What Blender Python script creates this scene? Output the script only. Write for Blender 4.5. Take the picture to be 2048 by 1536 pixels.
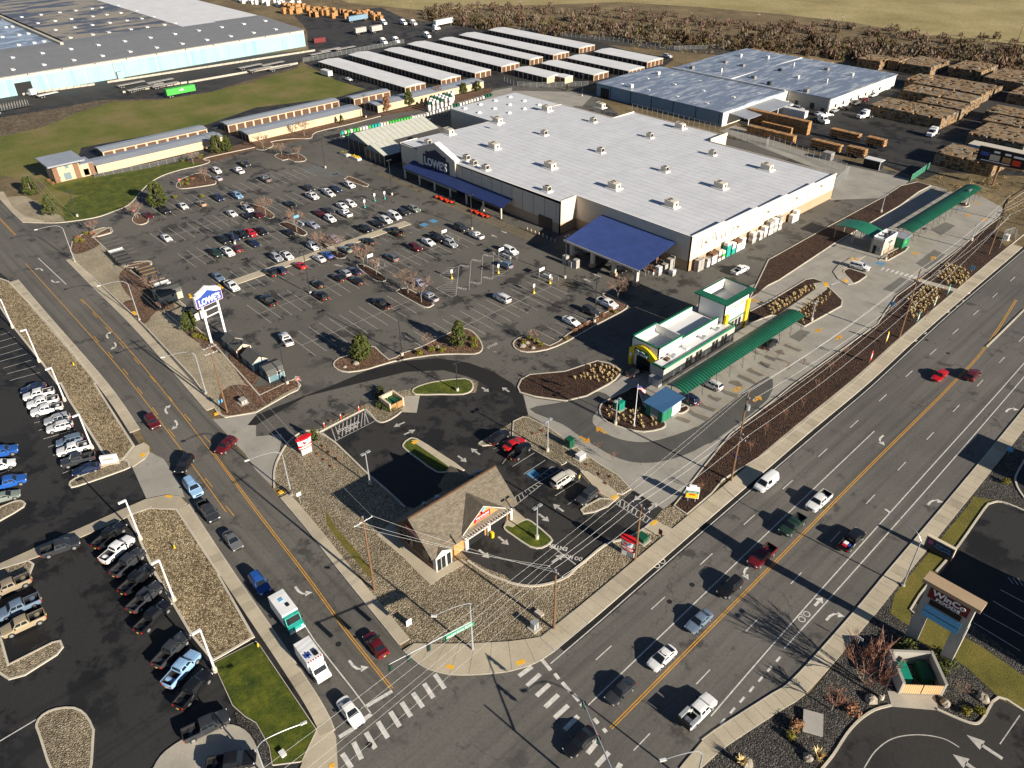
import bpy, bmesh, math, random
from mathutils import Vector, Matrix
for o in list(bpy.data.objects): bpy.data.objects.remove(o)
scene = bpy.context.scene
col = scene.collection
rnd = random.Random(7)
rad = math.radians

# ------------------------------------------------------------------ camera
FPX, CAMH = 1553.467, 91.0                      # focal length in photo pixels, flying height
CAM = Vector((0, 0, CAMH))
RV = Vector((0.67886792, 0.73418338, -0.01063543))   # picture right
DV = Vector((0.41046802, -0.39147247, -0.82356865))  # picture down
FV = Vector((-0.60881389, 0.55472883, -0.5671169))   # view direction
cd = bpy.data.cameras.new('camera')
cam = bpy.data.objects.new('camera', cd)
col.objects.link(cam)
cam.matrix_world = Matrix(((RV.x, -DV.x, -FV.x, 0), (RV.y, -DV.y, -FV.y, 0), (RV.z, -DV.z, -FV.z, CAMH), (0, 0, 0, 1)))
cd.sensor_width = 36
cd.lens = 36 * FPX / 2048
cd.clip_start, cd.clip_end = 1, 6000
scene.camera = cam

# ------------------------------------------------------------------ sky and sun
SUN_EL, SUN_AZ = rad(20.8), rad(4.6)            # azimuth from +X towards +Y
w = bpy.data.worlds.new('World')
scene.world = w
w.use_nodes = True
nt = w.node_tree
bg = nt.nodes['Background']
sky = nt.nodes.new('ShaderNodeTexSky')
sky.sky_type = 'NISHITA'
sky.sun_disc = False
sky.sun_elevation = SUN_EL
sky.sun_rotation = rad(90) - SUN_AZ
sky.air_density, sky.dust_density, sky.ozone_density = 0.55, 0.1, 1.0
nt.links.new(sky.outputs[0], bg.inputs[0])
bg.inputs[1].default_value = 0.05
sd = bpy.data.lights.new('sun', 'SUN')
sd.energy, sd.angle, sd.color = 5.0, rad(0.5), (1.0, 0.905, 0.765)
sun = bpy.data.objects.new('sun', sd)
col.objects.link(sun)
sun.location = (100, 0, 150)
sun.rotation_euler = Vector((math.cos(SUN_EL)*math.cos(SUN_AZ), math.cos(SUN_EL)*math.sin(SUN_AZ), math.sin(SUN_EL))).to_track_quat('Z', 'Y').to_euler()
vs = scene.view_settings
vs.view_transform, vs.look, vs.exposure, vs.gamma = 'Standard', 'None', 0.97, 1.0
vs.use_curve_mapping = False

# ------------------------------------------------------------------ pixels to places
def P(x, y, z=0.0):
    v = RV*((x-1024)/FPX) + DV*((y-768)/FPX) + FV
    return CAM + v*((z-CAMH)/v.z)
def T(c, r, x, y, z=0.0):                       # a point read in a 4x enlargement of photo tile (c, r)
    return P(512*c + x/4, 384*r + y/4, z)
def TP(*groups, z=0.0):                         # polygon from several tiles: (c, r, x, y, x, y, ...)
    out = []
    for g in groups:
        c, r, q = g[0], g[1], g[2:]
        out += [T(c, r, q[i], q[i+1], z) for i in range(0, len(q), 2)]
    return out
def FP(*q, z=0.0):                              # polygon from full-size photo pixels
    return [P(q[i], q[i+1], z) for i in range(0, len(q), 2)]
def PX(p):
    v = Vector(p) - CAM
    k = FPX/v.dot(FV)
    return 1024 + k*v.dot(RV), 768 + k*v.dot(DV)
def HT(base, top):                              # height of an upright thing from its foot and tip
    b = P(*base)
    best, bz = 1e9, 5
    for i in range(400):
        z = i*0.08
        x, y = PX((b.x, b.y, z))
        d = (x-top[0])**2 + (y-top[1])**2
        if d < best: best, bz = d, z
    return bz

# ------------------------------------------------------------------ meshes
ORG = {}
class MB:
    def __init__(s): s.v, s.f, s.m = [], [], []
    def add(s, vs, fs, m=0):
        b = len(s.v); s.v += [tuple(p) for p in vs]
        s.f += [tuple(i+b for i in f) for f in fs]; s.m += [m]*len(fs); return s
    def bb(s, x0, y0, z0, x1, y1, z1, m=0):
        return s.add([(x0,y0,z0),(x1,y0,z0),(x1,y1,z0),(x0,y1,z0),(x0,y0,z1),(x1,y0,z1),(x1,y1,z1),(x0,y1,z1)],
                     [(3,2,1,0),(4,5,6,7),(0,1,5,4),(1,2,6,5),(2,3,7,6),(3,0,4,7)], m)
    def box(s, cx, cy, cz, sx, sy, sz, rz=0, m=0, ry=0):
        M = Matrix.Translation((cx,cy,cz)) @ Matrix.Rotation(rz,4,'Z') @ Matrix.Rotation(ry,4,'Y')
        q = [M @ Vector((a*sx/2, b*sy/2, c*sz/2)) for c in (-1,1) for a,b in ((-1,-1),(1,-1),(1,1),(-1,1))]
        return s.add(q, [(3,2,1,0),(4,5,6,7),(0,1,5,4),(1,2,6,5),(2,3,7,6),(3,0,4,7)], m)
    def prism(s, pts, z0, z1, m=0, mt=None):
        pts = ccw([(p[0],p[1]) for p in pts]); n = len(pts)
        s.add([(x,y,z0) for x,y in pts]+[(x,y,z1) for x,y in pts], [tuple(range(n-1,-1,-1))]+[(i,(i+1)%n,n+(i+1)%n,n+i) for i in range(n)], m)
        s.add([(x,y,z1) for x,y in pts], [tuple(range(n))], m if mt is None else mt); return s
    def sheet(s, pts, z, m=0):
        pts = ccw([(p[0],p[1]) for p in pts])
        return s.add([(x,y,z) for x,y in pts], [tuple(range(len(pts)))], m)
    def poly(s, pts, m=0): return s.add(pts, [tuple(range(len(pts)))], m)
    def tube(s, path, r, n=6, r2=None, m=0, cap=True):
        path = [Vector(p) for p in path]; k = len(path); rings = []
        for i, p in enumerate(path):
            d = (path[min(i+1,k-1)] - path[max(i-1,0)]).normalized()
            a = d.cross(Vector((0,0,1)) if abs(d.z) < .9 else Vector((1,0,0))).normalized(); b = d.cross(a)
            q = r if r2 is None else r + (r2-r)*i/(k-1)
            rings.append([p + a*math.cos(2*math.pi*j/n)*q + b*math.sin(2*math.pi*j/n)*q for j in range(n)])
        fs = [(i*n+j, i*n+(j+1)%n, (i+1)*n+(j+1)%n, (i+1)*n+j) for i in range(k-1) for j in range(n)]
        if cap and n > 2: fs += [tuple(range(n-1,-1,-1)), tuple((k-1)*n+j for j in range(n))]
        return s.add([v for g in rings for v in g], fs, m)
    def cyl(s, x, y, z0, z1, r, n=10, r2=None, m=0): return s.tube([(x,y,z0),(x,y,z1)], r, n, r2, m)
    def mesh(s, name, mats, off=(0,0,0), smooth=False):
        me = bpy.data.meshes.new(name)
        o = Vector(off)
        me.from_pydata([(p[0]-o.x, p[1]-o.y, p[2]-o.z) for p in s.v], [], s.f)
        for m in (mats if isinstance(mats, (list, tuple)) else [mats]): me.materials.append(m)
        me.polygons.foreach_set('material_index', s.m)
        if smooth: me.polygons.foreach_set('use_smooth', [True]*len(s.f))
        me.update(); return me
    def build(s, name, mats, parent=None, smooth=False, org=None):
        if parent is not None: off = ORG[parent.name]
        elif org is not None: off = Vector(org)
        else:
            xs, ys, zs = [p[0] for p in s.v], [p[1] for p in s.v], [p[2] for p in s.v]
            off = Vector(((min(xs)+max(xs))/2, (min(ys)+max(ys))/2, min(zs)))
        return link(s.mesh(name, mats, off, smooth), name, parent, None if parent else off, org_of=off)
def ccw(p):
    a = sum(p[i][0]*p[(i+1)%len(p)][1]-p[(i+1)%len(p)][0]*p[i][1] for i in range(len(p)))
    return p if a > 0 else p[::-1]
def link(me, name, parent=None, loc=None, rz=0, org_of=None):
    o = bpy.data.objects.new(name, me); col.objects.link(o)
    if loc is not None: o.location = loc
    if rz: o.rotation_euler = (0,0,rz)
    if parent is not None: o.parent = parent
    ORG[o.name] = Vector(org_of) if org_of is not None else (Vector(loc) if loc is not None else Vector((0,0,0)))
    return o
def piece(me, name, parent, loc, rz=0):         # a piece that shares mesh data; loc in world
    o = bpy.data.objects.new(name, me); col.objects.link(o); o.parent = parent
    o.location = Vector(loc) - ORG[parent.name]
    if rz: o.rotation_euler = (0,0,rz)
    ORG[o.name] = ORG[parent.name]
    return o
def tag(o, label=None, cat=None, group=None, kind=None):
    if label: o['label'] = label
    if cat: o['category'] = cat
    if group: o['group'] = group
    if kind: o['kind'] = kind
    return o
def thing(name, loc, label, cat, group=None, rz=0):
    o = bpy.data.objects.new(name, None); col.objects.link(o); o.location = loc; o.empty_display_size = .5
    if rz: o.rotation_euler = (0,0,rz)
    ORG[o.name] = Vector(loc)
    return tag(o, label, cat, group)
def struct(name, mb, mats, org=None): return tag(mb.build(name, mats, org=org), kind='structure')
def smoothpoly(pts, n=4):                       # closed Catmull-Rom
    pts = [Vector((p[0],p[1])) for p in pts]; k = len(pts); out = []
    for i in range(k):
        a,b,c,d = pts[i-1], pts[i], pts[(i+1)%k], pts[(i+2)%k]
        for j in range(n):
            t = j/n
            out.append(.5*((2*b)+(c-a)*t+(2*a-5*b+4*c-d)*t*t+(3*b-a-3*c+d)*t**3))
    return [(p.x,p.y) for p in out]
def curve(pts, n=6):                            # open Catmull-Rom
    pts = [Vector(p) for p in pts]; k = len(pts); out = []
    for i in range(k-1):
        a,b,c,d = pts[max(i-1,0)], pts[i], pts[i+1], pts[min(i+2,k-1)]
        for j in range(n):
            t = j/n
            out.append(.5*((2*b)+(c-a)*t+(2*a-5*b+4*c-d)*t*t+(3*b-a-3*c+d)*t**3))
    return out + [pts[-1]]
def inset(pts, d):
    pts = ccw([(p[0],p[1]) for p in pts]); n = len(pts); out = []
    for i in range(n):
        a,b,c = Vector(pts[i-1]), Vector(pts[i]), Vector(pts[(i+1)%n])
        e, f = (b-a), (c-b)
        if e.length < 1e-6 or f.length < 1e-6: out.append(tuple(b)); continue
        n1 = Vector((-e.y,e.x)).normalized(); n2 = Vector((-f.y,f.x)).normalized()
        m = n1+n2
        if m.length < .3: m = n1
        m = m.normalized(); k = d/max(.5, m.dot(n1))
        out.append((b.x+m.x*k, b.y+m.y*k))
    return out
def offline(pts, d):                            # parallel of an open line, to its left
    pts = [Vector((p[0],p[1])) for p in pts]; out = []
    for i,p in enumerate(pts):
        t = (pts[min(i+1,len(pts)-1)]-pts[max(i-1,0)]).normalized()
        out.append(Vector((p.x-t.y*d, p.y+t.x*d)))
    return out

# ------------------------------------------------------------------ materials
MT = {}
class N:
    def __init__(s, name):
        s.mat = bpy.data.materials.new(name); s.mat.use_nodes = True
        s.t = s.mat.node_tree; s.b = s.t.nodes['Principled BSDF']; MT[name] = s.mat
        s.b.inputs['Specular IOR Level'].default_value = .35
    def n(s, ty, **k):
        x = s.t.nodes.new(ty)
        for a, v in k.items(): setattr(x, a, v)
        return x
    def l(s, a, b): s.t.links.new(a, b)
    def pos(s):
        if not hasattr(s, '_p'): s._p = s.n('ShaderNodeNewGeometry').outputs['Position']
        return s._p
    def noise(s, scale, detail=5, rough=.6, stretch=None, w=0):
        x = s.n('ShaderNodeTexNoise'); x.inputs['Scale'].default_value = scale
        x.inputs['Detail'].default_value = detail; x.inputs['Roughness'].default_value = rough
        src = s.pos()
        if stretch or w:
            m = s.n('ShaderNodeMapping'); m.inputs['Scale'].default_value = stretch or (1,1,1); m.inputs['Location'].default_value = (w, w*1.7, 0)
            s.l(src, m.inputs[0]); src = m.outputs[0]
        s.l(src, x.inputs['Vector']); return x.outputs['Fac']
    def ramp(s, fac, stops):
        r = s.n('ShaderNodeValToRGB'); e = r.color_ramp.elements
        while len(e) < len(stops): e.new(.5)
        for i, (p, c) in enumerate(stops):
            e[i].position = p; e[i].color = (c[0],c[1],c[2],1) if isinstance(c,(tuple,list)) else (c,c,c,1)
        s.l(fac, r.inputs[0]); return r.outputs[0]
    def mix(s, fac, a, b, mode='MIX'):
        x = s.n('ShaderNodeMix', data_type='RGBA', blend_type=mode)
        for v, i in ((fac,0),(a,6),(b,7)):
            if hasattr(v, 'default_value') and hasattr(v, 'links'): s.l(v, x.inputs[i])
            else: x.inputs[i].default_value = v if i == 0 else ((*v,1) if isinstance(v,(tuple,list)) else (v,v,v,1))
        return x.outputs[2]
    def bump(s, h, strength=.4, dist=.05):
        b = s.n('ShaderNodeBump'); b.inputs['Strength'].default_value = strength; b.inputs['Distance'].default_value = dist
        s.l(h, b.inputs['Height']); s.l(b.outputs[0], s.b.inputs['Normal'])
    def set(s, c=None, r=None, metal=0):
        for v, k in ((c,'Base Color'),(r,'Roughness')):
            if v is None: continue
            if hasattr(v, 'links'): s.l(v, s.b.inputs[k])
            else: s.b.inputs[k].default_value = (*v,1) if isinstance(v,(tuple,list)) else v
        s.b.inputs['Metallic'].default_value = metal; return s.mat
def plain(name, c, r=.6, var=.12, scale=.8, metal=0, bump=0, bscale=20):
    m = N(name)
    f = m.ramp(m.noise(scale, 6, .65), [(.25, tuple(x*(1-var*1.6) for x in c)), (.75, tuple(min(1,x*(1+var)) for x in c))])
    if bump: m.bump(m.noise(bscale, 3), bump, .03)
    return m.set(f, r, metal)
def asphalt(name, c, stain=.55, patch=.5, sl=.53, scale=.16, crack=True, streak=None):
    m = N(name)
    big = m.ramp(m.noise(.035, 4, .55), [(.3, tuple(x*.80 for x in c)), (.7, tuple(x*1.18 for x in c))])
    fine = m.ramp(m.noise(2.2, 6, .8), [(.25, .72), (.75, 1.25)])
    base = m.mix(1.0, big, fine, 'MULTIPLY')
    if streak: base = m.mix(1.0, base, m.ramp(m.noise(1.0, 5, .6, stretch=streak), [(.32,.74),(.5,1.0),(.68,1.14)]), 'MULTIPLY')
    st = m.ramp(m.noise(scale, 7, .68, w=11), [(sl, 0.0), (sl+.06, 1.0)])
    st2 = m.mix(1.0, st, m.ramp(m.noise(.03, 3, .5, w=31), [(.36, 0.0), (.50, 1.0)]), 'MULTIPLY')
    base = m.mix(st2, base, tuple(x*stain for x in c))
    oil = m.ramp(m.noise(.9, 4, .6, w=5), [(.63, 0.0), (.69, patch)])
    base = m.mix(oil, base, tuple(x*.45 for x in c))
    if crack:
        vo = m.n('ShaderNodeTexVoronoi', feature='DISTANCE_TO_EDGE'); vo.inputs['Scale'].default_value = .045
        wp = m.n('ShaderNodeMapping'); nz = m.n('ShaderNodeTexNoise'); nz.inputs['Scale'].default_value = .35; nz.inputs['Detail'].default_value = 6
        m.l(m.pos(), nz.inputs['Vector'])
        va = m.n('ShaderNodeVectorMath', operation='MULTIPLY_ADD'); m.l(nz.outputs['Color'], va.inputs[0]); va.inputs[1].default_value = (6,6,6); m.l(m.pos(), va.inputs[2])
        m.l(va.outputs[0], vo.inputs['Vector'])
        ck = m.ramp(vo.outputs['Distance'], [(.0018, .5), (.005, 1.0)])
        base = m.mix(m.ramp(m.noise(.05, 3, .5, w=51), [(.46,0.0),(.56,.9)]), base, m.mix(1.0, base, ck, 'MULTIPLY'))
    ro = m.ramp(st2, [(0, .86), (1, .60)])
    m.bump(m.noise(9, 4, .7), .35, .03)
    return m.set(base, ro)
def gravel(name, stops, scale=4.5, bump=.9, var=True):
    m = N(name)
    v = m.n('ShaderNodeTexVoronoi'); v.inputs['Scale'].default_value = scale; v.inputs['Randomness'].default_value = 1
    m.l(m.pos(), v.inputs['Vector'])
    sx = m.n('ShaderNodeSeparateColor'); m.l(v.outputs['Color'], sx.inputs[0])
    c = m.ramp(sx.outputs[0], stops)
    if var: c = m.mix(1.0, c, m.ramp(m.noise(.12, 5, .6), [(.3, .72), (.7, 1.15)]), 'MULTIPLY')
    inv = m.ramp(v.outputs['Distance'], [(0, 1.0), (.7, 0.0)])
    m.bump(inv, bump, .16)
    return m.set(c, .9)
asphalt('asphalt_lot', (.112,.104,.090), stain=.36, sl=.52)
asphalt('asphalt_road', (.116,.108,.094), stain=.55, sl=.56, streak=(.02,.75,1))
asphalt('asphalt_highway', (.118,.110,.098), stain=.55, sl=.58, streak=(.75,.018,1))
asphalt('asphalt_new', (.026,.0255,.025), stain=.45, patch=.3, sl=.49, scale=.12, crack=False)
asphalt('asphalt_dark', (.034,.032,.030), stain=.45, patch=.4, sl=.49)
asphalt('asphalt_yard', (.045,.042,.040), stain=.45, sl=.48)
asphalt('asphalt_fresh', (.014,.0135,.013), stain=.8, patch=.2, sl=.6, crack=False)
gravel('gravel_tan', [(0,(.115,.09,.055)),(.5,(.24,.195,.125)),(1,(.37,.31,.215))], 4.2, .8)
gravel('gravel_cobble', [(0,(.09,.063,.032)),(.5,(.28,.21,.115)),(1,(.50,.40,.25))], 3.8, .9)
gravel('gravel_light', [(0,(.23,.19,.125)),(.5,(.35,.295,.20)),(1,(.46,.39,.275))], 6, .7)
gravel('gravel_dark', [(0,(.02,.018,.016)),(.6,(.055,.05,.045)),(1,(.13,.12,.10))], 5, .9)
gravel('mulch', [(0,(.016,.008,.005)),(.6,(.050,.024,.013)),(1,(.095,.048,.026))], 3.5, .8)
gravel('bark', [(0,(.06,.035,.02)),(.6,(.15,.085,.05)),(1,(.22,.13,.08))], 3.0, .7)
gravel('earth', [(0,(.07,.05,.03)),(.6,(.12,.09,.055)),(1,(.17,.13,.08))], 1.2, .5)
def grassmat(name, stops, scale=.12, hf=5.0):
    m = N(name)
    c = m.ramp(m.noise(scale, 8, .68), stops)
    c = m.mix(1.0, c, m.ramp(m.noise(hf, 5, .8), [(.25, .55), (.75, 1.4)]), 'MULTIPLY')
    m.bump(m.noise(hf*1.6, 4, .8), .9, .12)
    return m.set(c, .95)
grassmat('grass_field', [(.30,(.075,.095,.010)),(.46,(.115,.122,.018)),(.57,(.165,.140,.042)),(.72,(.21,.165,.07))], .045, 1.6)
grassmat('grass_lawn', [(.3,(.022,.040,.003)),(.5,(.066,.085,.005)),(.7,(.135,.140,.012))], .35, 2.2)
grassmat('grass_olive', [(.3,(.085,.080,.012)),(.5,(.135,.120,.020)),(.7,(.19,.145,.03))], .2, 3)
grassmat('dry_field', [(.3,(.20,.165,.06)),(.5,(.31,.25,.11)),(.62,(.37,.30,.145)),(.75,(.19,.19,.06))], .02, .5)
grassmat('scrub', [(.3,(.08,.06,.03)),(.5,(.15,.11,.055)),(.7,(.24,.18,.09))], .05, .8)
def concrete(name, c, stain=.35, wet=None):
    m = N(name)
    b = m.ramp(m.noise(.18, 7, .6), [(.28, tuple(x*.78 for x in c)), (.72, tuple(x*1.12 for x in c))])
    b = m.mix(1.0, b, m.ramp(m.noise(4, 5, .8), [(.25, .86), (.75, 1.12)]), 'MULTIPLY')
    b = m.mix(m.ramp(m.noise(.5, 6, .7, w=17), [(.58, 0.0), (.70, stain)]), b, tuple(x*.4 for x in c))
    m.bump(m.noise(14, 3), .15, .02)
    return m.set(b, .85)
concrete('concrete', (.40,.365,.30)); concrete('sidewalk', (.45,.39,.285), .25); concrete('kerb', (.52,.47,.38), .2)
concrete('sidewalk_old', (.37,.32,.235), .3)
concrete('apron', (.315,.295,.255), .45); concrete('apron_wet', (.085,.082,.075), .4); concrete('apron_damp', (.15,.142,.125), .6); concrete('wall_concrete', (.36,.34,.30), .3)
plain('paint_white', (.62,.60,.55), .7, .25, 1.5); plain('paint_white_dim', (.46,.44,.40), .7, .3, 1.5); plain('paint_yellow', (.60,.30,.035), .7, .2, 1.5); plain('paint_yellow_dim', (.34,.22,.05), .7, .3, 1.5)
plain('paint_blue', (.10,.28,.46), .7, .25, 2); plain('tactile', (.78,.42,.03), .7, .12, 3)
# ------------------------------------------------------------------ ground
AREA_N = [0]
def area(name, pts, mat, z, sm=0):
    AREA_N[0] += 1; z += .00004*AREA_N[0]
    if sm: pts = smoothpoly(pts, sm)
    return struct(name, MB().sheet(pts, z), MT[mat])
def ring(mb, a, b, z0, z1, m=0):                # kerb ring between outer line a and inner line b
    n = len(a)
    mb.add([(p[0],p[1],z1) for p in a]+[(p[0],p[1],z1) for p in b]+[(p[0],p[1],z0) for p in a]+[(p[0],p[1],z0) for p in b],
           [(i,(i+1)%n,n+(i+1)%n,n+i) for i in range(n)]+[(2*n+i,2*n+(i+1)%n,(i+1)%n,i) for i in range(n)]+[(n+i,n+(i+1)%n,3*n+(i+1)%n,3*n+i) for i in range(n)], m)
def bed(name, pts, mat, sm=3, h=.16, kw=.28, fill=.05):
    pts = ccw([(p[0],p[1]) for p in (smoothpoly(pts, sm) if sm else pts)])
    inn = inset(pts, kw)
    o = struct(name, MB().sheet(inset(pts, kw*.6), h-fill), MT[mat])
    k = MB(); ring(k, pts, inn, -.01, h); k.build('kerb', MT['kerb'], o)
    return o
def strip(pts, w, z0, z1, mb=None):             # band left of an open line
    mb = mb or MB(); b = offline(pts, w); n = len(pts)
    q = [(p[0],p[1]) for p in pts]
    for i in range(n-1):
        a0,a1,b0,b1 = q[i],q[i+1],b[i],b[i+1]
        mb.add([(*a0,z1),(*a1,z1),(b1.x,b1.y,z1),(b0.x,b0.y,z1),(*a0,z0),(*a1,z0),(b1.x,b1.y,z0),(b0.x,b0.y,z0)], [(0,1,2,3),(4,5,1,0),(6,7,3,2)])
    return mb
def resample(pts, step):
    pts = [Vector((p[0],p[1])) for p in pts]; out = [pts[0]]; need = step
    for a, b in zip(pts, pts[1:]):
        L = (b-a).length; pos = 0
        while L-pos >= need:
            pos += need; out.append(a+(b-a)*(pos/L)); need = step
        need -= L-pos
    return out
def sidewalk(name, edge, w, step=1.6, mat='sidewalk', side=1, kerb=True):
    edge = curve([(p[0],p[1],0) for p in edge], 4)
    q = resample(edge, step); d = .17*side
    a, b = offline(q, d), offline(q, w*side)
    o = struct(name, MB().prism(list(a)+list(b)[::-1], -.02, .115), MT['wall_concrete'])
    if kerb:
        kb = strip(q, .155*side, -.01, .15); kb.build('kerb', MT['kerb'], o)
    g = .02/step
    for i in range(len(q)-1):
        a0,a1,b0,b1 = a[i].lerp(a[i+1],g), a[i].lerp(a[i+1],1-g), b[i].lerp(b[i+1],g), b[i].lerp(b[i+1],1-g)
        s = MB().prism([a0,a1,b1,b0], .10, .145+rnd.uniform(-.004,.004))
        s.build('slab', MT['sidewalk_old'] if rnd.random() < .12 else MT[mat], o)
    return o

R = lambda x0,y0,x1,y1: [(x0,y0),(x1,y0),(x1,y1),(x0,y1)]
area('ground', R(-2600,-1200,1500,2600), 'scrub', -.06)
area('dry_grassland', FP(560,-40, 700,6, 860,22, 1010,12, 1240,4, 1400,14, 1560,28, 1700,44, 1850,70, 2100,95, 2400,60, 2100,-160, 900,-160), 'dry_field', -.045)
area('parking_lot', FP(0,480, 47,444, 127,444, 190,435, 225,424, 260,409, 282,384, 300,367, 325,352, 362,340, 415,327, 420,321, 407,319, 425,313, 510,295, 545,300, 580,278, 625,272, 632,265, 762,233, 935,188, 985,178, 1060,165, 1180,182, 1240,230, 1690,320, 1800,345, 1850,372, 1920,470, 1300,1000, 560,900, 400,800, 100,560), 'asphalt_lot', -.012)
# left: field, storage yard, long warehouse yard
area('grass_field', TP((0,0, -300,1240, 0,1090, 350,1010, 640,890, 900,810, 1290,795, 1650,735, 2048,650), (1,0, 330,515, 470,560, 640,640, 870,712, 900,760, 640,840, 100,900), (0,0, 2040,1180, 1660,1310, 1300,1405, 1180,1490), (0,1, 1040,95, 760,205, 510,240, 340,230, 300,40), (0,0, 380,1470, 0,1400, -300,1460)), 'grass_field', -.03)
area('warehouse_yard', TP((0,0, -400,760, 250,690, 900,640, 2048,440), (1,0, 420,400, 410,250, 380,200, 300,120, 1000,60, 1300,200, 1900,230, 1850,420, 900,400, 380,470, 330,530, 0,620), (0,0, 1700,730, 1300,790, 800,800, 450,870, 0,940, -400,1030)), 'asphalt_yard', -.020)
area('muddy_track', TP((0,0, -300,1080, 0,935, 450,865, 800,795, 1300,785, 1500,740, 1700,730, 2048,610), (1,0, 100,580, 330,510, 340,545, 0,645), (0,0, 1650,745, 1290,800, 900,815, 640,895, 350,1015, 0,1095, -300,1245)), 'earth', -.025)
area('storage_yard', TP((1,0, 380,500, 470,455, 760,390, 900,365, 1200,340, 1850,205, 2048,215), (2,0, 680,330, 900,400, 1300,470, 1180,560, 640,680, 460,740, 0,740), (1,0, 1900,730, 1500,850, 800,1000, 480,1075, 440,1110, 0,1190), (0,0, 1700,1260, 760,1420, 600,1330, 650,1180, 1640,1000, 2048,860), (1,0, 640,780, 880,712, 640,640)), 'asphalt_dark', -.016)
area('bark_strip', TP((1,0, 0,1190, 440,1105, 480,1055, 1000,925, 1500,850, 1900,735, 1880,700, 1500,790, 870,940, 830,925, 0,1105), (0,0, 1700,1230, 1500,1290, 1650,1310)), 'bark', -.008)
area('back_drive', TP((1,0, 1900,725, 2048,700), (2,0, 0,725, 470,735, 560,760, 640,770, 560,850, 420,850, 0,820), (1,0, 1800,790)), 'apron', -.004)
area('pallet_yard', FP(1440,225, 1580,205, 1800,150, 1700,120, 2200,160, 2300,420, 2048,352, 1880,345, 1845,360, 1740,320, 1540,280), 'asphalt_dark', -.004)
area('loading_road', FP(1440,262, 1470,250, 1560,285, 1690,330, 1820,358, 1790,395, 1660,400, 1665,350), 'apron', -.002)
area('railway_bed', FP(620,20, 850,42, 1100,62, 1300,84, 1470,100, 1460,112, 1300,98, 1100,76, 850,55, 640,36), 'gravel_dark', -.040)
# dealership, valve shop block, corner lot
area('dealership_lot', [(-330,24),(-240,27.5),(-156,27),(-131,25),(-89,22.4),(-60,20),(-52,16),(-40,-60),(-330,-90)], 'asphalt_new', -.012)
KL = [(-420,31.5),(-300,30),(-239,28.6),(-200,28.1),(-156,27.9),(-131,26.4),(-110.8,24.9),(-88.9,23.3),(-68.9,22.1),(-59.8,21.3),(-55.6,20.2),(-52.0,17.6),(-50,12),(-49,0)]
KR = [(-420,44.5),(-300,42.6),(-263,41.6),(-230.3,41.4),(-201.6,41.0),(-177.5,40.8),(-145.0,39.4),(-130.1,38.6),(-102.7,37.1),(-90.5,36.4),(-77.6,35.3),(-67.7,34.6),(-60.0,34.0)]
KC = [(-60,34.0),(-57.0,34.3),(-55.2,34.9),(-53.0,36.3),(-51.2,38.1),(-49.4,40.3),(-47.7,42.8),(-46.4,46.0),(-46.0,49)]
HL = [(-46.0,49),(-46.0,56),(-46.2,68.4),(-46.6,87),(-46.9,104),(-47.2,119),(-47.4,142.2),(-48.3,165),(-49.0,192),(-49.8,235),(-51.5,320),(-55,480)]
HR = [(-19,30),(-22.6,42),(-24.2,49.2),(-24.3,53.8),(-22.2,64.0),(-21.2,69.5),(-21.1,85.5),(-21.3,95.1),(-21.7,123.4),(-22.4,155.5),(-23.4,190),(-25,250),(-29,330),(-34,480)]
area('side_road', [(p[0],p[1]) for p in KL[:-2]]+[(-49,8),(-45,30),(-46,49)]+KC[::-1]+KR[::-1], 'asphalt_road', -.004)
area('highway', [(-49,-70),(-49,0),(-50,12),(-52.3,17.9),(-52.2,36),(-47.4,44),(-46.0,49)]+HL+HR[::-1]+[(-19,-70)], 'asphalt_highway', 0.0)
m = MB()
for a, b in ((-410,-268),(-226,-157),(-155,-132)): pass
# sidewalks: slabs with kerb
def cut(line, x0, x1, ax=0):
    c = curve([(p[0],p[1],0) for p in line], 12); return [p for p in c if x0 <= p[ax] <= x1]
sidewalk('sidewalk_side_road_south', cut(KL,-223,-133), -1.75, 1.75, side=1)
sidewalk('sidewalk_side_road_south_east', cut(KL,-110,-56), -1.75, 1.75, side=1)
sidewalk('sidewalk_side_road_north', cut(KR,-226,-131), 1.75, 1.75)
sidewalk('sidewalk_side_road_north_east', cut(KR,-101,-60.5), 1.75, 1.75)
sidewalk('sidewalk_highway_west', cut(HL,56,235,1), 2.9, 1.75)
sidewalk('sidewalk_highway_east', cut(HR,53,175,1), -2.2, 1.75, side=1)
def walk(name, pts, mat='sidewalk', z=.14, kerb=False, sm=0): return struct(name, MB().prism(smoothpoly(pts, sm) if sm else pts, -.02, z), MT[mat])
kc = curve([(p[0],p[1],0) for p in KC], 4)
# corner landing of the junction, in radial slabs
co = walk('corner_pavement', [(p.x,p.y) for p in kc]+[(-46.0,56),(-49,56),(-49.0,49.5),(-51.0,46.2),(-55.9,40.4),(-60.3,35.8),(-60.4,34)], 'wall_concrete', .118)
strip([(p.x,p.y) for p in kc], .155, -.01, .15).build('kerb', MT['kerb'], co)
inner = [(-60.3,35.8),(-58.6,37.5),(-57.2,39),(-55.9,40.4),(-54.5,42),(-53,43.8),(-51.5,45.6),(-50.2,47.5),(-49.1,49.2)]
ou = offline(kc, .19); ou = [ou[int(i*(len(ou)-1)/8)] for i in range(9)]
for i in range(8):
    a0,a1,b0,b1 = ou[i],ou[i+1],Vector(inner[i]),Vector(inner[i+1])
    MB().prism([a0.lerp(a1,.012),a0.lerp(a1,.988),b0.lerp(b1,.988),b0.lerp(b1,.012)], .10, .146).build('slab', MT['sidewalk'], co)
for y in (49.3,51,52.7,54.3): MB().prism(R(-48.9,y,-46.2,y+1.62), .10, .144).build('slab', MT['sidewalk'], co)
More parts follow.
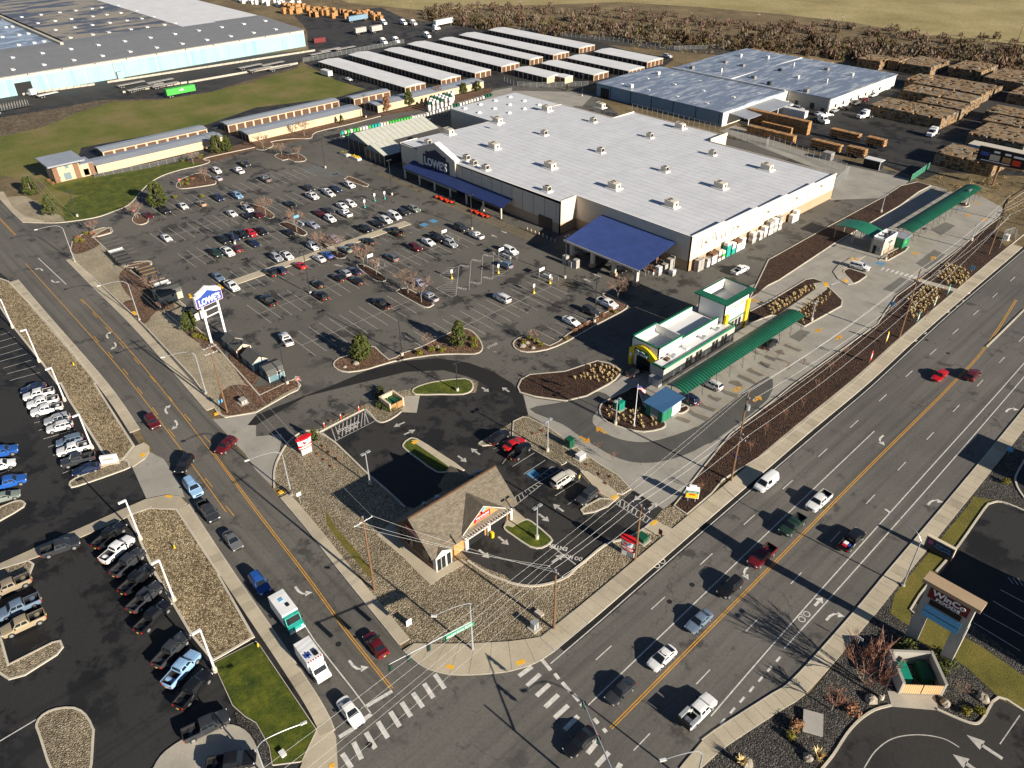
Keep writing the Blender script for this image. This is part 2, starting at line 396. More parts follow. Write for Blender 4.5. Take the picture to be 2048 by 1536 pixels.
# driveway aprons across the sidewalks
area('driveway_apron_south', TP((0,2, 1060,670, 1190,540, 1310,600, 1440,800, 1480,910, 1330,885, 1170,915)), 'apron', .004)
area('driveway_apron_north', TP((0,2, 1700,280, 1830,270, 2048,170), (1,2, 0,420, 210,400, 190,530, 140,700, 130,820, 0,690), (0,2, 1960,560)), 'apron', .004)
area('gutter_strip', [(p[0],p[1]) for p in cut(HL,50,240,1)]+[(p[0]+1.15,p[1]) for p in cut(HL,50,240,1)][::-1], 'asphalt_fresh', .003)

# --- dealership beds and islands
bed('cobble_strip', TP((0,1, -200,500, 0,690, 75,715, 450,1110, 795,1536), (0,2, 765,0, 1080,495, 1005,590, 930,640, 840,590, 545,130, 480,0), (0,1, 450,1536, 330,1370, 110,1095, 0,930, -200,680)), 'gravel_cobble', 0, kw=.4)
bed('cobble_bed', TP((0,2, 1010,1055, 1200,990, 1420,1000, 1770,1536), (0,3, 1760,0, 2040,490, 1700,690, 1520,470, 1245,0), (0,2, 1240,1536, 1100,1230)), 'gravel_cobble', 0, kw=.35)
bed('corner_lawn', TP((0,3, 1705,700, 2048,525), (1,3, 25,545, 490,1235, 370,1490, 130,1520, 105,1370, 0,1180), (0,3, 1960,1130, 1860,1040)), 'grass_lawn', 0, kw=.15, fill=.0)
bed('cobble_island', TP((0,2, 552,800, 600,755, 860,650, 1000,602, 1042,655, 1000,690, 620,822, 565,825)), 'gravel_tan', 2)
bed('cobble_island', TP((0,2, -300,1110, 0,985, 130,935, 190,940, 195,985, 0,1100, -300,1260)), 'gravel_tan', 2)
bed('cobble_island', TP((0,3, -150,300, 0,440, 75,705, 420,530, 490,515, 512,570, 460,635, 200,800, 70,835, 0,790, -200,640)), 'gravel_tan', 1)
bed('cobble_island', TP((0,3, 285,1190, 340,1110, 450,1060, 600,1052, 695,1110, 750,1210, 755,1280, 700,1700, 470,1700, 310,1280)), 'gravel_tan', 2)
bed('cobble_island', TP((0,2, -100,1500, 0,1480, 230,1410, 275,1440, 240,1536, 100,1620, -100,1640)), 'gravel_tan', 1)
walk('display_pad', TP((0,3, 1180,1700, 1230,1536, 1330,1400, 1560,1260, 1800,1190, 1960,1235, 2060,1380, 2100,1600, 2000,1800)), 'concrete', .14, sm=3)
walk('stone_border', TP((0,3, 1880,1090, 1990,1130, 2048,1180), (1,3, 105,1370, 140,1536, 60,1536, 40,1440, 0,1330), (0,3, 1990,1230, 1900,1180)), 'gravel_dark', .10)
dw = TP((0,2, -200,1540, 0,1440, 290,1310, 600,1175, 980,1005, 1165,925, 1330,890, 1440,900, 1500,960, 1430,1000, 1215,980, 1000,1075, 620,1240, 330,1375, 0,1490, -200,1600))
walk('dealership_path', dw, 'sidewalk_old', .13)
# --- planting along the side road, store side
bed('roadside_gravel', FP(140,502, 144,484, 162,470, 190,460, 208,455, 222,458, 223,465, 188,475, 252,533, 298,523, 304,529, 262,541, 297,566, 345,590, 372,612, 362,640, 391,652, 440,700, 520,790, 590,757, 602,770, 596,781, 578,789, 512,826, 450,836, 436,828, 386,757, 291,655, 241,607, 151,525), 'gravel_light', 0, kw=.25)
def overlay(name, pts, mat, z=.135, sm=3): return area(name, pts, mat, z, sm)
for q in ((0,1, 570,420, 640,360, 740,320, 800,400, 760,450, 600,500), (0,1, 970,640, 1040,600, 1090,650, 1250,790, 1230,900, 1050,850, 960,720), (0,1, 1000,880, 1300,830, 1400,930, 1250,960, 1150,1060, 1010,960), (0,1, 1480,1100, 1560,1090, 1760,1240, 1780,1300, 1650,1240, 1500,1150), (0,1, 1830,1300, 2048,1380, 2048,1536, 1960,1536)):
    overlay('bark_patch', TP(q), 'bark')
overlay('bark_patch', FP(440,790, 470,770, 520,775, 585,762, 598,772, 570,787, 512,822, 455,832, 442,822), 'bark')
for q in ((975,640,1010,630,1030,660,1000,680,970,665), (1060,700,1120,690,1140,720,1090,745,1050,730), (1050,900,1140,885,1165,915,1090,945,1050,925), (1610,1220,1740,1200,1770,1235,1660,1265,1610,1240)):
    overlay('red_rock_patch', TP((0,1,*q)), 'bark', .14)
# --- lawn and shoulder by the storage office
area('lawn_verge', TP((0,1, 520,235, 500,130, 560,60, 800,-20, 1100,-40, 1130,20, 1040,95, 900,155, 760,200)), 'grass_lawn', .002)
area('lawn_verge', TP((0,0, 420,1510, 760,1410, 1200,1340, 1480,1290, 1640,1310, 1450,1360, 1300,1405, 1190,1480, 1120,1536, 600,1560)), 'grass_lawn', .002)
area('gravel_verge', TP((0,1, 0,60, 60,40, 200,30, 330,100, 480,190, 520,235, 330,240, 190,215, 100,150, 20,75)), 'gravel_light', .004)
k = strip(curve([T(0,1,*p) for p in ((180,245),(360,250),(510,245),(760,208),(900,162),(1040,100))]+[P(*p) for p in ((282,384),(300,367),(325,352),(362,340),(390,334),(415,327),(420,321),(407,319),(430,312),(510,295))],3), .3, -.01, .15)
struct('lot_kerb', k, MT['kerb'])
k = strip(curve([T(1,0,*p) for p in ((0,1195),(60,1203),(130,1175),(140,1150),(125,1135),(290,1112),(440,1108),(480,1060),(740,998),(1000,930))],3), .3, -.01, .15)
struct('lot_kerb', k, MT['kerb'])
sw = TP((0,1, 0,0, 30,0, 100,120, 200,200, 350,230, 350,250, 180,245, 90,160, 0,60)); walk('corner_ramp', sw, 'sidewalk', .13)
walk('ramp_pavement', TP((1,3, 480,1225, 590,1165, 640,1290, 655,1536, 650,1700, 300,1700, 355,1536)), 'sidewalk', .13)
walk('ramp_pavement', TP((2,3, 1340,1540, 1375,1495, 1545,1295, 1665,1400, 1480,1570, 1420,1640)), 'sidewalk', .13)
walk('ramp_pavement', TP((0,2, 1000,592, 1085,500, 1150,470, 1195,500, 1195,540, 1160,600, 1060,668, 1040,652)), 'sidewalk', .13)
area('gravel_corner', TP((2,2, 1200,1010, 1290,975, 1400,1050, 1290,1165, 1130,1095)), 'gravel_tan', .02)
area('side_drive', TP((0,1, -300,300, 0,530, 150,720, 75,705, -200,480)), 'asphalt_lot', .002)
struct('median_kerb', strip(TP((3,1, 1752,1244, 1860,1140, 1950,1050, 2060,940)), .35, -.01, .15), MT['kerb'])
for q in ((2,3,1440,70),(2,3,1260,205),(1,3,660,545),(1,3,905,1350),(3,1,1440,1290),(3,1,1270,1185)): p = T(*q); struct('manhole_cover', MB().cyl(p.x,p.y,-.01,.009,.42,14), MT['asphalt_fresh'])
# --- store lot islands
for q, mt in (((0,1, 1055,220, 1090,170, 1130,180, 1190,220, 1175,250, 1120,265, 1070,250), 'bark'), ((0,1, 740,360, 870,285, 900,300, 890,330, 760,365), 'bark'),
              ((0,1, 1000,590, 1020,570, 1190,553, 1218,570, 1190,590, 1040,612), 'bark'), ((0,0, 1405,1490, 1430,1450, 1480,1420, 1620,1380, 1720,1440, 1730,1465, 1700,1480, 1500,1510, 1430,1510), 'bark'),
              ((1,1, -110,80, 0,105, 60,120, 145,180, 140,205, 90,212, -20,150, -120,110), 'bark'), ((1,1, 180,255, 230,240, 300,260, 405,320, 400,345, 350,350, 200,275), 'mulch'),
              ((1,1, 480,405, 520,395, 640,470, 720,505, 710,530, 640,530, 560,470), 'mulch'), ((1,1, 800,590, 850,580, 960,630, 1045,690, 1030,715, 960,715, 870,655), 'mulch'),
              ((1,1, 1125,790, 1180,770, 1240,785, 1410,885, 1415,910, 1370,928, 1300,905, 1130,810), 'mulch'), ((1,0, 145,1250, 200,1225, 260,1240, 330,1225, 400,1265, 390,1290, 310,1297, 260,1275, 210,1285), 'bark'),
              ((1,1, 615,1380, 660,1330, 760,1300, 900,1250, 955,1240, 1065,1340, 1170,1290, 1330,1235, 1580,1110, 1690,1095, 1770,1150, 1812,1220, 1810,1270, 1750,1300, 1600,1300, 1400,1310, 1100,1360, 900,1420, 740,1445, 650,1425), 'bark'),
              ((2,1, 5,1215, 40,1175, 130,1155, 300,1230, 440,1140, 650,1010, 840,910, 750,850, 720,820, 760,815, 900,890, 930,915, 880,960, 650,1080, 440,1200, 280,1265, 120,1285, 30,1260), 'bark')):
    bed('planting_island', TP(q), mt, 2, h=.19 if q[:2] == (0,1) else .16)
walk('lot_walkway', [(-182.4,68.3),(-179.2,68.3),(-179.4,124),(-182.6,124)], 'sidewalk', .13)
bed('planting_island', TP((1,0, 700,1435, 740,1410, 800,1430, 905,1480, 890,1497, 850,1490)), 'bark', 1)
# --- valve shop block: gravel with lots laid on it
area('shop_gravel', FP(546,950, 557,913, 577,883, 607,860, 640,858, 725,812, 760,790, 800,782, 935,757, 990,775, 1056,829, 1262,970, 1300,1062, 1345,1062, 1240,1150, 1080,1285, 1010,1290, 820,1290, 720,1152, 650,1085, 565,1000), 'gravel_tan', .006)
VA = TP((1,2, 518,390, 870,205, 960,300, 1010,312, 1070,292, 1160,230, 1300,95, 1500,80, 1760,70, 1800,-80), (2,2, 90,85, 130,250, 60,272, 0,305), (1,2, 2010,330, 1780,465, 1775,490, 1830,500), (2,2, 10,480, 170,525, 395,655, 440,625, 545,685, 545,720, 690,880, 760,925, 830,950, 960,850, 1210,1000, 1120,1095, 1010,1180, 890,1235, 780,1265, 700,1310, 600,1395, 500,1475, 440,1536), (2,3, 400,5, 300,50, 150,72, 0,48), (1,2, 1990,1530, 1850,1480, 1700,1400, 1600,1300, 1300,1000, 1190,975, 880,700, 640,470))
area('shop_lot', VA, 'asphalt_dark', .012)
struct('lot_kerb', strip(curve([T(1,2,*p) for p in ((1200,985),(1040,835),(880,700),(640,468),(512,388))],2), .3, -.01, .16), MT['kerb'])
struct('lot_kerb', strip(curve([T(1,2,*p) for p in ((512,388),(690,295),(870,205))],2), .3, -.01, .16), MT['kerb'])
struct('lot_kerb', strip(curve([T(1,2,*p) for p in ((870,205),(915,250),(960,300),(1010,312),(1070,292),(1130,255),(1165,225))],3), .3, -.01, .16), MT['kerb'])
struct('lot_kerb', strip(curve([T(2,2,*p) for p in ((1130,1090),(1020,1175),(890,1235),(780,1265),(700,1310),(600,1395),(500,1475),(430,1540),(300,1590),(150,1612),(0,1588),(-60,1565),(-200,1510),(-350,1410))],3), .35, -.01, .16), MT['kerb'])
struct('lot_kerb', strip(curve([T(1,2,*p) for p in ((510,385),(380,375),(260,460),(180,580),(140,700),(140,840))],4), .3, -.01, .16), MT['kerb'])
struct('lot_kerb', strip(curve([T(2,2,*p) for p in ((0,415),(170,530),(395,650),(430,625),(540,690))],2), .3, -.01, .16), MT['kerb'])
bed('lawn_island', TP((1,2, 1170,490, 1220,440, 1290,440, 1480,560, 1670,692, 1560,700, 1450,712, 1300,610, 1195,530)), 'grass_lawn', 2)
walk('island_path', TP((1,2, 1240,455, 1300,448, 1480,560, 1670,690, 1590,700, 1400,565)), 'sidewalk', .165)
bed('lawn_island', TP((2,2, -60,1130, 20,1120, 100,1085, 160,1100, 310,1225, 318,1270, 240,1318, 140,1308, 0,1215, -60,1170)), 'grass_lawn', 2)
walk('island_path', TP((2,2, -60,1130, 0,990, 110,1085, 0,1150)), 'sidewalk', .168)
bed('lawn_island', FP(826,778, 850,768, 880,762, 930,757, 947,768, 944,782, 925,790, 880,790, 830,790), 'grass_lawn', 2)
bed('gravel_island', TP((1,2, 1775,480, 1800,460, 1880,440, 2000,460, 1900,490, 1810,500)), 'gravel_tan', 1)
bed('gravel_island', TP((2,2, 545,1010, 580,980, 700,915, 790,920, 860,905, 770,985, 660,1030, 570,1045)), 'gravel_tan', 1)
bed('gravel_bed', TP((2,2, 8,300, 90,262, 140,275, 300,350, 520,510, 700,640, 850,730, 955,845, 880,890, 840,880, 690,760, 560,700, 440,630, 395,652, 170,525, 0,408)), 'gravel_tan', 0, kw=.2)
walk('shop_path', TP((2,2, 545,700, 600,700, 700,770, 850,880, 790,925, 700,880)), 'sidewalk', .17)
walk('shop_path', TP((1,2, 960,1205, 1090,1110, 1140,1170, 1430,1490, 1640,1400, 1690,1430), (1,3, 1500,0, 1400,72, 1310,-10), (1,2, 1180,1390)), 'sidewalk', .05)
walk('enclosure_pad', TP((1,2, 1190,95, 1310,95, 1285,230, 1165,225)), 'concrete', .03)
walk('shop_path', TP((2,2, 1290,1165, 1230,1215, 1030,1180, 1130,1090)), 'sidewalk', .15)
area('drive_lane_patch', TP((1,1, 640,1536, 900,1425, 1200,1350, 1450,1330, 1700,1365, 1900,1440, 2048,1530), (2,2, 80,90, 110,230, 60,260, 0,110), (1,2, 1980,80, 1760,-30), (1,1, 1700,1480, 1500,1425, 1200,1440, 950,1500, 800,1536), (1,2, 400,100, 0,330), (0,2, 1980,330), (1,2, 0,250, 350,110)), 'asphalt_fresh', .018)
area('gravel_shoulder_drain', TP((1,2, 560,1010, 640,1150, 800,1330, 950,1536, 900,1536, 700,1300, 570,1130)), 'grass_olive', .012)
# --- wash site
area('wash_apron', TP((2,2, 960,842, 700,640, 520,505, 300,345, 130,245, 90,85, 180,115, 430,150, 600,110, 780,0), (2,1, 830,1520, 950,1430, 1500,880, 2048,700), (3,1, 0,750, 200,600, 540,410, 780,260, 1200,0, 1290,-60, 1470,-10, 1700,30, 1870,120, 1890,170, 1640,350, 1500,470, 1190,715, 1020,830, 930,960, 870,1050, 200,1536), (2,2, 2048,150, 1740,400, 1480,720, 1340,900, 1210,1005)), 'apron', .008)
for q in ((2,2, 140,200, 400,320, 560,430, 740,540, 870,600, 1010,630, 1200,620, 1400,560, 1560,480, 1640,440, 2048,120, 2048,-60, 1700,180, 1500,330, 1200,440, 1000,465, 800,420, 660,330, 650,260, 700,200, 780,100, 640,60, 430,140), ):
    area('wet_stain', TP(q), 'apron_wet', .013, 3)
for q in ((3,1, 915,780, 1060,680, 1170,720, 1030,810), (3,1, 1180,570, 1330,460, 1420,500, 1270,620), (3,1, 170,1160, 260,1100, 340,1120, 250,1200), (3,1, 1300,300, 1420,240, 1500,270, 1380,350)): area('damp_slab', TP(q), 'apron_damp', .0128)
for k in range(12):
    y = 103.6+3.55*k+rnd.uniform(-.4,.4); x = -67.4+rnd.uniform(-.3,.6); L = rnd.uniform(2.5,5.0); area('wet_stain', [(x,y+rnd.uniform(-.4,.2)),(x+L*rnd.uniform(.3,.6),y+rnd.uniform(-.5,.2)),(x+L,y+rnd.uniform(-.2,.3)),(x+L*rnd.uniform(.8,1.1),y+rnd.uniform(.8,1.7)),(x+L*rnd.uniform(.3,.5),y+rnd.uniform(.7,1.9)),(x+rnd.uniform(-.3,.4),y+rnd.uniform(.8,1.6))], 'apron_damp', .0125, 1)
bed('mulch_strip', TP((2,2, 1400,1050, 1290,975, 1350,900, 1480,725, 1745,400, 2048,165), (3,1, 205,1536, 875,1055, 935,962, 1025,835, 1185,720, 1505,472, 1645,352, 1875,192, 1900,100, 2048,0, 2200,-60, 2200,230, 2048,345, 1780,560, 1210,1045, 700,1520), (2,2, 2040,555, 1690,770, 1600,880)), 'mulch', 0, kw=.22)
overlay('scrub_bank', TP((3,1, 1880,160, 1920,60, 2100,-60, 2200,-60, 2200,230, 2048,335, 1900,440, 1800,330)), 'scrub', .125, 1)
bed('mulch_strip', FP(1497,600, 1512,570, 1536,520, 1640,462, 1770,392, 1800,372, 1835,364, 1862,372, 1838,384, 1800,412, 1670,487, 1610,527, 1560,560, 1536,572), 'mulch', 0, kw=.25)
bed('mulch_wedge', TP((2,1, 680,1350, 780,1372, 890,1432, 830,1505), (2,2, 775,5, 600,100, 430,140, 180,105, 60,70, 42,25), (2,1, 70,1500, 140,1460, 420,1435)), 'mulch', 1)
bed('mulch_flagpole_bed', TP((2,2, 705,170, 760,130, 900,60, 1000,20, 1060,170, 1130,230, 1205,290, 1235,325, 1200,362, 1050,388, 900,360, 760,310, 700,240)), 'mulch', 2)
bed('mulch_corner_bed', TP((2,2, 1305,205, 1385,172, 1415,190, 1412,212, 1360,240, 1315,235)), 'mulch', 2)
bed('mulch_island', TP((2,1, 1880,1060, 1890,960), (3,1, 0,880, 150,790, 300,700, 360,692, 440,720, 540,810, 600,870, 590,915, 420,1010, 290,1082, 200,1040, 120,1000, 30,990)), 'mulch', 1)
walk('island_path', TP((3,1, 60,1000, 130,950, 380,780, 360,735, 440,725, 480,750, 470,780, 250,950, 200,985)), 'concrete', .17)
bed('mulch_island', TP((3,1, 598,640, 640,613, 700,630, 790,662, 770,690, 690,737, 650,700)), 'mulch', 2)
walk('kiosk_walk', TP((3,1, 520,640, 560,590, 660,530, 780,515, 690,570, 600,620, 590,640, 650,700, 690,735, 640,745, 560,700)), 'concrete', .15)
bed('mulch_island', TP((3,1, 888,545, 960,490, 1080,430, 1130,440, 1100,475, 960,552)), 'mulch', 1)
bed('mulch_island', TP((3,1, 1490,95, 1540,82, 1600,90, 1615,108, 1580,122, 1530,112)), 'mulch', 2)
walk('wash_path', TP((3,1, 1190,700, 1225,700, 1530,785, 1500,805, 1180,718)), 'concrete', .17)
# --- corner lot at the lower right
area('corner_gravel', TP((2,3, 1480,1536, 1660,1400, 2048,1140), (3,3, 340,940, 860,300, 1050,70), (3,2, 1100,1536, 1620,910, 2048,370, 2600,-100), (3,3, 3000,1200, 2500,2200), (2,3, 1200,2000)), 'gravel_dark', -.008)
area('corner_lot', TP((3,3, 400,1600, 530,1440, 640,1270, 740,1160, 860,1080, 990,1045, 1350,1075, 1520,1150, 1640,1190, 1700,1180, 1750,1120, 1850,980, 2048,1090, 2600,1400, 2000,2000)), 'asphalt_dark', .004)
area('corner_lot', TP((3,2, 1350,1510, 1530,1300, 1740,1000, 1790,960, 1870,950, 2048,1020, 2500,1250), (3,3, 2600,700, 2048,690, 1600,350, 1250,140)), 'asphalt_new', .004)
area('corner_lot', TP((3,2, 2048,600, 1975,730, 1975,790, 2000,850, 2048,920, 2400,900, 2400,500)), 'asphalt_new', .006)
def kline(q, d=.3): struct('lot_kerb', strip(curve(TP(q),3), d, -.01, .15), MT['kerb'])
kline((3,3, 400,1600, 530,1440, 640,1270, 740,1160, 860,1080, 990,1045)); kline((3,3, 1350,1075, 1520,1150, 1640,1190, 1700,1180, 1750,1120, 1850,980, 2048,1090, 2300,1230))
kline((3,2, 1350,1510, 1530,1300, 1740,1000, 1790,960, 1870,950, 2048,1020, 2300,1150)); kline((3,2, 2048,600, 1975,730, 1975,790, 2000,850, 2048,920))
area('verge_grass', TP((3,2, 1130,1536, 1620,950, 1640,900, 1820,930, 1740,1000, 1530,1300, 1350,1510), (3,3, 1300,20, 1150,260, 1130,400, 980,300, 1010,150)), 'grass_olive', .006)
area('verge_grass', TP((3,3, 1180,420, 1280,330, 1700,560, 2048,800, 2300,950, 2300,1200, 2048,1090, 1850,975, 1600,740, 1480,660, 1200,520)), 'grass_olive', .006)
struct('lot_kerb', strip(curve(TP((3,3, 1290,40, 1130,270, 1250,330)),2), .25, -.01, .15), MT['kerb'])
walk('enclosure_pad', TP((3,3, 955,920, 1330,950, 1365,1075, 990,1045)), 'concrete', .03)
# ------------------------------------------------------------------ painted markings
def band(mb, a, b, w, z, m=0):
    a, b = Vector((a[0],a[1])), Vector((b[0],b[1])); d = (b-a).normalized(); n = Vector((-d.y,d.x))*w/2
    mb.add([(*(a+n),z),(*(a-n),z),(*(b-n),z),(*(b+n),z)], [(0,1,2,3)], m)
def path(mb, pts, w, z, m=0):
    for a, b in zip(pts, pts[1:]): band(mb, a, b, w, z, m)
def arrow(mb, c, ang, L, z, kind='s', m=0, k=1.0):   # k widens the strokes
    c = Vector((c[0],c[1])); u = Vector((math.cos(ang),math.sin(ang))); v = Vector((-u.y,u.x))
    g = lambda x,y: (*(c+u*x*L+v*y*L*k),z)
    if kind == 's':
        mb.add([g(-.5,-.07),g(.08,-.07),g(.08,.07),g(-.5,.07)], [(0,1,2,3)], m); mb.add([g(.05,-.24),g(.5,0),g(.05,.24)], [(0,1,2)], m)
    else:
        s = 1 if kind == 'l' else -1
        pts = [(-.5,-.05*s),(-.15,-.05*s),(.08,.02*s),(.2,.16*s)]
        for (x0,y0),(x1,y1) in zip(pts,pts[1:]):
            mb.add([g(x0,y0-.05),g(x1,y1-.05),g(x1,y1+.06),g(x0,y0+.06)], [(0,1,2,3)], m)
        mb.add([g(.02,.22*s),g(.30,.06*s),g(.30,.42*s)], [(0,1,2)], m)
PW, PY, PYD, PWD, PB = MT['paint_white'], MT['paint_yellow'], MT['paint_yellow_dim'], MT['paint_white_dim'], MT['paint_blue']
# highway
m = MB()
c = lambda pts: curve([(p[0],p[1],0) for p in pts], 6)
path(m, c([(-45.0,47.4),(-45.1,57),(-45.4,69.7),(-46.0,103.5),(-46.3,126),(-46.5,142),(-47.4,165),(-48.2,190),(-48.8,231),(-50.4,320)]), .16, .006)
for k in range(22):
    y = 52.3+12.2*k; x = -41.2-.021*(y-52.3); band(m, (x,y), (x-.06,y+3.3), .15, .006)
path(m, [(-37.3,46.5),(-37.7,65),(-38.2,84),(-38.6,103),(-39.1,127.8)], .17, .006)
for dx in (-.16,.16): path(m, c([(-33.2+dx,46.3),(-34+dx,82),(-34.8+dx,113.6),(-35.55+dx,154),(-36.5+dx,174),(-39.9+dx,201.6)]), .14, .006, 1)
for y in (46.1,59.2,71.2,83.4,95.6,107.9,120.1,132.3,144.6,157,169.4,181.5,193.7,206): 
    x = -29.35-.022*(y-46); band(m, (x,y), (x-.06,y+3.2), .14, .006)
path(m, c([(-25.6,56.8),(-26.1,71),(-26.6,89.4),(-27.3,122.4),(-28.1,162.1),(-29.5,210)]), .17, .006)
path(m, c([(-24.7,72.5),(-24.9,91),(-25.5,126.5),(-26.4,163.8),(-27.6,205)]), .17, .006)
for k in range(8): y = 54.5+2.2*k; band(m, (-24.1-.03*k,y), (-24.15-.03*k,y+1.1), .3, .006)
for (tx,ty,a,kd,L) in ((895,445,-90,'l',3.4),(1320,935,90,'r',3.2),(1935,200,90,'r',3.2)): p = T(3,2,tx,ty); arrow(m, p, rad(a), L, .007, kd)
p = T(3,3,520,310); arrow(m, p, rad(90), 3.2, .007, 'r'); p = T(3,3,405,205); arrow(m, p, rad(90), 2.2, .007, 's', k=1.3)
p = T(2,2,1860,1500); arrow(m, p, rad(-90), 3.2, .007, 'l')
def bike(mb, p, s=.5, rot=0):
    for dx in (-.55,.55):
        for k in range(12):
            a0, a1 = k*math.pi/6, (k+1)*math.pi/6
            q = lambda a,r: (p.x+(math.cos(a)*r)*s*1.0, p.y+dx*s*1.6+math.sin(a)*r*s, .007)
            mb.add([q(a0,.7),q(a1,.7),q(a1,.52),q(a0,.52)], [(0,1,2,3)])
    band(mb, (p.x,p.y-.5*s), (p.x-.8*s,p.y+.3*s), .12, .007); band(mb, (p.x-.8*s,p.y-.2*s), (p.x-.8*s,p.y+.6*s), .12, .007)
bike(m, T(3,3,290,325), .75); bike(m, T(2,2,1180,1435), .75)
for x, y in ((2,'a'),): pass
for (tx,ty) in ((1185,1190),(1260,1130),(1445,960),(1515,915),(1565,870),(1610,810),(1900,555)):
    p = T(3,1,tx,ty); band(m, (p.x,p.y-.5), (p.x,p.y+.5), .35, .007, 2)
struct('highway_markings', m, [PW, PY, PWD])
# zebra bars and stop lines of the junction
m = MB()
for (a,b) in (((1430,785),(1510,900)),((1345,860),(1420,975)),((1255,935),(1335,1050)),((1165,1010),(1240,1125)),((1075,1085),(1150,1205)),((975,1165),(1055,1295)),((880,1250),(955,1380)),((780,1330),(845,1465)),((690,1420),(765,1536))):
    band(m, T(1,3,*a), T(1,3,*b), .62, .007)
band(m, T(1,3,665,1290), T(1,3,775,1220), .55, .007); band(m, T(1,3,870,1140), T(1,3,925,1105), .55, .007); band(m, T(1,3,880,1045), T(1,3,1090,920), .5, .007)
path(m, [T(1,3,*p) for p in ((210,115),(470,520),(770,900),(920,1100))], .16, .007)
for (a,b) in (((55,800),(160,725)),((120,880),(225,785)),((195,960),(300,865)),((265,1050),(370,950)),((340,1135),(450,1035)),((420,1230),(530,1120)),((605,1420),(690,1315)),((675,1520),(775,1410)),((810,1610),(870,1500))):
    band(m, T(2,3,*a), T(2,3,*b), .62, .007)
for (a,b) in (((240,670),(310,755)),((340,780),(375,825)),((400,850),(465,925)),((490,945),(535,1000)),((550,1020),(580,1060)),((655,1140),(690,1180)),((730,1220),(755,1250))):
    band(m, T(2,3,*a), T(2,3,*b), .5, .007)
struct('crosswalk_markings', m, [PW])
# side road
m = MB()
for dx in (-.15,.15):
    path(m, c([(-230.9,32.9+dx),(-178,32.4+dx),(-152,31.8+dx),(-124,30.2+dx),(-103,28.8+dx)]) if dx < 0 else c([(-181,32.5+dx),(-152,31.8+dx)]), .13, .006, 1) if dx < 0 else None
path(m, c([(-199,36.9),(-171,36.5),(-148.5,35.6),(-119,33.8),(-99.5,32.3),(-81.6,31.1),(-69,30.0),(-56.6,29.3)]), .13, .006, 1)
path(m, c([(-119,34.12),(-99.5,32.62),(-81.6,31.42),(-69,30.32),(-56.6,29.62)]), .13, .006, 1)
def along(a, b, t): return (a[0]+(b[0]-a[0])*t, a[1]+(b[1]-a[1])*t)
for k in range(9):
    x = -199+k*9.2; y = 36.9-.0215*(x+199)-.32; band(m, (x,y), (x+3.2,y-.07), .13, .006, 1)
    x = -178+k*9.2; y = 32.4-.048*max(0,x+160)+.32-.01*(x+178); band(m, (x,y), (x+3.2,y-.12), .13, .006, 1)
for dx in (-.15,.15): path(m, [(-290,36.5+dx),(-253.7,36.3+dx)], .13, .006, 1)
path(m, [(-232.1,36.3),(-210,36.7)], .2, .006)
for (c0,r0,tx,ty,a,kd) in ((0,1,325,615,180,'l'),(0,1,430,720,0,'l'),(0,1,855,1145,180,'r'),(0,1,925,1230,0,'r'),(0,2,1325,205,180,'r'),(0,2,1415,325,0,'r'),(1,3,360,135,0,'l'),(1,3,800,735,0,'l')):
    arrow(m, T(c0,r0,tx,ty), rad(a-4), 3.3, .007, kd)
struct('side_road_markings', m, [PW, PY])
# store lot stalls
m = MB()
S0, DS = 65.3, 2.745
def stalls(X, k0, k1, half=6.1, centre=True, z=-.008, skip=()):
    for k in range(k0, k1+1):
        if k in skip: continue
        y = S0+DS*k; band(m, (X-half,y), (X+half,y), .10, z, 0)
    if centre: band(m, (X,S0+DS*k0), (X,S0+DS*k1), .10, z, 0)
stalls(-141.5, 0, 11); stalls(-161.4, 0, 23); stalls(-122.8, 7, 22); stalls(-202.2, 0, 22); stalls(-221.4, 0, 22); stalls(-241.5, 3, 22)
for k in range(0,23):
    y = S0+DS*k; band(m, (-187.8,y), (-182.5,y), .10, -.008); band(m, (-179.1,y), (-173.8,y), .10, -.008)
for k in range(5,15): y = S0+DS*k; band(m, (-276,y+6), (-271,y+6), .10, -.008)
for k in range(0,8): y = 107.9+2.9*k; band(m, (-109.3,y), (-104.0,y), .10, -.008)
for (a,b) in (((785,385),(940,345)),((820,415),(970,372)),((850,440),(1000,395)),((885,460),(1030,420)),((915,495),(1065,447)),((940,520),(1095,470)),((1060,630),(1265,605)),((1110,660),(1300,632)),((1150,700),(1340,660)),((1190,735),(1370,690)),((1240,765),(1405,722)),((1600,1055),(1710,1010)),((1640,1090),(1750,1040)),((1700,1130),(1800,1075)),((1740,1165),(1850,1105))):
    band(m, T(0,1,*a), T(0,1,*b), .10, -.008)
band(m, T(0,1,745,370), T(0,1,1000,590), .12, -.008)
# pallet cart return hatching and PRO lettering
for (tri) in ([(1470,660),(1625,590),(1600,830),(1565,838),(1440,770),(1580,715)], [(1900,480),(1895,690),(2015,630)]):
    q = [T(1,1,*p) for p in tri]; path(m, q+[q[0]], .12, -.007)
for k in range(15):
    t = k/14; y = 600+t*225
    x0 = 1470+abs(y-660)*.9 if y < 715 else 1580-(y-715)*2.3 if y < 770 else 1450+(y-770)*1.7
    band(m, T(1,1,max(1445,x0),y+8), T(1,1,1622-t*20,y), .1, -.007)
for k in range(6): t = k/5; band(m, T(1,1,1900,500+170*t), T(1,1,1920+(90-abs(t-.75)*70),500+170*t), .1, -.007)
for (a,b) in (((1720,550),(1705,780)),((1815,510),(1800,735)),((1550,1122),(1100,1330)),((1900,1275),(1925,1282))): band(m, T(1,1,*a), T(1,1,*b), .12, -.007)
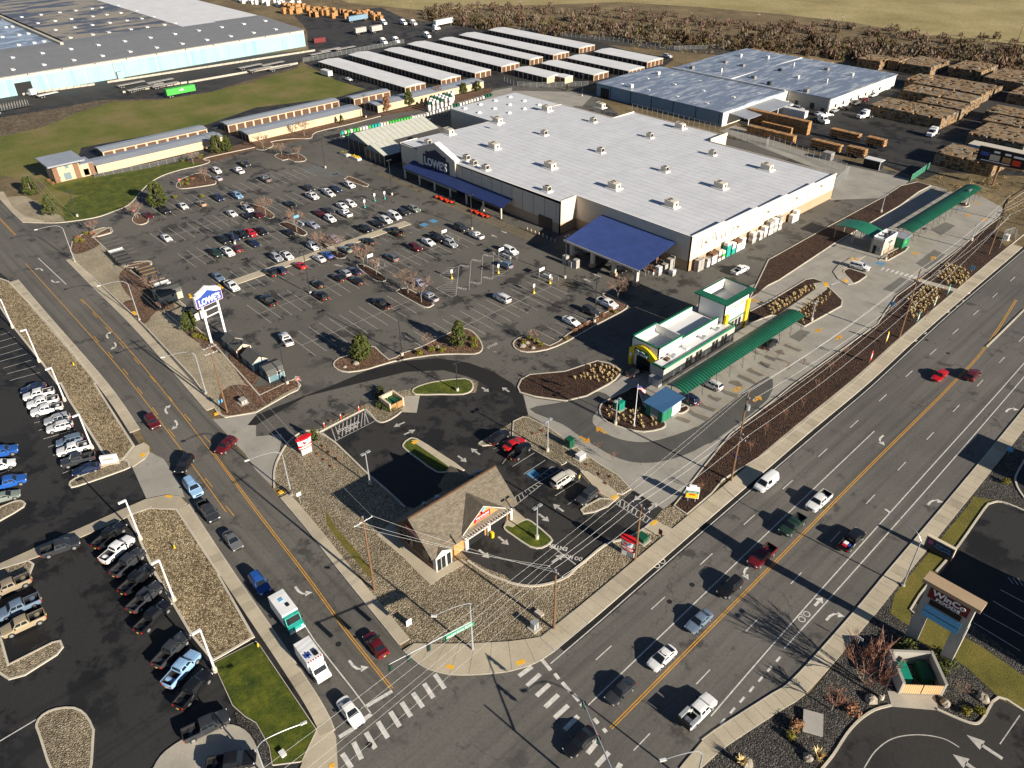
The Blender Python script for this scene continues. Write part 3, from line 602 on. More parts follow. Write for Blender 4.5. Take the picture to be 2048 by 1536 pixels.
# fire lane hatching in front of the doors
for k in range(46): band(m, (-192+k*1.05,141.2), (-190.6+k*1.05,144.4), .14, -.007, 1)
path(m, [(-192.5,141.2),(-144,141.2)], .12, -.007, 1); path(m, [(-191.5,144.4),(-144,144.4)], .12, -.007, 1)
for k in range(24): band(m, (-224+k*1.15,141.4), (-222.8+k*1.15,143.6), .14, -.007, 1)
for k in range(8): band(m, (-128+k*1.2,127), (-127+k*1.2,130.5), .12, -.007, 1)
for (x0,y0) in ((-241.5,126),(-233,128)):
    for k in range(5): band(m, (x0-2.5,y0+k*1.3), (x0+2.5,y0+k*1.3), .1, -.007, 2)
for k in range(12): band(m, (-176+k*1.25,124.5), (-174.8+k*1.25,128.5), .12, -.007, 1)
for (tx,ty) in ((1345,262),(1420,232)): p = T(1,1,tx,ty); m.sheet(R(p.x-1.2,p.y-1,p.x+1.2,p.y+1), -.007, 2)
for (tx,ty,a) in ((1905,352,180),(1985,320,0)): arrow(m, T(1,1,tx,ty), rad(a), 2.6, -.006)
for (tx,ty) in ((680,665),(600,705),(335,1490)): arrow(m, T(2 if ty<1000 else 1,1,tx,ty), rad(180), 2.6, -.006)
struct('store_lot_markings', m, [PWD, PYD, PB])
# dealership stalls
m = MB()
for (a,b) in (((0,1145),(80,1120)),((0,1195),(120,1160)),((0,1250),(145,1205)),((0,1305),(180,1250)),((0,1355),(215,1295)),((25,1410),(250,1345)),((55,1455),(285,1393)),((80,1508),(320,1442))): band(m, T(0,1,*a), T(0,1,*b), .11, -.007)
for (a,b) in (((275,312),(340,295)),((310,372),(370,350)),((345,440),(600,365)),((385,505),(450,480)),((425,572),(480,550)),((500,715),(560,690)),((0,715),(75,690)),((90,860),(140,845))): band(m, T(0,2,*a), T(0,2,*b), .11, -.007)
band(m, T(0,3,0,1320), T(0,3,310,1135), .16, -.007)
struct('dealership_markings', m, [PW])
# shop lot
m = MB(); zz = .017
q = [T(1,2,*p) for p in ((530,385),(870,212),(955,295),(625,462))]; path(m, q+[q[0]], .14, zz)
for k in range(11):
    t = (k+.5)/11; a = (530+340*t, 385-173*t); b = (625+330*t, 462-167*t)
    band(m, T(1,2,min(a[0]+60,870),a[1]-20 if a[0]+60<870 else a[1]), T(1,2,b[0]-40 if t>.2 else b[0],b[1]+10 if t>.2 else b[1]), .16, zz)
for (tx,ty,a) in ((1145,325,-95),(1230,385,85),(1755,540,180),(1650,600,0),(1980,1255,0),(1825,1360,0)): arrow(m, T(1,2,tx,ty), rad(a), 2.5, zz+.001, k=1.1)
for (tx,ty,a) in ((370,990,180),(255,1070,0),(1015,905,-90),(1130,975,90),(365,1395,90)): arrow(m, T(2,2,tx,ty), rad(a), 2.5, zz+.001, k=1.1)
arrow(m, T(1,2,1835,45), rad(0), 2.2, .02, k=1.3); arrow(m, T(1,2,1997,45), rad(180), 2.2, .02, k=1.3)
for (a,b) in (((180,550),(5,660)),((265,610),(95,720)),((525,780),(345,895)),((505,925),(445,965))): band(m, T(2,2,*a), T(2,2,*b), .12, zz)
for q in (((395,680),(205,790)),((320,660),(180,770)),((395,680),(320,660)),((205,790),(0,920)),((230,810),(10,985))): band(m, T(2,2,*q[0]), T(2,2,*q[1]), .12, zz)
for k in range(9): t = k/8; band(m, T(2,2,205-205*t,790+130*t), T(2,2,245-235*t,800+180*t), .12, zz)
for k in range(5): t = k/4; band(m, T(2,2,375-170*t,672+100*t), T(2,2,330-150*t,665+100*t), .12, zz, 1)
q = [T(2,2,*p) for p in ((875,920),(1120,1085),(1080,1115),(835,960))]; path(m, q+[q[0]], .13, zz)
for k in range(8): t = k/7; band(m, T(2,2,870+230*t,925+150*t), T(2,2,860+215*t,985+125*t), .2, zz)
band(m, T(2,2,310,1290), T(2,2,510,1445), .2, zz)
for (a,b) in (((1900,480),(1945,520)),((1970,600),(2048,555))): band(m, T(1,2,a[0],a[1]+40), T(1,2,b[0],b[1]-20), .1, zz)
p = T(2,2,170,720); m.sheet(R(p.x-.9,p.y-.9,p.x+.9,p.y+.9), zz, 1)
struct('shop_lot_markings', m, [PWD, PB])
# wash apron
m = MB(); zz = .019
for (c0,r0,tx,ty,a) in ((2,2,710,370,180),(2,2,585,445,0),(2,2,1805,40,-90),(2,2,1965,120,90),(3,1,405,1105,-90),(3,1,565,1165,90),(3,1,1180,490,-90),(3,1,1320,528,90),(3,1,1597,187,-90),(3,1,1730,220,90),(2,1,1950,870,180),(3,1,1665,88,0)):
    arrow(m, T(c0,r0,tx,ty), rad(a), 2.6, zz, k=1.5)
for k in range(8): t = k/7.5; band(m, T(3,1,905+280*t,625+72*t), T(3,1,930+285*t,605+75*t), .55, zz, 1)
for k in range(6): t = k/5; band(m, T(3,1,470+110*t,765-60*t-15*t), T(3,1,500+120*t,745-25*t-10*t), .4, zz, 1)
for i in range(12):
    for X0 in (0,):
        y = 104.5+3.55*i; pts = [(-67.2,y),(-63.2,y),(-62.6,y+.45),(-63.2,y+.9),(-67.2,y+.9)]
        path(m, pts, .09, zz, 2)
for i in range(13):
    y = 183.5+3.5*i; path(m, [(-71.5,y),(-67.5,y),(-67.0,y+.45),(-67.5,y+.9),(-71.5,y+.9)], .09, zz, 2)
for k in range(6): band(m, T(3,1,735+25*k,555), T(3,1,790+25*k,600), .1, zz, 3)
p = T(3,1,900,573); m.sheet(R(p.x-.9,p.y-.9,p.x+.9,p.y+.9), zz, 3)
for k in range(5): band(m, T(3,1,1500+18*k,125), T(3,1,1530+16*k,150), .1, zz, 3)
struct('wash_markings', m, [PY, PW, PYD, PB])
m = MB()
for k in range(5): pass
p = T(3,3,1730,1365); arrow(m, p, rad(180), 4.2, .01, k=.8); arrow(m, T(3,3,1600,1510), rad(180), 3.6, .01)
path(m, curve(TP((3,3, 770,1536, 860,1400, 1000,1300, 1200,1270, 1400,1300, 1530,1370)),4), .14, .01)
for (a,b) in (((2015,1115),(1855,1345)),((1720,300),(2048,480)),((1640,370),(2020,600)),((1800,200),(2048,345)),((1860,110),(2048,210))): band(m, T(3,3,*a), T(3,3,*b), .13, .012)
for k in range(3): band(m, T(3,3,1920+40*k,10+5*k), T(3,3,1960+40*k,60+10*k), .13, .012)
struct('corner_lot_markings', m, [PWD])
# warning pads at the ramps
for i, (c0,r0,q) in enumerate(((0,2,(1115,575,1145,553,1172,560,1140,592)), (0,2,(1318,905,1330,893,1382,895,1375,915)), (1,3,(1515,735,1530,712,1585,720,1578,755)), (2,3,(28,690,100,668,107,700,38,722)), (0,2,(1708,240,1750,222,1762,238,1718,254)), (1,2,(172,872,215,845,238,860,190,885)),
        (2,2,(790,915,835,888,855,908,805,938)), (2,2,(1105,1125,1145,1090,1168,1105,1125,1140)), (1,2,(1240,475,1280,450,1305,462,1262,485)), (0,1,(1045,965,1080,955,1105,985,1065,992)), (0,1,(1740,745,1755,742,1788,768,1775,772)), (3,1,(440,730,470,725,485,758,455,762)), (3,1,(600,710,625,700,640,715,615,730)), (3,1,(655,540,675,528,690,540,670,552)), (3,1,(692,548,712,537,727,550,708,560)), (1,3,(590,1510,625,1495,630,1536,585,1536)), (3,1,(1180,705,1200,698,1215,708,1195,718)), (0,1,(1505,820,1525,818,1540,845,1518,850)))):
    pz = .174 if (c0,r0) in ((3,1),(1,2),(2,2)) else .154
    struct('tactile_pad', MB().prism(TP((c0,r0,*q)), .02, pz), MT['tactile'])
# ------------------------------------------------------------------ building materials
def ribbed(name, c, axis=0, pitch=.5, r=.45, metal=0.0, dark=.75, var=.1, bump=.5):
    m = N(name)
    sp = m.n('ShaderNodeSeparateXYZ'); m.l(m.pos(), sp.inputs[0])
    mu = m.n('ShaderNodeMath', operation='MULTIPLY'); m.l(sp.outputs[axis], mu.inputs[0]); mu.inputs[1].default_value = 1/pitch
    fr = m.n('ShaderNodeMath', operation='FRACT'); m.l(mu.outputs[0], fr.inputs[0])
    rib = m.ramp(fr.outputs[0], [(.0, 0.0), (.08, 1.0), (.92, 1.0), (1.0, 0.0)])
    b = m.ramp(m.noise(.25, 6, .6), [(.25, tuple(x*(1-var) for x in c)), (.75, tuple(x*(1+var) for x in c))])
    b = m.mix(rib, tuple(x*dark for x in c), b)
    m.bump(rib, bump, .05)
    return m.set(b, r, metal)
def streaky(name, c, c2, r=.7, amt=.6, axis_s=(1,1,.05), scale=.7, lo=.5, hi=.62):
    m = N(name)
    b = m.ramp(m.noise(.15, 5, .6), [(.25, tuple(x*.9 for x in c)), (.75, tuple(x*1.07 for x in c))])
    b = m.mix(m.ramp(m.noise(scale, 6, .65, stretch=axis_s), [(lo, 0.0), (hi, amt)]), b, c2)
    return m.set(b, r)
plain('wall_cream', (.58,.50,.40), .85, .06, .3); plain('wall_tan', (.38,.27,.17), .85, .07, .3); plain('wall_beige', (.56,.42,.27), .85, .08, .3)
streaky('store_roof', (.57,.58,.60), (.42,.42,.43), .6, .35, (1,.25,1), .35, .5, .68)
streaky('roof_white', (.66,.66,.66), (.52,.51,.49), .55, .4, (.3,1,1), .25, .5, .7)
ribbed('roof_grey', (.28,.30,.33), 1, .9, .4, .0, .8); ribbed('warehouse_roof', (.20,.20,.20), 1, 1.2, .55, 0, .85)
streaky('warehouse_blue', (.27,.42,.46), (.13,.32,.42), .7, .55, (1,1,.04), .35, .50, .66)
plain('wall_offwhite', (.50,.46,.37), .8, .08, .2)
streaky('roof_old', (.30,.26,.20), (.07,.085,.12), .55, .95, (1,.35,1), .12, .49, .55)
streaky('roof_wet_sheen', (.16,.19,.23), (.42,.48,.56), .3, .9, (1,.4,1), .25, .46, .56)  # pale streaks: reflections off the wet roof put into its colour
streaky('packing_roof', (.17,.205,.27), (.42,.45,.49), .35, .8, (1,.22,1), .45, .49, .60)
plain('packing_wall_blue', (.16,.25,.33), .7, .1, .15); plain('packing_wall_white', (.66,.63,.55), .75, .06, .2)
plain('door_brown', (.10,.052,.034), .6, .12, 1.5); plain('door_brown_shade', (.035,.028,.028), .6, .1, 1.5); plain('trim_cream', (.62,.52,.38), .75, .05, 1)  # darker door colour paints in the shade of the rows' unlit sides
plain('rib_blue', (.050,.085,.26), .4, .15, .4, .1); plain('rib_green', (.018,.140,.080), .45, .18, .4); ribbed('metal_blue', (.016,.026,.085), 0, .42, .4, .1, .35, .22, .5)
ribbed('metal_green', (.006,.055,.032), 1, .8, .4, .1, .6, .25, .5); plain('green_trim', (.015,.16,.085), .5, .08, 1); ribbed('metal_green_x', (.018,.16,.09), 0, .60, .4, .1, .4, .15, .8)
ribbed('roof_blue_flat', (.06,.15,.29), 0, .45, .35, .2, .6)
plain('white_wall', (.74,.72,.67), .75, .04, .4); plain('white_metal', (.74,.74,.73), .4, .05, 1); plain('grey_wall', (.40,.38,.33), .8, .08, .4); plain('grey_metal', (.30,.30,.30), .45, .1, 2, .3); plain('galv', (.42,.44,.45), .4, .08, 3, .4)
plain('dark_metal', (.03,.03,.032), .5, .1, 2); plain('black', (.008,.008,.009), .7, .1, 2); plain('yellow_panel', (.72,.50,.015), .5, .05, 1); plain('unit_beige', (.52,.47,.39), .6, .06, 1); plain('unit_side', (.21,.20,.19), .6, .1, 2)
plain('navy', (.012,.016,.05), .5, .1, 1); plain('sign_blue', (.03,.07,.30), .4, .05, 1); plain('sign_white', (.82,.81,.79), .45, .03, 1); plain('sign_red', (.62,.015,.02), .4, .05, 1); plain('sign_maroon', (.13,.012,.014), .45, .06, 1); plain('sign_lightblue', (.12,.38,.62), .45, .05, 1); plain('sign_magenta', (.30,.06,.20), .5, .05, 1)
plain('silver_letter', (.62,.62,.60), .4, .05, 1); plain('wood_pole', (.17,.095,.05), .85, .25, 2, 0, .4, 8); plain('wood_light', (.42,.24,.10), .8, .25, 1.5); plain('brick', (.22,.12,.07), .85, .3, 2.5); plain('orange_wall', (.47,.24,.085), .8, .06, .5); plain('brown_wall', (.10,.068,.045), .8, .08, .5)
plain('board_white', (.62,.60,.54), .7, .08, 1); plain('greenhouse_roof', (.46,.46,.40), .45, .08, .5); plain('plastic_white', (.66,.65,.62), .5, .1, 2); plain('wrap_beige', (.52,.44,.36), .5, .2, 2); plain('wrap_green', (.06,.36,.06), .5, .2, 2); plain('wrap_dkgreen', (.008,.085,.042), .5, .2, 2); plain('wrap_teal', (.02,.32,.26), .5, .2, 2); plain('wrap_brown', (.16,.08,.045), .6, .2, 2); plain('wrap_grey', (.34,.32,.29), .6, .2, 2)
m = N('glass_dark'); m.set((.012,.016,.02), .06); m = N('glass_pale'); m.set((.16,.22,.24), .08)
plain('orange_red', (.62,.04,.012), .4, .1, 2); plain('tan_gate', (.62,.42,.22), .7, .08, 1); plain('bin_green', (.01,.22,.15), .45, .1, 2); plain('stone_rock', (.32,.28,.22), .9, .25, 1.5, 0, .6, 4); plain('red_cone', (.7,.09,.02), .5, .05, 2)
m = N('shingle')
bk = m.n('ShaderNodeTexBrick'); bk.inputs['Scale'].default_value = 1.6; bk.inputs['Color1'].default_value = (.175,.15,.112,1); bk.inputs['Color2'].default_value = (.115,.097,.072,1); bk.inputs['Mortar'].default_value = (.09,.075,.055,1); bk.inputs['Mortar Size'].default_value = .03; bk.inputs['Brick Width'].default_value = .8; bk.inputs['Row Height'].default_value = .3
mp = m.n('ShaderNodeMapping'); mp.inputs['Rotation'].default_value = (0,0,rad(90)); m.l(m.pos(), mp.inputs[0]); m.l(mp.outputs[0], bk.inputs['Vector'])
cc = m.mix(1.0, bk.outputs['Color'], m.ramp(m.noise(1.2, 5, .7), [(.3,.8),(.7,1.2)]), 'MULTIPLY'); m.bump(bk.outputs['Fac'], .4, .03); m.set(cc, .9)
m = N('chain_link'); tr = m.n('ShaderNodeBsdfTransparent'); mx = m.n('ShaderNodeMixShader'); mx.inputs[0].default_value = .2
m.set((.25,.26,.26), .5); m.l(tr.outputs[0], mx.inputs[1]); m.l(m.b.outputs[0], mx.inputs[2]); m.l(mx.outputs[0], m.t.nodes['Material Output'].inputs['Surface'])
m = N('slats'); m.set((.5,.4,.3), .8)

MCACHE = {}
def boxmesh(sx, sy, sz, mat, key='b'):
    k = (round(sx,2),round(sy,2),round(sz,2),mat,key)
    if k not in MCACHE: MCACHE[k] = MB().bb(-sx/2,-sy/2,0,sx/2,sy/2,sz).mesh('piece', MT[mat])
    return MCACHE[k]
def letters(parent, txt, c, right, up, h, mat, width=None, depth=.08, bold=.0, name='lettering'):
    cu = bpy.data.curves.new('t', 'FONT'); cu.body = txt; cu.size = 1; cu.align_x = 'CENTER'; cu.align_y = 'CENTER'; cu.extrude = .01; cu.offset = bold; cu.resolution_u = 2
    ob = bpy.data.objects.new('t', cu); col.objects.link(ob)
    me = bpy.data.meshes.new_from_object(ob); bpy.data.objects.remove(ob); bpy.data.curves.remove(cu)
    xs = [v.co.x for v in me.vertices]; ys = [v.co.y for v in me.vertices]
    sx, sy = max(xs)-min(xs), max(ys)-min(ys); mx_, my_ = (max(xs)+min(xs))/2, (max(ys)+min(ys))/2
    kh = h/sy; kw = (width/sx) if width else kh
    right, up = Vector(right).normalized(), Vector(up).normalized(); nrm = right.cross(up); c = Vector(c)
    off = ORG[parent.name] if parent is not None else c
    for v in me.vertices:
        p = c + right*((v.co.x-mx_)*kw) + up*((v.co.y-my_)*kh) + nrm*(v.co.z/.01*depth/2)
        v.co = p - off
    me.materials.clear(); me.materials.append(MT[mat])
    return link(me, name, parent, None if parent else c, org_of=off)
XP, YP, ZP, XM, YM = (1,0,0), (0,1,0), (0,0,1), (-1,0,0), (0,-1,0)

plain('seam_grey', (.46,.46,.46), .6, .1, 2)
# ------------------------------------------------------------------ the big store
root = thing('store_building', (-162,190,0), 'huge white-roofed home improvement store with navy gabled sign over its entrance', 'store')
zr = lambda y: 9.3-(y-157)*.0262
foot = [(-220,150.4),(-144,150.4),(-144,157),(-104,157),(-104,231),(-150.5,231),(-150.5,241),(-193,241),(-193,229),(-214,229),(-220,229)]
mb = MB()
def wallseg(a, b, z0, z1a, z1b, m=0, t=.3, mb=mb):
    a, b = Vector(a), Vector(b); d = (b-a).normalized(); n = Vector((d.y,-d.x))*t     # inward to the right of a->b
    mb.add([(*a,z0),(*b,z0),(*(b+n),z0),(*(a+n),z0),(*a,z1a),(*b,z1b),(*(b+n),z1b),(*(a+n),z1a)], [(3,2,1,0),(4,5,6,7),(0,1,5,4),(1,2,6,5),(2,3,7,6),(3,0,4,7)], m)
def wall2(a, b, za, zb, split=2.9, mb=mb):
    wallseg(a, b, 0, split, split, 1, mb=mb); wallseg(a, b, split, za, zb, 0, mb=mb)
wall2((-144,150.4),(-220,150.4), 9.65, 9.0); wall2((-144,157),(-144,150.4), 9.65, 9.65); wall2((-104.0,157),(-144,157), 9.65, 9.65)
ys = [157, 171.5, 187, 202.5, 217.5, 231]; zs = [9.75, 9.3, 8.85, 8.4, 7.95]
for i in range(5): wall2((-104,ys[i+1]),(-104,ys[i]), zs[i], zs[i])
wall2((-150.5,231),(-104,231), 7.6, 7.6); wall2((-150.5,241),(-150.5,231), 8.4, 8.4); wall2((-193,241),(-150.5,241), 7.3, 7.3); wall2((-193,229),(-193,241), 7.6, 7.6); wall2((-220,229),(-193,229), 7.6, 7.6)
wall2((-220,150.4),(-220,157.5), 9.4, 9.4); wall2((-220,157.5),(-220,193), 8.9, 8.4); wall2((-220,193),(-220,229), 7.6, 7.6)
mb.build('wall', [MT['wall_cream'], MT['wall_tan']], root)
rf = MB()
rp = inset(foot, .28); rf.add([(x,y,zr(y)-.02) for x,y in rp], [tuple(range(len(rp)))]); rf.add([(x,y,zr(y)-.4) for x,y in rp], [tuple(range(len(rp)-1,-1,-1))])
roof = rf.build('roof', MT['store_roof'], root)
# membrane seams, laid across the roof
for k in range(33):
    y = 152+2.7*k
    x0, x1 = (-219.6,-144.4) if y < 157.6 else (-219.6,-104.4) if y < 229 else (-192.6,-150.9) if y > 231 else (-192.6,-104.4)
    MB().bb(x0,y-.05,zr(y)-.02,x1,y+.05,zr(y)+.006).build('seam', MT['roof_white' if k%9==4 else 'seam_grey'], roof)
# white coping on the walls
cp = MB()
for a,b,za,zb in (((-144,150.4),(-220,150.4),9.65,9.0),((-144,157),(-144,150.4),9.65,9.65),((-104,157),(-144,157),9.65,9.65),((-220,150.4),(-220,157.5),9.4,9.4)): wallseg(a,b,min(za,zb)-.05,za+.06,zb+.06,0,.36,cp)
for i in range(5): wallseg((-103.97,ys[i+1]),(-103.97,ys[i]), zs[i]-.02, zs[i]+.06, zs[i]+.06, 0, .36, cp)
cp.build('coping', MT['white_wall'], root)
# entrance gable with sign
gb = MB(); gx = [(-209.5,0),(-209.5,10.2),(-199.7,13.6),(-189.9,10.2),(-189.9,0)]
gb.add([(x,149.85,z) for x,z in gx]+[(x,151.6,z) for x,z in gx], [(0,4,3,2,1),(5,6,7,8,9),(1,2,7,6),(2,3,8,7),(3,4,9,8),(0,1,6,5)])
g = gb.build('entrance_gable', MT['wall_cream'], root)
rk = MB()
for a,b in (((-209.7,10.15),(-199.7,13.65)),((-199.7,13.65),(-189.7,10.15))): rk.add([(a[0],149.6,a[1]),(b[0],149.6,b[1]),(b[0],151.8,b[1]),(a[0],151.8,a[1]),(a[0],149.6,a[1]+.25),(b[0],149.6,b[1]+.25),(b[0],151.8,b[1]+.25),(a[0],151.8,a[1]+.25)], [(3,2,1,0),(4,5,6,7),(0,1,5,4),(1,2,6,5),(2,3,7,6),(3,0,4,7)])
rk.build('gable_trim', MT['white_wall'], g)
sgp = [(-206.3,4.8),(-206.3,9.0),(-204.9,9.0),(-204.9,10.2),(-203.6,10.2),(-199.7,11.6),(-195.8,10.2),(-194.5,10.2),(-194.5,9.0),(-192.9,9.0),(-192.9,4.8)]
sg = MB(); n = len(sgp); sg.add([(x,149.6,z) for x,z in sgp]+[(x,149.86,z) for x,z in sgp], [tuple(range(n-1,-1,-1))]+[(i,(i+1)%n,n+(i+1)%n,n+i) for i in range(n)])
s = sg.build('sign_panel', MT['navy'], root); letters(s, "LOWE'S", (-199.6,149.5,7.1), XP, ZP, 2.9, 'silver_letter', 11.6, .2, .03)
letters(root, "LOWE'S", (-103.85,169.5,6.7), YP, ZP, 2.9, 'white_wall', 15.5, .35, .02)
# awning, posts, glazing
aw = MB(); aw.add([(-212.5,150.2,5.1),(-163.5,150.2,5.1),(-163.2,145.4,3.7),(-212.8,145.4,3.7),(-212.5,150.2,4.9),(-163.5,150.2,4.9),(-163.2,145.4,3.5),(-212.8,145.4,3.5)], [(3,2,1,0),(4,5,6,7),(3,0,4,7),(2,3,7,6),(1,2,6,5)])
aw.build('awning', MT['metal_blue'], root); ri = MB()
for k in range(61): ri.add([(-212.6+k*.81,150.15,5.17),(-212.3+k*.81,150.15,5.17),(-212.3+k*.81,145.4,3.78),(-212.6+k*.81,145.4,3.78)], [(3,2,1,0)])
tag(ri.build('awning_ribs', MT['rib_blue'], root), kind='stuff')
for k in range(10): MB().bb(-187+k*4.6,150.32,2.95,-186.94+k*4.6,150.41,9.0).build('panel_joint', MT['wall_tan'], root)
for k in range(9): MB().bb(-104.02,160+k*7.8,2.95,-103.95,160.06+k*7.8,7.5).build('panel_joint', MT['wall_tan'], root)
for k in range(7): MB().bb(-212+k*8-.2,145.7,0,-212+k*8+.2,146.1,3.65).build('awning_post', MT['wall_cream'], root)
for k in range(5): MB().bb(-210+k*2.4,150.2,.4,-207.8+k*2.4,150.35,3.4).build('window', MT['glass_pale'], root)
for k in range(6): MB().bb(-196+k*2.0,150.2,.1,-194.2+k*2.0,150.36,3.0).build('door', MT['glass_dark'], root)
MB().bb(-152.5,150.2,0,-147,150.34,3.6).build('roller_door', MT['brown_wall'], root); MB().bb(-151,156.8,.5,-149,156.95,2.6).build('vent', MT['dark_metal'], root)
for y in (163.5,178,193,208,222): MB().box(-103.8,y,6.3,.5,.7,.3).build('wall_lamp', MT['unit_side'], root)
# low roof of the lumber side with domed skylights
root2 = thing('lumber_wing', (-233,210,0), 'lower white roof wing with rows of domed skylights behind the store garden yard', 'building')
MB().bb(-246,193.5,0,-220.4,228,7.1).build('wall', MT['wall_cream'], root2)
rr = MB().bb(-246.2,193.3,7.1,-220.35,228.2,7.45).build('roof', MT['store_roof'], root2)
MB().bb(-246.3,193.2,7.4,-220.3,193.5,7.7).build('coping', MT['white_wall'], root2)
dm = MB()
for i in range(3):
    r0, r1, z0, z1 = (.9,.75,.32,.75)[i], (.75,.4,.0)[i], (.0,.4,.62)[i], (.4,.62,.7)[i]
    dm.add([(math.cos(a*math.pi/4)*r0,math.sin(a*math.pi/4)*r0,z0) for a in range(8)]+[(math.cos(a*math.pi/4)*r1,math.sin(a*math.pi/4)*r1,z1) for a in range(8)], [(a,(a+1)%8,8+(a+1)%8,8+a) for a in range(8)])
dme = dm.mesh('skylight', MT['sign_white'], smooth=True)
for i in range(3):
    for j in range(4): piece(dme, 'skylight', root2, (-242+i*8.5,197.5+j*8,7.45))
# rooftop units
def unit_mesh(big):
    a = MB(); a.box(0,0,.14,4.4 if big else 2.9,3.2 if big else 2.3,.28); pad = a.mesh('pad', MT['roof_white'])
    a = MB()
    if big: a.add([(-1.6,-1.1,.3),(1.6,-1.1,.3),(1.6,1.1,.3),(-1.6,1.1,.3),(-1.6,-1.1,2.1),(1.6,-1.1,1.75),(1.6,1.1,1.75),(-1.6,1.1,2.1)], [(3,2,1,0),(4,5,6,7),(0,1,5,4),(1,2,6,5),(2,3,7,6),(3,0,4,7)])
    else: a.box(0,0,1.0,2.0,1.5,1.4)
    cab = a.mesh('cabinet', MT['unit_beige'])
    a = MB()
    if big:
        for y in (-.5,.5): a.box(-.5,y,2.02,1.1,.55,.06,0,0,.11)
    else: a.cyl(0,0,1.7,1.78,.55,10)
    fan = a.mesh('fan', MT['dark_metal'])
    a = MB()
    if big: a.box(1.62,.3,.9,.06,.7,.7)
    else: a.box(1.02,0,1.0,.06,1.2,1.0); 
    gr = a.mesh('grille', MT['black' if not big else 'dark_metal'])
    return [('pad',pad),('cabinet',cab),('fan',fan),('grille',gr)]
UB, US = unit_mesh(True), unit_mesh(False)
ordn = ['first','second','third','fourth','fifth','sixth','seventh','eighth','ninth','tenth','eleventh','twelfth']
ub = [(1093,221),(995,245),(1201,215),(1360,256),(898,268),(988,297),(1100,336),(1228,377),(1342,413),(1440,376),(1533,339)]
usm = [(1186,244),(1088,270),(1299,275),(1201,305),(1424,310),(1329,343),(1094,383),(933,320),(947,331),(971,340),(856,289)]
def near_phrase(i, lst): return ordn[i]
for big, lst, U in ((True,ub,UB),(False,usm,US)):
    lst = sorted(lst)
    for i, q in enumerate(lst):
        p = P(*q, 8.6); p = P(*q, zr(p.y)); p.z = zr(p.y)-.01
        t = thing('rooftop_unit', p, f"{'large beige' if big else 'small grey-sided'} rooftop air unit on the store roof, {ordn[i]} of its size from the left", 'air unit', 'rooftop air units')
        for nm, me in U: link(me, nm, t)
tp = P(999,260,8.7); st = thing('satellite_dish', tp, 'white satellite dish on a mast standing on the store roof', 'dish')
MB().cyl(tp.x,tp.y,tp.z,tp.z+1.9,.07,6).build('mast', MT['galv'], st); MB().tube([(tp.x+.1,tp.y-.1,tp.z+2.1),(tp.x+.25,tp.y-.2,tp.z+2.2)],.15,10,.7).build('dish', MT['sign_white'], st)
# canopy over the lumber loading
root = thing('loading_canopy', (-120,149.5,0), 'sloping blue metal canopy on pale columns over the lumber loading lane', 'canopy')
ca = MB(); q = [(-134.3,157.6,6.9),(-108.6,157.6,6.9),(-106.7,140.0,5.2),(-132.2,140.0,5.2)]
ca.add([*q,*[(x,y,z-.35) for x,y,z in q]], [(3,2,1,0),(4,5,6,7),(0,1,5,4),(1,2,6,5),(2,3,7,6),(3,0,4,7)]); cr = ca.build('roof_sheet', MT['metal_blue'], root)
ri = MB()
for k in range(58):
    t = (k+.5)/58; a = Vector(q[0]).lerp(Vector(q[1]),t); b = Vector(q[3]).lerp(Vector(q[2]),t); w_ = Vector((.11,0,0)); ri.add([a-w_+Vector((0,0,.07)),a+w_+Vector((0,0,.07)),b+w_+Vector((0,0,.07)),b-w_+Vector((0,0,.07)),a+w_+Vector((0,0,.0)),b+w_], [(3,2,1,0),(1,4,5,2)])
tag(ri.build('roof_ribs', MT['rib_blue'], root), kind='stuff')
fa = MB(); fa.add([(-132.4,139.85,4.7),(-106.5,139.85,4.7),(-106.5,140.05,4.7),(-132.4,140.05,4.7),(-132.4,139.85,5.2),(-106.5,139.85,5.2),(-106.5,140.05,5.2),(-132.4,140.05,5.2)], [(3,2,1,0),(4,5,6,7),(0,1,5,4),(1,2,6,5),(2,3,7,6),(3,0,4,7)]); fa.build('fascia', MT['wall_cream'], root)
for k in range(4): x = -130.6+k*7.4; cl = MB().bb(x-.45,141,0,x+.45,141.9,4.95).build('column', MT['wall_cream'], root); MB().bb(x-.7,140.75,0,x+.7,142.15,.9).build('plinth', MT['wall_tan'], cl)
# garden centre greenhouses
def gable_y(name, label, x0, xr, x1, y0, y1, ze, zp, roofmat, wallmat, openfront=False):
    r = thing(name, ((x0+x1)/2,(y0+y1)/2,0), label, 'greenhouse')
    a = MB(); a.add([(x0-.3,y0,ze-.1),(xr,y0,zp),(xr,y1,zp),(x0-.3,y1,ze-.1)], [(0,1,2,3)]); a.add([(xr,y0,zp),(x1+.3,y0,ze-.1),(x1+.3,y1,ze-.1),(xr,y1,zp)], [(0,1,2,3)]); a.build('roof', MT[roofmat], r)
    n = int((y1-y0)/2.2)
    for k in range(n+1):
        y = y0+(y1-y0)*k/n; b = MB(); b.tube([(x0-.3,y,ze-.06),(xr,y,zp+.05),(x1+.3,y,ze-.06)], .05, 4); b.build('rafter', MT['galv'], r)
    b = MB(); b.add([(x0,y0+.05,ze),(xr,y0+.05,zp),(x1,y0+.05,ze)], [(0,2,1)]); b.build('gable_panel', MT['glass_pale'], r)
    b = MB(); b.bb(x0,y0+.3,.3,x1,y0+.34,ze-.1); b.bb(x1-.05,y0+.3,.3,x1,y1,ze-.1); b.build('front_screen', MT['dark_metal'], r)
    for k in range(5): x = x0+(x1-x0)*k/4; MB().bb(x-.08,y0+.1,0,x+.08,y0+.26,ze).build('post', MT['galv'], r)
    return r
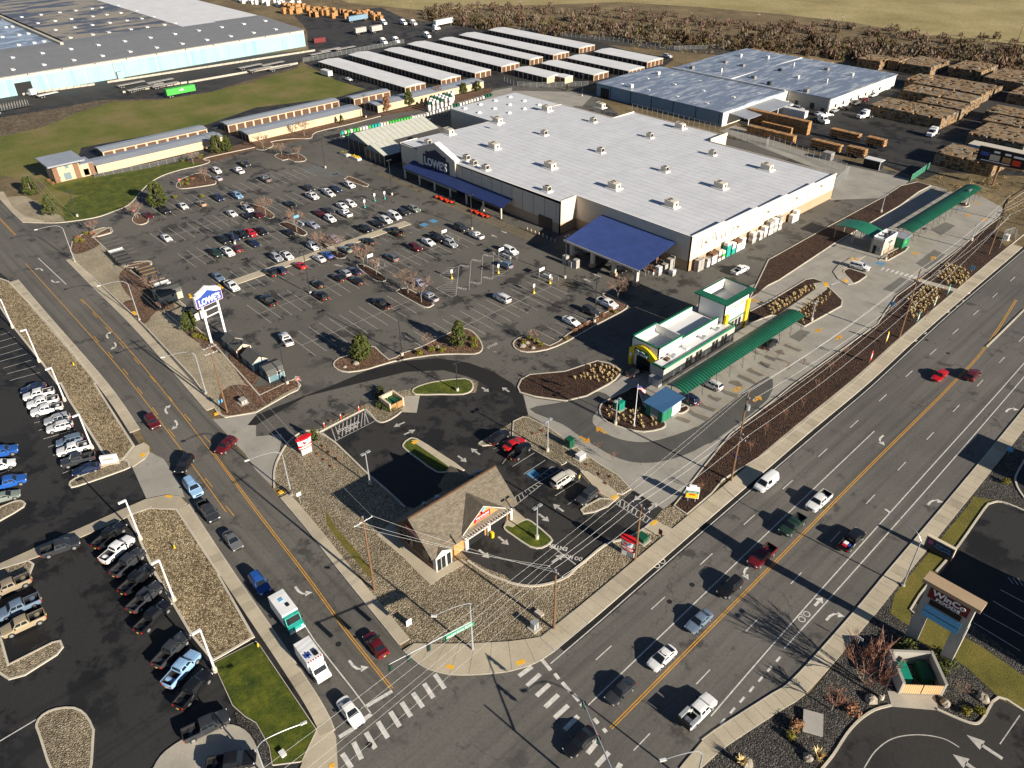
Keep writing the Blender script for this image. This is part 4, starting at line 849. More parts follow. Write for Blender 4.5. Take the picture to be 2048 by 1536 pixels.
gable_y('greenhouse', 'large garden greenhouse with pale ribbed roof beside the store', -252, -247.6, -238.3, 149.5, 181, 4.3, 6.9, 'greenhouse_roof', 'glass_pale')
gable_y('greenhouse', 'small low greenhouse gable between the large greenhouse and the store', -238, -234.5, -226.5, 147.6, 157, 3.9, 6.0, 'greenhouse_roof', 'glass_pale')

# ------------------------------------------------------------------ storage rows
def storage(label, x0, y0, x1, y1, h, roofmat, wallmat='wall_beige', side='-y', group='storage rows', ends=True, doorw=2.7, sidecol='door_brown_shade'):
    r = thing('storage_building', ((x0+x1)/2,(y0+y1)/2,0), label, 'storage building', group)
    MB().bb(x0,y0,0,x1,y1,h).build('wall', MT[wallmat], r)
    a = MB(); xm, ym = (x0+x1)/2, (y0+y1)/2
    if x1-x0 > y1-y0: a.add([(x0-.3,y0-.35,h),(x1+.3,y0-.35,h),(x1+.3,y1+.35,h),(x0-.3,y1+.35,h),(x0-.3,ym,h+.5),(x1+.3,ym,h+.5)], [(0,1,5,4),(2,3,4,5),(1,2,5),(3,0,4),(3,2,1,0)])
    else: a.add([(x0-.3,y0-.3,h),(x1+.35,y0-.3,h),(x1+.35,y1+.3,h),(x0-.3,y1+.3,h),(xm,y0-.3,h+.45),(xm,y1+.3,h+.45)], [(1,2,5,4),(3,0,4,5),(0,1,4),(2,3,5),(3,2,1,0)])
    a.build('roof', MT[roofmat], r)
    if side == '-y':
        n = int((x1-x0)/3.05); st = (x1-x0)/n
        for k in range(n): piece(boxmesh(st*.78,.12,h*.84,sidecol), 'roller_door', r, (x0+st*(k+.5),y0-.02,.05))
    if side in ('+x','-y') and ends:
        n = max(2,int(round((y1-y0)/3.0))) if side == '-y' else int((y1-y0)/3.6); st = (y1-y0)/n
        for k in range(n): piece(boxmesh(.12,st*.8,h*.84,'door_brown'), 'roller_door', r, (x1+.02,y0+st*(k+.5),.05))
    if side == '+x':
        n = max(2,int((x1-x0)/2.6)); st = (x1-x0)/n
        for k in range(n): piece(boxmesh(st*.74,.12,h*.82,sidecol), 'roller_door', r, (x0+st*(k+.5),y0-.02,.05))
    if side == 'plain':
        n = max(2,int((x1-x0)/2.6)); st = (x1-x0)/n
        for k in range(n): piece(boxmesh(st*.74,.12,h*.82,sidecol), 'roller_door', r, (x0+st*(k+.5),y0-.02,.05))
    return r
WS = [(-376,212,-302,223.5),(-379,232,-301,243.8),(-375,252,-300,262),(-378.5,270,-301,282),(-376,290.3,-302,299.5),(-377.5,306.3,-301,318),(-376.5,328,-303,340.3)]
for i, (x0,y0,x1,y1) in enumerate(WS): storage(f'long white-roofed storage row with brown doors, {ordn[i]} of seven from the grass', x0,y0,x1,y1,2.75,'roof_white')
for i, ((x0,y0,x1,y1), lb) in enumerate(zip([(-292,289,-257,299.4),(-291.4,306.7,-250.5,318.5),(-291.4,327.4,-256,340)], ['nearest of three shorter white-roofed storage rows','middle of three shorter white-roofed storage rows','farthest of three shorter white-roofed storage rows beside the scrub'])): storage(lb, x0,y0,x1,y1,2.75,'roof_white')
storage('short stepped storage building with plain beige end walls', -292,270,-269.2,280,2.75,'roof_white', ends=False); storage('small beige storage annex joined to the short stepped storage building', -269.1,275.6,-263,281,2.7,'roof_white',ends=False)
storage('grey-roofed storage row with brown doors behind the stone-faced office', -311.5,79.5,-304.5,119,2.9,'roof_grey','wall_beige','+x'); storage('grey-roofed storage row with blank beige wall next to the stone-faced office', -299.3,72.5,-290.6,119,2.9,'roof_grey','wall_beige','plain')
storage('grey-roofed storage row with brown doors in the middle of the field edge', -309.6,127,-303.4,178,2.9,'roof_grey','wall_beige','+x'); storage('grey-roofed storage row with blank beige wall facing the store lot trees', -294.8,127,-286,178,2.9,'roof_grey','wall_beige','plain')
storage('short grey-roofed storage row with brown doors near the white enclosed trailer', -307,184,-301,203,2.9,'roof_grey','wall_beige','+x'); storage('grey-roofed storage row with blank beige wall behind the garden pallet racks', -293,185,-284.6,244,2.9,'roof_grey','wall_beige','plain')
root = thing('storage_office', (-294,63,0), 'two-storey stone-faced storage office with broad flat pale roof', 'office')
MB().bb(-299.5,59,0,-291.2,67.5,6.0).build('wall', MT['wall_beige'], root); MB().bb(-301.5,57.3,6.0,-288.3,69,6.5).build('roof', MT['roof_grey'], root)
for y in (58.9,65.6): MB().bb(-292.4,y,0,-290.9,y+1.6,6.0).build('stone_pier', MT['brick'], root)
MB().bb(-298,67.5,0,-291.0,71.6,4.2).build('side_wing', MT['wall_beige'], root); MB().bb(-292,70.4,0,-290.8,71.9,4.3).build('stone_pier', MT['brick'], root); MB().bb(-298.3,67.6,4.2,-290.7,71.8,4.4).build('wing_roof', MT['roof_grey'], root)
for (y,z,w,h) in ((62,.3,2.2,2.3),(63,4.0,1.2,.9),(68.3,.3,1.7,2.2),(60.3,1.2,.6,.7)): MB().bb(-291.25,y,z,-291.0,y+w,z+h).build('window', MT['glass_pale'], root)
# ------------------------------------------------------------------ long pale blue warehouse
root = thing('long_warehouse', (-520,60,0), 'huge pale blue warehouse with skylit grey and patchy flat roofs', 'warehouse')
MB().bb(-900,-200,0,-427,234,7.2).build('wall', MT['warehouse_blue'], root); MB().bb(-899,-199.5,7.2,-426.9,233.9,8.7).build('upper_wall', MT['wall_offwhite'], root)
a = MB(); a.add([(-426.4,-200,8.75),(-426.4,234.5,8.75),(-474,234.5,10.3),(-474,-200,10.3),(-426.4,-200,8.5),(-426.4,234.5,8.5)], [(0,1,2,3),(4,5,1,0)]); a.add([(-474,-200,10.3),(-474,234.5,10.3),(-486,234.5,10.1),(-486,-200,10.1)], [(0,1,2,3)]); a.build('roof', MT['warehouse_roof'], root)
MB().bb(-900,-200,8.7,-474.5,120,10.0).build('wet_sheen_roof', MT['roof_wet_sheen'], root); MB().bb(-900,125,8.7,-474.5,186,10.02).build('patchy_roof', MT['roof_old'], root); MB().bb(-900,186.1,8.7,-474.5,206,10.25).build('white_roof', MT['roof_white'], root); MB().bb(-900,206.1,8.7,-474.5,234,10.2).build('white_roof', MT['roof_white'], root)
MB().bb(-900,120,8.7,-474.5,121.5,11.2).build('parapet', MT['wall_offwhite'], root); MB().bb(-900,121.5,8.7,-474.5,125,9.0).build('gutter', MT['dark_metal'], root)
sk = MB().bb(-1.6,-.8,0,1.6,.8,.35).mesh('skylight', MT['sign_white'])
for row, x in enumerate((-437,-461)):
    for k in range(13): piece(sk, 'skylight', root, (x,60+k*13.5+row*6.5,8.8+(-427-x)*.033))
for i in range(4):
    for k in range(13): piece(sk, 'skylight', root, (-492-i*30,75+k*9.5+rnd.uniform(-2,2)-(4 if 116<75+k*9.5<128 else 0),10.0))
for k in range(10): MB().bb(-426.95,90+k*15,7.9,-426.6,90.5+k*15,8.3).build('wall_lamp', MT['dark_metal'], root)
MB().bb(-427.05,83.5,0,-426.85,90.5,5.2).build('doorway', MT['black'], root); MB().bb(-426.9,128.5,0,-425,131,3.2).build('stair_box', MT['warehouse_blue'], root); MB().cyl(-426.6,128.2,0,8,.12,6).build('downpipe', MT['wall_offwhite'], root)
for k in range(9): MB().bb(-426.97,80+k*17.3,.1,-426.88,80.2+k*17.3,8.4).build('panel_joint', MT['wall_offwhite'], root)
# ------------------------------------------------------------------ packing sheds behind the store
root = thing('packing_shed', (-205,292,0), 'blue-walled packing shed with streaked blue-grey roof directly behind the store', 'warehouse', None)
MB().bb(-238,270,0,-172,314.4,5.4).build('wall', [MT['packing_wall_blue']], root)
a = MB(); a.add([(-238.3,269.7,5.6),(-171.7,269.7,5.6),(-171.7,314.5,5.6),(-238.3,314.5,5.6),(-238.3,292,6.1),(-171.7,292,6.1),(-238.3,269.7,5.3),(-171.7,269.7,5.3),(-171.7,314.5,5.3)], [(0,1,5,4),(4,5,2,3),(1,0,6,7),(2,5,1),(1,7,8,2)]); a.build('roof', MT['packing_roof'], root)
MB().bb(-172.2,270.05,0,-171.85,314.3,5.2).build('end_wall', MT['packing_wall_white'], root)
for k in range(6): MB().bb(-230+k*11.3,269.85,.1,-229.8+k*11.3,270.05,5.3).build('panel_joint', MT['dark_metal'], root)
MB().bb(-235.5,269.8,0,-230.8,270.02,4).build('doorway', MT['black'], root)
a = MB(); a.add([(-171.7,274,4.6),(-171.7,306,4.6),(-163,306,3.9),(-163,274,3.9),(-171.7,274,4.4),(-171.7,306,4.4),(-163,306,3.7),(-163,274,3.7)], [(3,2,1,0),(4,5,6,7),(0,1,5,4),(1,2,6,5),(2,3,7,6),(3,0,4,7)]); a.build('dock_roof', MT['roof_grey'], root)
for y in (275,285,296,305): MB().bb(-163.6,y,0,-163.3,y+.3,3.8).build('dock_post', MT['white_metal'], root)
for i in range(4):
    for j in range(3): piece(boxmesh(1.6,1.0,.3,'plastic_white','rv'), 'roof_vent', root, (-229+i*15+j*3,276+j*14,5.6+.4*(1-abs(j-1))))
piece(boxmesh(1.6,1.6,1.5,'plastic_white'), 'roof_vent', root, (-222,274,5.6)); piece(boxmesh(1.6,1.6,1.3,'plastic_white'), 'roof_vent', root, (-228,300,5.8))
root = thing('packing_shed', (-192,345,0), 'white-walled packing shed with streaked blue-grey roof beside the stacked bins', 'warehouse')
MB().bb(-231,314.6,0,-172,376,5.4).build('wall', MT['packing_wall_white'], root); MB().bb(-171.95,317.5,0,-152.6,376,5.4).build('wall', MT['packing_wall_white'], root); MB().bb(-171,317.35,0,-153,317.5,5.2).build('front_wall', MT['grey_wall'], root)
a = MB(); a.add([(-231.3,314.6,5.7),(-172,314.6,5.7),(-172,317.2,5.7),(-152.2,317.2,5.7),(-152.2,376.4,5.7),(-231.3,376.4,5.7),(-231.3,345,6.1),(-152.2,345,6.1)], [(0,1,2,3,7,6),(6,7,4,5)]); a.add([(-152.2,317.2,5.7),(-152.2,317.2,5.4),(-152.2,376.4,5.4),(-152.2,376.4,5.7),(-172,317.2,5.7),(-172,317.2,5.4)], [(0,1,2,3),(4,5,1,0)]); a.build('roof', MT['packing_roof'], root)
MB().bb(-231.3,314.3,5.7,-172.0,314.8,6.3).build('parapet', MT['plastic_white'], root); MB().bb(-200,314.9,5.75,-199.6,376,6.0).build('roof_seam', MT['plastic_white'], root)
for i in range(5):
    for j in range(3): x, y = -222+i*14+rnd.uniform(-3,3), 323+j*18+rnd.uniform(-4,4); b = rnd.choice([('plastic_white',1.4,1.3),('unit_side',1.8,1.2),('plastic_white',.7,1.8),('dark_metal',1.5,1.3)]); piece(boxmesh(b[1],b[1],b[2],b[0],'pv'), 'roof_vent', root, (x,y,5.75))
for k in range(7): MB().bb(-152.62,322+k*6.5,1.2,-152.45,323.2+k*6.5,2.6).build('window', MT['glass_dark'], root)
for x,w,h in ((-168,1.4,2.3),(-161,1.8,2.6),(-156,1.6,1.4)): MB().bb(x,317.2,.3,x+w,317.36,h).build('door', MT['dark_metal'], root)
# ------------------------------------------------------------------ car wash
root = thing('wash_tunnel', (-81,124,0), 'white car wash tunnel with green-trimmed parapets and yellow arched entrance', 'car wash')
mb = MB()
X0,X1,Y0,Y1 = -86.4,-79.2,113.0,133.8
for (a,b,z) in (((X1,Y0),(X0,Y0),6.4),((X0,Y0),(X0,Y0+8),6.4),((X0,Y0+8),(X0,Y1),5.7),((X1,Y1),(X1,Y0+8),5.7),((X1,Y0+8),(X1,Y0),6.4),((X0,Y0+8),(X1,Y0+8),6.4)): wallseg(a,b,0 if z<7 else 4.5,z,z,0,.25,mb)
mb.build('wall', MT['white_wall'], root)
MB().bb(X0+.2,Y0+.2,4.3,X1-.2,Y1,4.6).build('roof', MT['roof_white'], root)
tr = MB()
for (a,b,z) in (((X1+.06,Y0-.06),(X0-.06,Y0-.06),6.4),((X0-.06,Y0-.06),(X0-.06,Y0+8),6.4),((X0-.06,Y0+8.1),(X0-.06,Y1),5.7),((X1+.06,Y1),(X1+.06,Y0+8),5.7),((X1+.06,Y0+8),(X1+.06,Y0-.06),6.4)): wallseg(a,b,z-.1,z+.16,z+.16,0,.4,tr)
tr.build('trim', MT['green_trim'], root)
# yellow arch over the entrance
ar = MB(); n = 10; xs = [X0+.1+(X1-X0-.2)*i/n for i in range(n+1)]; up = [4.0+1.7*math.sin(math.pi*(i/n)) for i in range(n+1)]; lo = [2.2+1.2*math.sin(math.pi*(i/n)) for i in range(n+1)]
for i in range(n):
    ar.add([(xs[i],112.3,lo[i]),(xs[i+1],112.3,lo[i+1]),(xs[i+1],112.3,up[i+1]),(xs[i],112.3,up[i]),(xs[i],112.99,lo[i]),(xs[i+1],112.99,lo[i+1]),(xs[i+1],112.99,up[i+1]),(xs[i],112.99,up[i])], [(0,1,2,3),(3,2,6,7),(5,4,0,1)])
ar.bb(X0+.1,112.3,0,X0+.9,112.99,2.3); ar.bb(X1-.9,112.3,0,X1-.1,112.99,2.3); arch = ar.build('entrance_arch', MT['yellow_panel'], root)
pn = MB().bb(-84.9,112.18,3.35,-81.0,112.3,4.75).build('sign_panel', MT['green_trim'], root); letters(pn, 'CAR WASH', (-83.0,112.12,3.75), XP, ZP, .55, 'sign_white', 3.2, .06, .02); MB().tube([(-84.6,112.14,4.3),(-84,112.14,4.5),(-83.4,112.14,4.3),(-82.8,112.14,4.5),(-82,112.14,4.35)],.09,5).build('script_stroke', MT['sign_white'], pn)
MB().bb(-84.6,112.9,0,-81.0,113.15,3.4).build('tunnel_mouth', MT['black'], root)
MB().bb(-86.0,112.2,2.3,-85.4,112.3,3.0).build('door_sign', MT['sign_white'], root)
# side equipment block
MB().bb(-79.1,110.9,0,-76.0,136,3.9).build('side_wall', MT['grey_wall'], root); MB().bb(-79.0,111.1,3.9,-76.2,135.8,4.0).build('side_roof', MT['roof_white'], root)
tr = MB()
for (a,b) in (((-75.95,136.05),(-75.95,110.85)),((-75.95,110.85),(-79.15,110.85)),((-79.15,136.05),(-75.95,136.05))): wallseg(a,b,3.85,4.3,4.3,0,.3,tr)
tr.build('trim', MT['green_trim'], root); MB().bb(-75.98,110.9,0,-75.9,136,1.0).build('dark_base', MT['dark_metal'], root)
for y in (118.4,119.6,121.8,123.0,127.6,128.8,131.0,132.2): MB().bb(-76.02,y,1.2,-75.88,y+.85,3.3).build('window', MT['glass_dark'], root)
for y in (114,116.4,125.2,134.2): MB().bb(-76.02,y,1.0,-75.85,y+.7,2.2).build('cabinet', MT['plastic_white'], root)
for y in (116,126.5,131.5): MB().cyl(-77.6,y,4.0,4.7,.45,10).build('roof_fan', MT['galv'], root)
for y in (113.6,120): MB().bb(-78.3,y,4.0,-77.3,y+1,4.5).build('roof_box', MT['brown_wall' if y<115 else 'plastic_white'], root)
for i in range(3): MB().bb(-78.6+i*.9,109.6,0,-77.8+i*.9,110.8,1.8).build('tank', MT['galv'], root)
# tower
root = thing('wash_tower', (-81.7,139.3,0), 'square white car wash tower with green hipped parapet and yellow fins', 'tower')
x0,x1,y0,y1 = -85.2,-78.3,134.6,144.0
mb = MB()
for (a,b) in (((x1,y0),(x0,y0)),((x0,y0),(x0,y1)),((x0,y1),(x1,y1)),((x1,y1),(x1,y0))): wallseg(a,b,0,9.6,9.6,0,.25,mb)
mb.build('wall', MT['white_wall'], root); MB().bb(x0+.2,y0+.2,6.6,x1-.2,y1-.2,6.8).build('roof_deck', MT['roof_white'], root)
ey = [(x0-.9,y0-.9),(x1+.9,y0-.9),(x1+.9,y1+.9),(x0-.9,y1+.9)]; iy = [(x0+.15,y0+.15),(x1-.15,y0+.15),(x1-.15,y1-.15),(x0+.15,y1-.15)]
for i in range(4):
    j = (i+1)%4; e = MB().add([(*ey[i],9.35),(*ey[j],9.35),(*iy[j],10.0),(*iy[i],10.0),(*ey[i],9.1),(*ey[j],9.1),(*iy[j],9.3),(*iy[i],9.3)], [(0,1,2,3),(4,5,1,0),(2,6,7,3),(7,6,5,4)]); e.build('hip_roof', MT['metal_green_x' if i%2==0 else 'metal_green'], root)
for y in (y0+.1,y1-1.2): MB().bb(x1-.2,y,0,x1+.55,y+1.1,7.2 if y>140 else 6.2).build('fin', MT['yellow_panel'], root)
MB().bb(x1-.05,y0+1.3,.0,x1+.06,y1-1.3,3.8).build('lower_wall', MT['grey_wall'], root); MB().bb(x1-.05,y0+1.2,3.8,x1+.2,y1-1.2,4.0).build('trim', MT['green_trim'], root)
s = MB().bb(x1,y0+2.2,6.2,x1+.12,y1-1.8,7.6).build('sign_panel', MT['white_wall'], root); MB().tube([(x1+.17,137.2,7.0),(x1+.17,137.9,7.4),(x1+.17,138.6,7.0),(x1+.17,139.3,7.4),(x1+.17,140,7.05),(x1+.17,141,7.35)],.13,5).build('script_stroke', MT['wrap_green'], s); MB().box(x1+.15,141.6,7.2,.08,.5,.9).build('emblem', MT['yellow_panel'], s); letters(s, 'CAR WASH', (x1+.16,139.6,6.45), YP, ZP, .4, 'wrap_grey', 3.0, .06)
for y in (136.6,138.0,139.4,140.8): MB().bb(x1,y,1.0,x1+.14,y+.9,3.3).build('window', MT['glass_dark'], root)
# barrel canopies over the vacuum bays
def barrel(label, x0, x1, y0, y1, z0, rise, posts=8):
    r = thing('vacuum_canopy', ((x0+x1)/2,(y0+y1)/2,0), label, 'canopy'); n = 9; a = MB()
    pr = [(x0+(x1-x0)*i/n, z0+rise*math.sin(math.pi*(.12+.76*i/n))) for i in range(n+1)]
    for i in range(n): a.add([(pr[i][0],y0,pr[i][1]),(pr[i+1][0],y0,pr[i+1][1]),(pr[i+1][0],y1,pr[i+1][1]),(pr[i][0],y1,pr[i][1]),(pr[i][0],y0,pr[i][1]-.1),(pr[i+1][0],y0,pr[i+1][1]-.1),(pr[i+1][0],y1,pr[i+1][1]-.1),(pr[i][0],y1,pr[i][1]-.1)], [(0,1,2,3),(7,6,5,4),(0,4,5,1),(3,2,6,7)]+([(0,3,7,4)] if i==0 else [])+([(1,5,6,2)] if i==n-1 else []))
    a.build('barrel_roof', MT['metal_green'], r)
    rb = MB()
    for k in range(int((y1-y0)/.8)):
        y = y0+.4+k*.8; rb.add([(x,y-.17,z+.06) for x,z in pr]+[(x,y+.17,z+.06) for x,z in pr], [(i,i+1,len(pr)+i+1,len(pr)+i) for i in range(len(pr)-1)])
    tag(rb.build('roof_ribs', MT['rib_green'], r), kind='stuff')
    for k in range(posts):
        y = y0+1+(y1-y0-2)*k/(posts-1); p = MB().tube([(x0+.5,y,0),(x0+.5,y,z0+.3)], .09, 6); p.tube([(x0+.5,y,z0),(x1-.2,y,z0+.35)], .06, 5); p.build('post', MT['green_trim'], r)
        h = MB().tube([(x1-.1,y,z0+.35),(x1+.25,y,1.9),(x1+.1,y+.4,.7),(x1-.3,y+.6,1.2),(x1-.5,y+.3,1.6)], .05, 5); h.build('vacuum_hose', MT['dark_metal'], r)
    return r
barrel('long curved green vacuum canopy beside the car wash tunnel', -72.4, -67.9, 107.2, 151.3, 3.5, .9, 10)
barrel('far curved green vacuum canopy beyond the pay kiosk', -76.6, -71.8, 214.0, 262.0, 3.3, .9, 12)
root = thing('equipment_hut', (-70.2,103.5,0), 'green-sided equipment hut with flat blue roof at the end of the vacuum canopy', 'hut')
MB().bb(-72.1,100.8,0,-68.2,106.6,2.9).build('wall', MT['white_wall'], root)
a = MB(); a.add([(-72.5,100.2,3.1),(-67.8,100.2,3.0),(-67.7,107.1,3.3),(-72.5,107.1,3.4),(-72.5,100.2,2.9),(-67.8,100.2,2.8),(-67.7,107.1,3.1),(-72.5,107.1,3.2)], [(0,1,2,3),(7,6,5,4),(0,4,5,1),(1,5,6,2),(2,6,7,3),(3,7,4,0)]); a.build('roof', MT['roof_blue_flat'], root)
for y in (100.9,102.4): MB().bb(-68.25,y,.05,-68.1,y+1.4,2.6).build('gate_panel', MT['green_trim'], root)
MB().bb(-72.1,100.7,0,-71.0,100.85,2.7).build('gate_panel', MT['green_trim'], root); MB().bb(-69.2,100.72,0,-68.15,100.84,2.8).build('corner_post', MT['green_trim'], root); MB().bb(-70.9,100.74,.9,-69.3,100.85,2.3).build('screen', MT['glass_pale'], root)
# pay kiosk
root = thing('pay_kiosk', (-75.3,205,0), 'small grey flat-roofed kiosk building with white roof parapet in the wash lane', 'kiosk')
MB().bb(-77.0,201.8,0,-73.9,209.2,4.3).build('wall', MT['grey_wall'], root); MB().bb(-76.9,201.9,4.3,-74.0,209.1,4.35).build('roof', MT['roof_white'], root)
tr = MB()
for (a,b) in (((-73.8,201.7),(-77.1,201.7)),((-77.1,201.7),(-77.1,209.3)),((-77.1,209.3),(-73.8,209.3)),((-73.8,209.3),(-73.8,201.7))): wallseg(a,b,4.1,4.7,4.7,0,.25,tr)
tr.build('parapet', MT['white_wall'], root); MB().bb(-76.4,201.65,.1,-75.6,201.85,2.3).build('door', MT['glass_dark'], root); MB().bb(-75.3,201.65,1.0,-74.4,201.85,2.2).build('window', MT['glass_pale'], root)
for k in range(2): MB().cyl(-75,204.5+k*2.2,4.3,5.2,.5,10).build('roof_fan', MT['dark_metal'], root)
MB().bb(-73.85,203,.1,-73.75,208.5,1.2).build('base_band', MT['wall_tan'], root)
root = thing('pay_kiosk_annex', (-73.2,212,0), 'low green-fronted annex with blue-grey roof next to the pay kiosk', 'annex')
MB().bb(-74.6,209.6,0,-71.9,213.8,3.0).build('wall', MT['green_trim'], root); MB().bb(-74.9,209.5,3.0,-71.6,214,3.2).build('roof', MT['roof_grey'], root); MB().bb(-72.2,210.5,1.2,-71.85,212,2.2).build('sign_panel', MT['wrap_green'], root)
r = thing('pay_canopy', (-82.5,206,0), 'arched green canopy over the pay lanes beside the kiosk', 'canopy'); a = MB(); n = 12
pr = [(-89+12*i/n, 3.2+1.3*math.sin(math.pi*(i/n*.9+.1))) for i in range(n+1)]
for i in range(n): a.add([(pr[i][0],203.5,pr[i][1]),(pr[i+1][0],203.5,pr[i+1][1]),(pr[i+1][0],210,pr[i+1][1]),(pr[i][0],210,pr[i][1]),(pr[i][0],203.5,pr[i][1]-.15),(pr[i+1][0],203.5,pr[i+1][1]-.15),(pr[i+1][0],210,pr[i+1][1]-.15),(pr[i][0],210,pr[i][1]-.15)], [(0,1,2,3),(7,6,5,4),(0,4,5,1),(3,2,6,7)])
a.build('arched_roof', MT['metal_green_x'], r)
for x in (-88.5,-83.5,-83,-78):
    for y in (204,209.5): MB().cyl(x,y,0,3.6,.1,6).build('post', MT['galv'], r)
# ------------------------------------------------------------------ quick oil change shop
root = thing('service_shop', (-73.6,54.3,0), 'brown oil change shop with shingled gable roof and two open service bays', 'shop')
xa,xb,ya,yb,xr,ze,zp = -78.2,-69.2,46.2,62.6,-73.7,3.9,7.9
mb = MB(); mb.bb(xa,ya,0,xb,yb,ze); mb.add([(xa,ya,ze),(xb,ya,ze),(xr,ya,zp-.3),(xa,yb,ze),(xb,yb,ze),(xr,yb,zp-.3)], [(0,1,2),(5,4,3)]); mb.build('wall', MT['brown_wall'], root)
MB().bb(xb-.05,ya+.05,0,xb+.1,yb-.05,ze).build('front_wall', MT['orange_wall'], root)
MB().bb(xa-.06,ya-.08,0,xb+.12,ya+.06,1.0).build('brick_base', MT['brick'], root)
rf = MB(); ox = .8; s = (zp-ze)/(xr-xa); zo = ze-ox*s*.9
for (x1_, x2_) in ((xa-ox-.7,xr),(xb+ox,xr)):
    zo = ze-ox*s*.9 if x1_ > xr else zp-(xr-x1_)*s
    q = [(x1_,ya-.7,zo),(x1_,yb+.7,zo),(x2_,yb+.7,zp),(x2_,ya-.7,zp)]; q = q if x1_ > xr else q[::-1]
    rf.add(q+[(x,y,z-.22) for x,y,z in q], [(0,1,2,3),(7,6,5,4),(0,4,5,1),(1,5,6,2),(2,6,7,3),(3,7,4,0)])
roof = rf.build('roof', MT['shingle'], root)
MB().box(xr,(ya+yb)/2,zp+.02,.35,yb-ya+1.4,.12).build('ridge_cap', MT['wood_pole'], roof)
# front cross gable over the bays
g = MB(); gy0,gym,gy1,gz0,gz1,gx = 51.9,56.2,60.6,4.15,7.15,-68.6
xback = xr+(zp-gz1)/s
g.add([(gx,gy0,gz0-.35),(gx,gym,gz1),(xback,gym,gz1),(xb+.3,gy0,gz0-.35)], [(0,1,2,3)]); g.add([(gx,gym,gz1),(gx,gy1,gz0-.35),(xb+.3,gy1,gz0-.35),(xback,gym,gz1)], [(0,1,2,3)])
g.add([(gx,gy0,gz0-.55),(gx,gym,gz1-.2),(gx,gym,gz1),(gx,gy0,gz0-.35)], [(0,1,2,3)]); g.add([(gx,gym,gz1-.2),(gx,gy1,gz0-.55),(gx,gy1,gz0-.35),(gx,gym,gz1)], [(0,1,2,3)])
g.build('front_gable_roof', MT['shingle'], root)
gw = MB(); gw.add([(gx-.45,gy0+.4,3.4),(gx-.45,gy1-.4,3.4),(gx-.45,gym,gz1-.35)], [(0,1,2)]); gw.bb(xb,gy0+.3,3.0,gx-.46,gy1-.3,3.6); gw.build('gable_wall', MT['orange_wall'], root)
tm = MB(); tm.tube([(gx-.02,gy0-.1,gz0-.5),(gx-.02,gym,gz1-.12),(gx-.02,gy1+.1,gz0-.5)], .09, 4); tm.build('gable_trim', MT['board_white'], root)
sp = MB().bb(gx-.45,54.5,4.15,gx-.36,57.8,5.25).build('sign_panel', MT['sign_red'], root); letters(sp, 'VALVOLINE', (gx-.33,56.15,4.87), YP, ZP, .36, 'sign_white', 2.7, .03, .02); letters(sp, 'INSTANT OIL CHANGE', (gx-.33,56.15,4.43), YP, ZP, .17, 'sign_white', 2.6, .03)
v = MB(); v.add([(gx-.34,55.5,5.8),(gx-.34,56.05,5.25),(gx-.34,56.3,5.5),(gx-.34,55.85,6.0)], [(0,1,2,3)], 0); v.add([(gx-.34,56.05,5.25),(gx-.34,57.0,6.2),(gx-.34,56.6,6.35),(gx-.34,55.8,5.55)], [(0,1,2,3)], 1); v.build('emblem', [MT['sign_red'], MT['sign_lightblue']], root)
pg = MB()
for y in (gy0-.8,): pass
pg.bb(-69.0,51.5,3.1,-68.8,62.0,3.3); pg.bb(-68.0,51.5,3.1,-67.8,62.0,3.3); p = pg.build('pergola', MT['board_white'], root)
for k in range(20): piece(boxmesh(1.7,.12,.18,'board_white'), 'pergola_slat', root, (-68.5,51.7+k*.53,3.3))
for y0_ in (53.0,57.8): MB().bb(xb-.6,y0_,.02,xb+.13,y0_+3.6,2.85).build('service_bay', MT['black'], root)
for y in (52.3,56.9,61.7): MB().bb(xb+.05,y,0,xb+.55,y+.6,3.0).build('pier', MT['board_white'], root)
# glazed corner entry
en = MB(); en.add([(xb-.1,45.9,2.9),(xb+1.0,45.9,2.9),(xb+1.0,47.5,4.0),(xb-1.2,47.5,4.0)], [(0,1,2,3)]); en.add([(xb+1.0,47.5,4.0),(xb+1.0,49.4,2.9),(xb-.1,49.4,2.9),(xb-1.2,47.5,4.0)], [(0,1,2,3)]); en.build('entry_roof', MT['shingle'], root)
ef = MB(); ef.add([(xb+.9,46.2,2.9),(xb+.9,49.1,2.9),(xb+.9,47.5,3.85)], [(0,1,2)]); ef.bb(xb+.05,46.2,0,xb+.88,49.2,2.95); ef.build('entry_front', MT['board_white'], root)
for y in (46.4,47.25,48.3): MB().bb(xb+.86,y,.15,xb+.95,y+.72,2.5).build('glazing', MT['glass_dark'], root)
for x in (-77.4,-75.4,-71.4): MB().bb(x,ya-.12,1.2,x+1.5,ya+.02,2.9).build('window', MT['glass_dark'], root)
sp = MB().bb(-75.6,ya-.14,4.3,-72.2,ya-.02,5.2).build('sign_panel', MT['sign_red'], root); letters(sp, 'VALVOLINE', (-73.9,ya-.17,4.75), XP, ZP, .45, 'sign_white', 2.9, .03, .02)
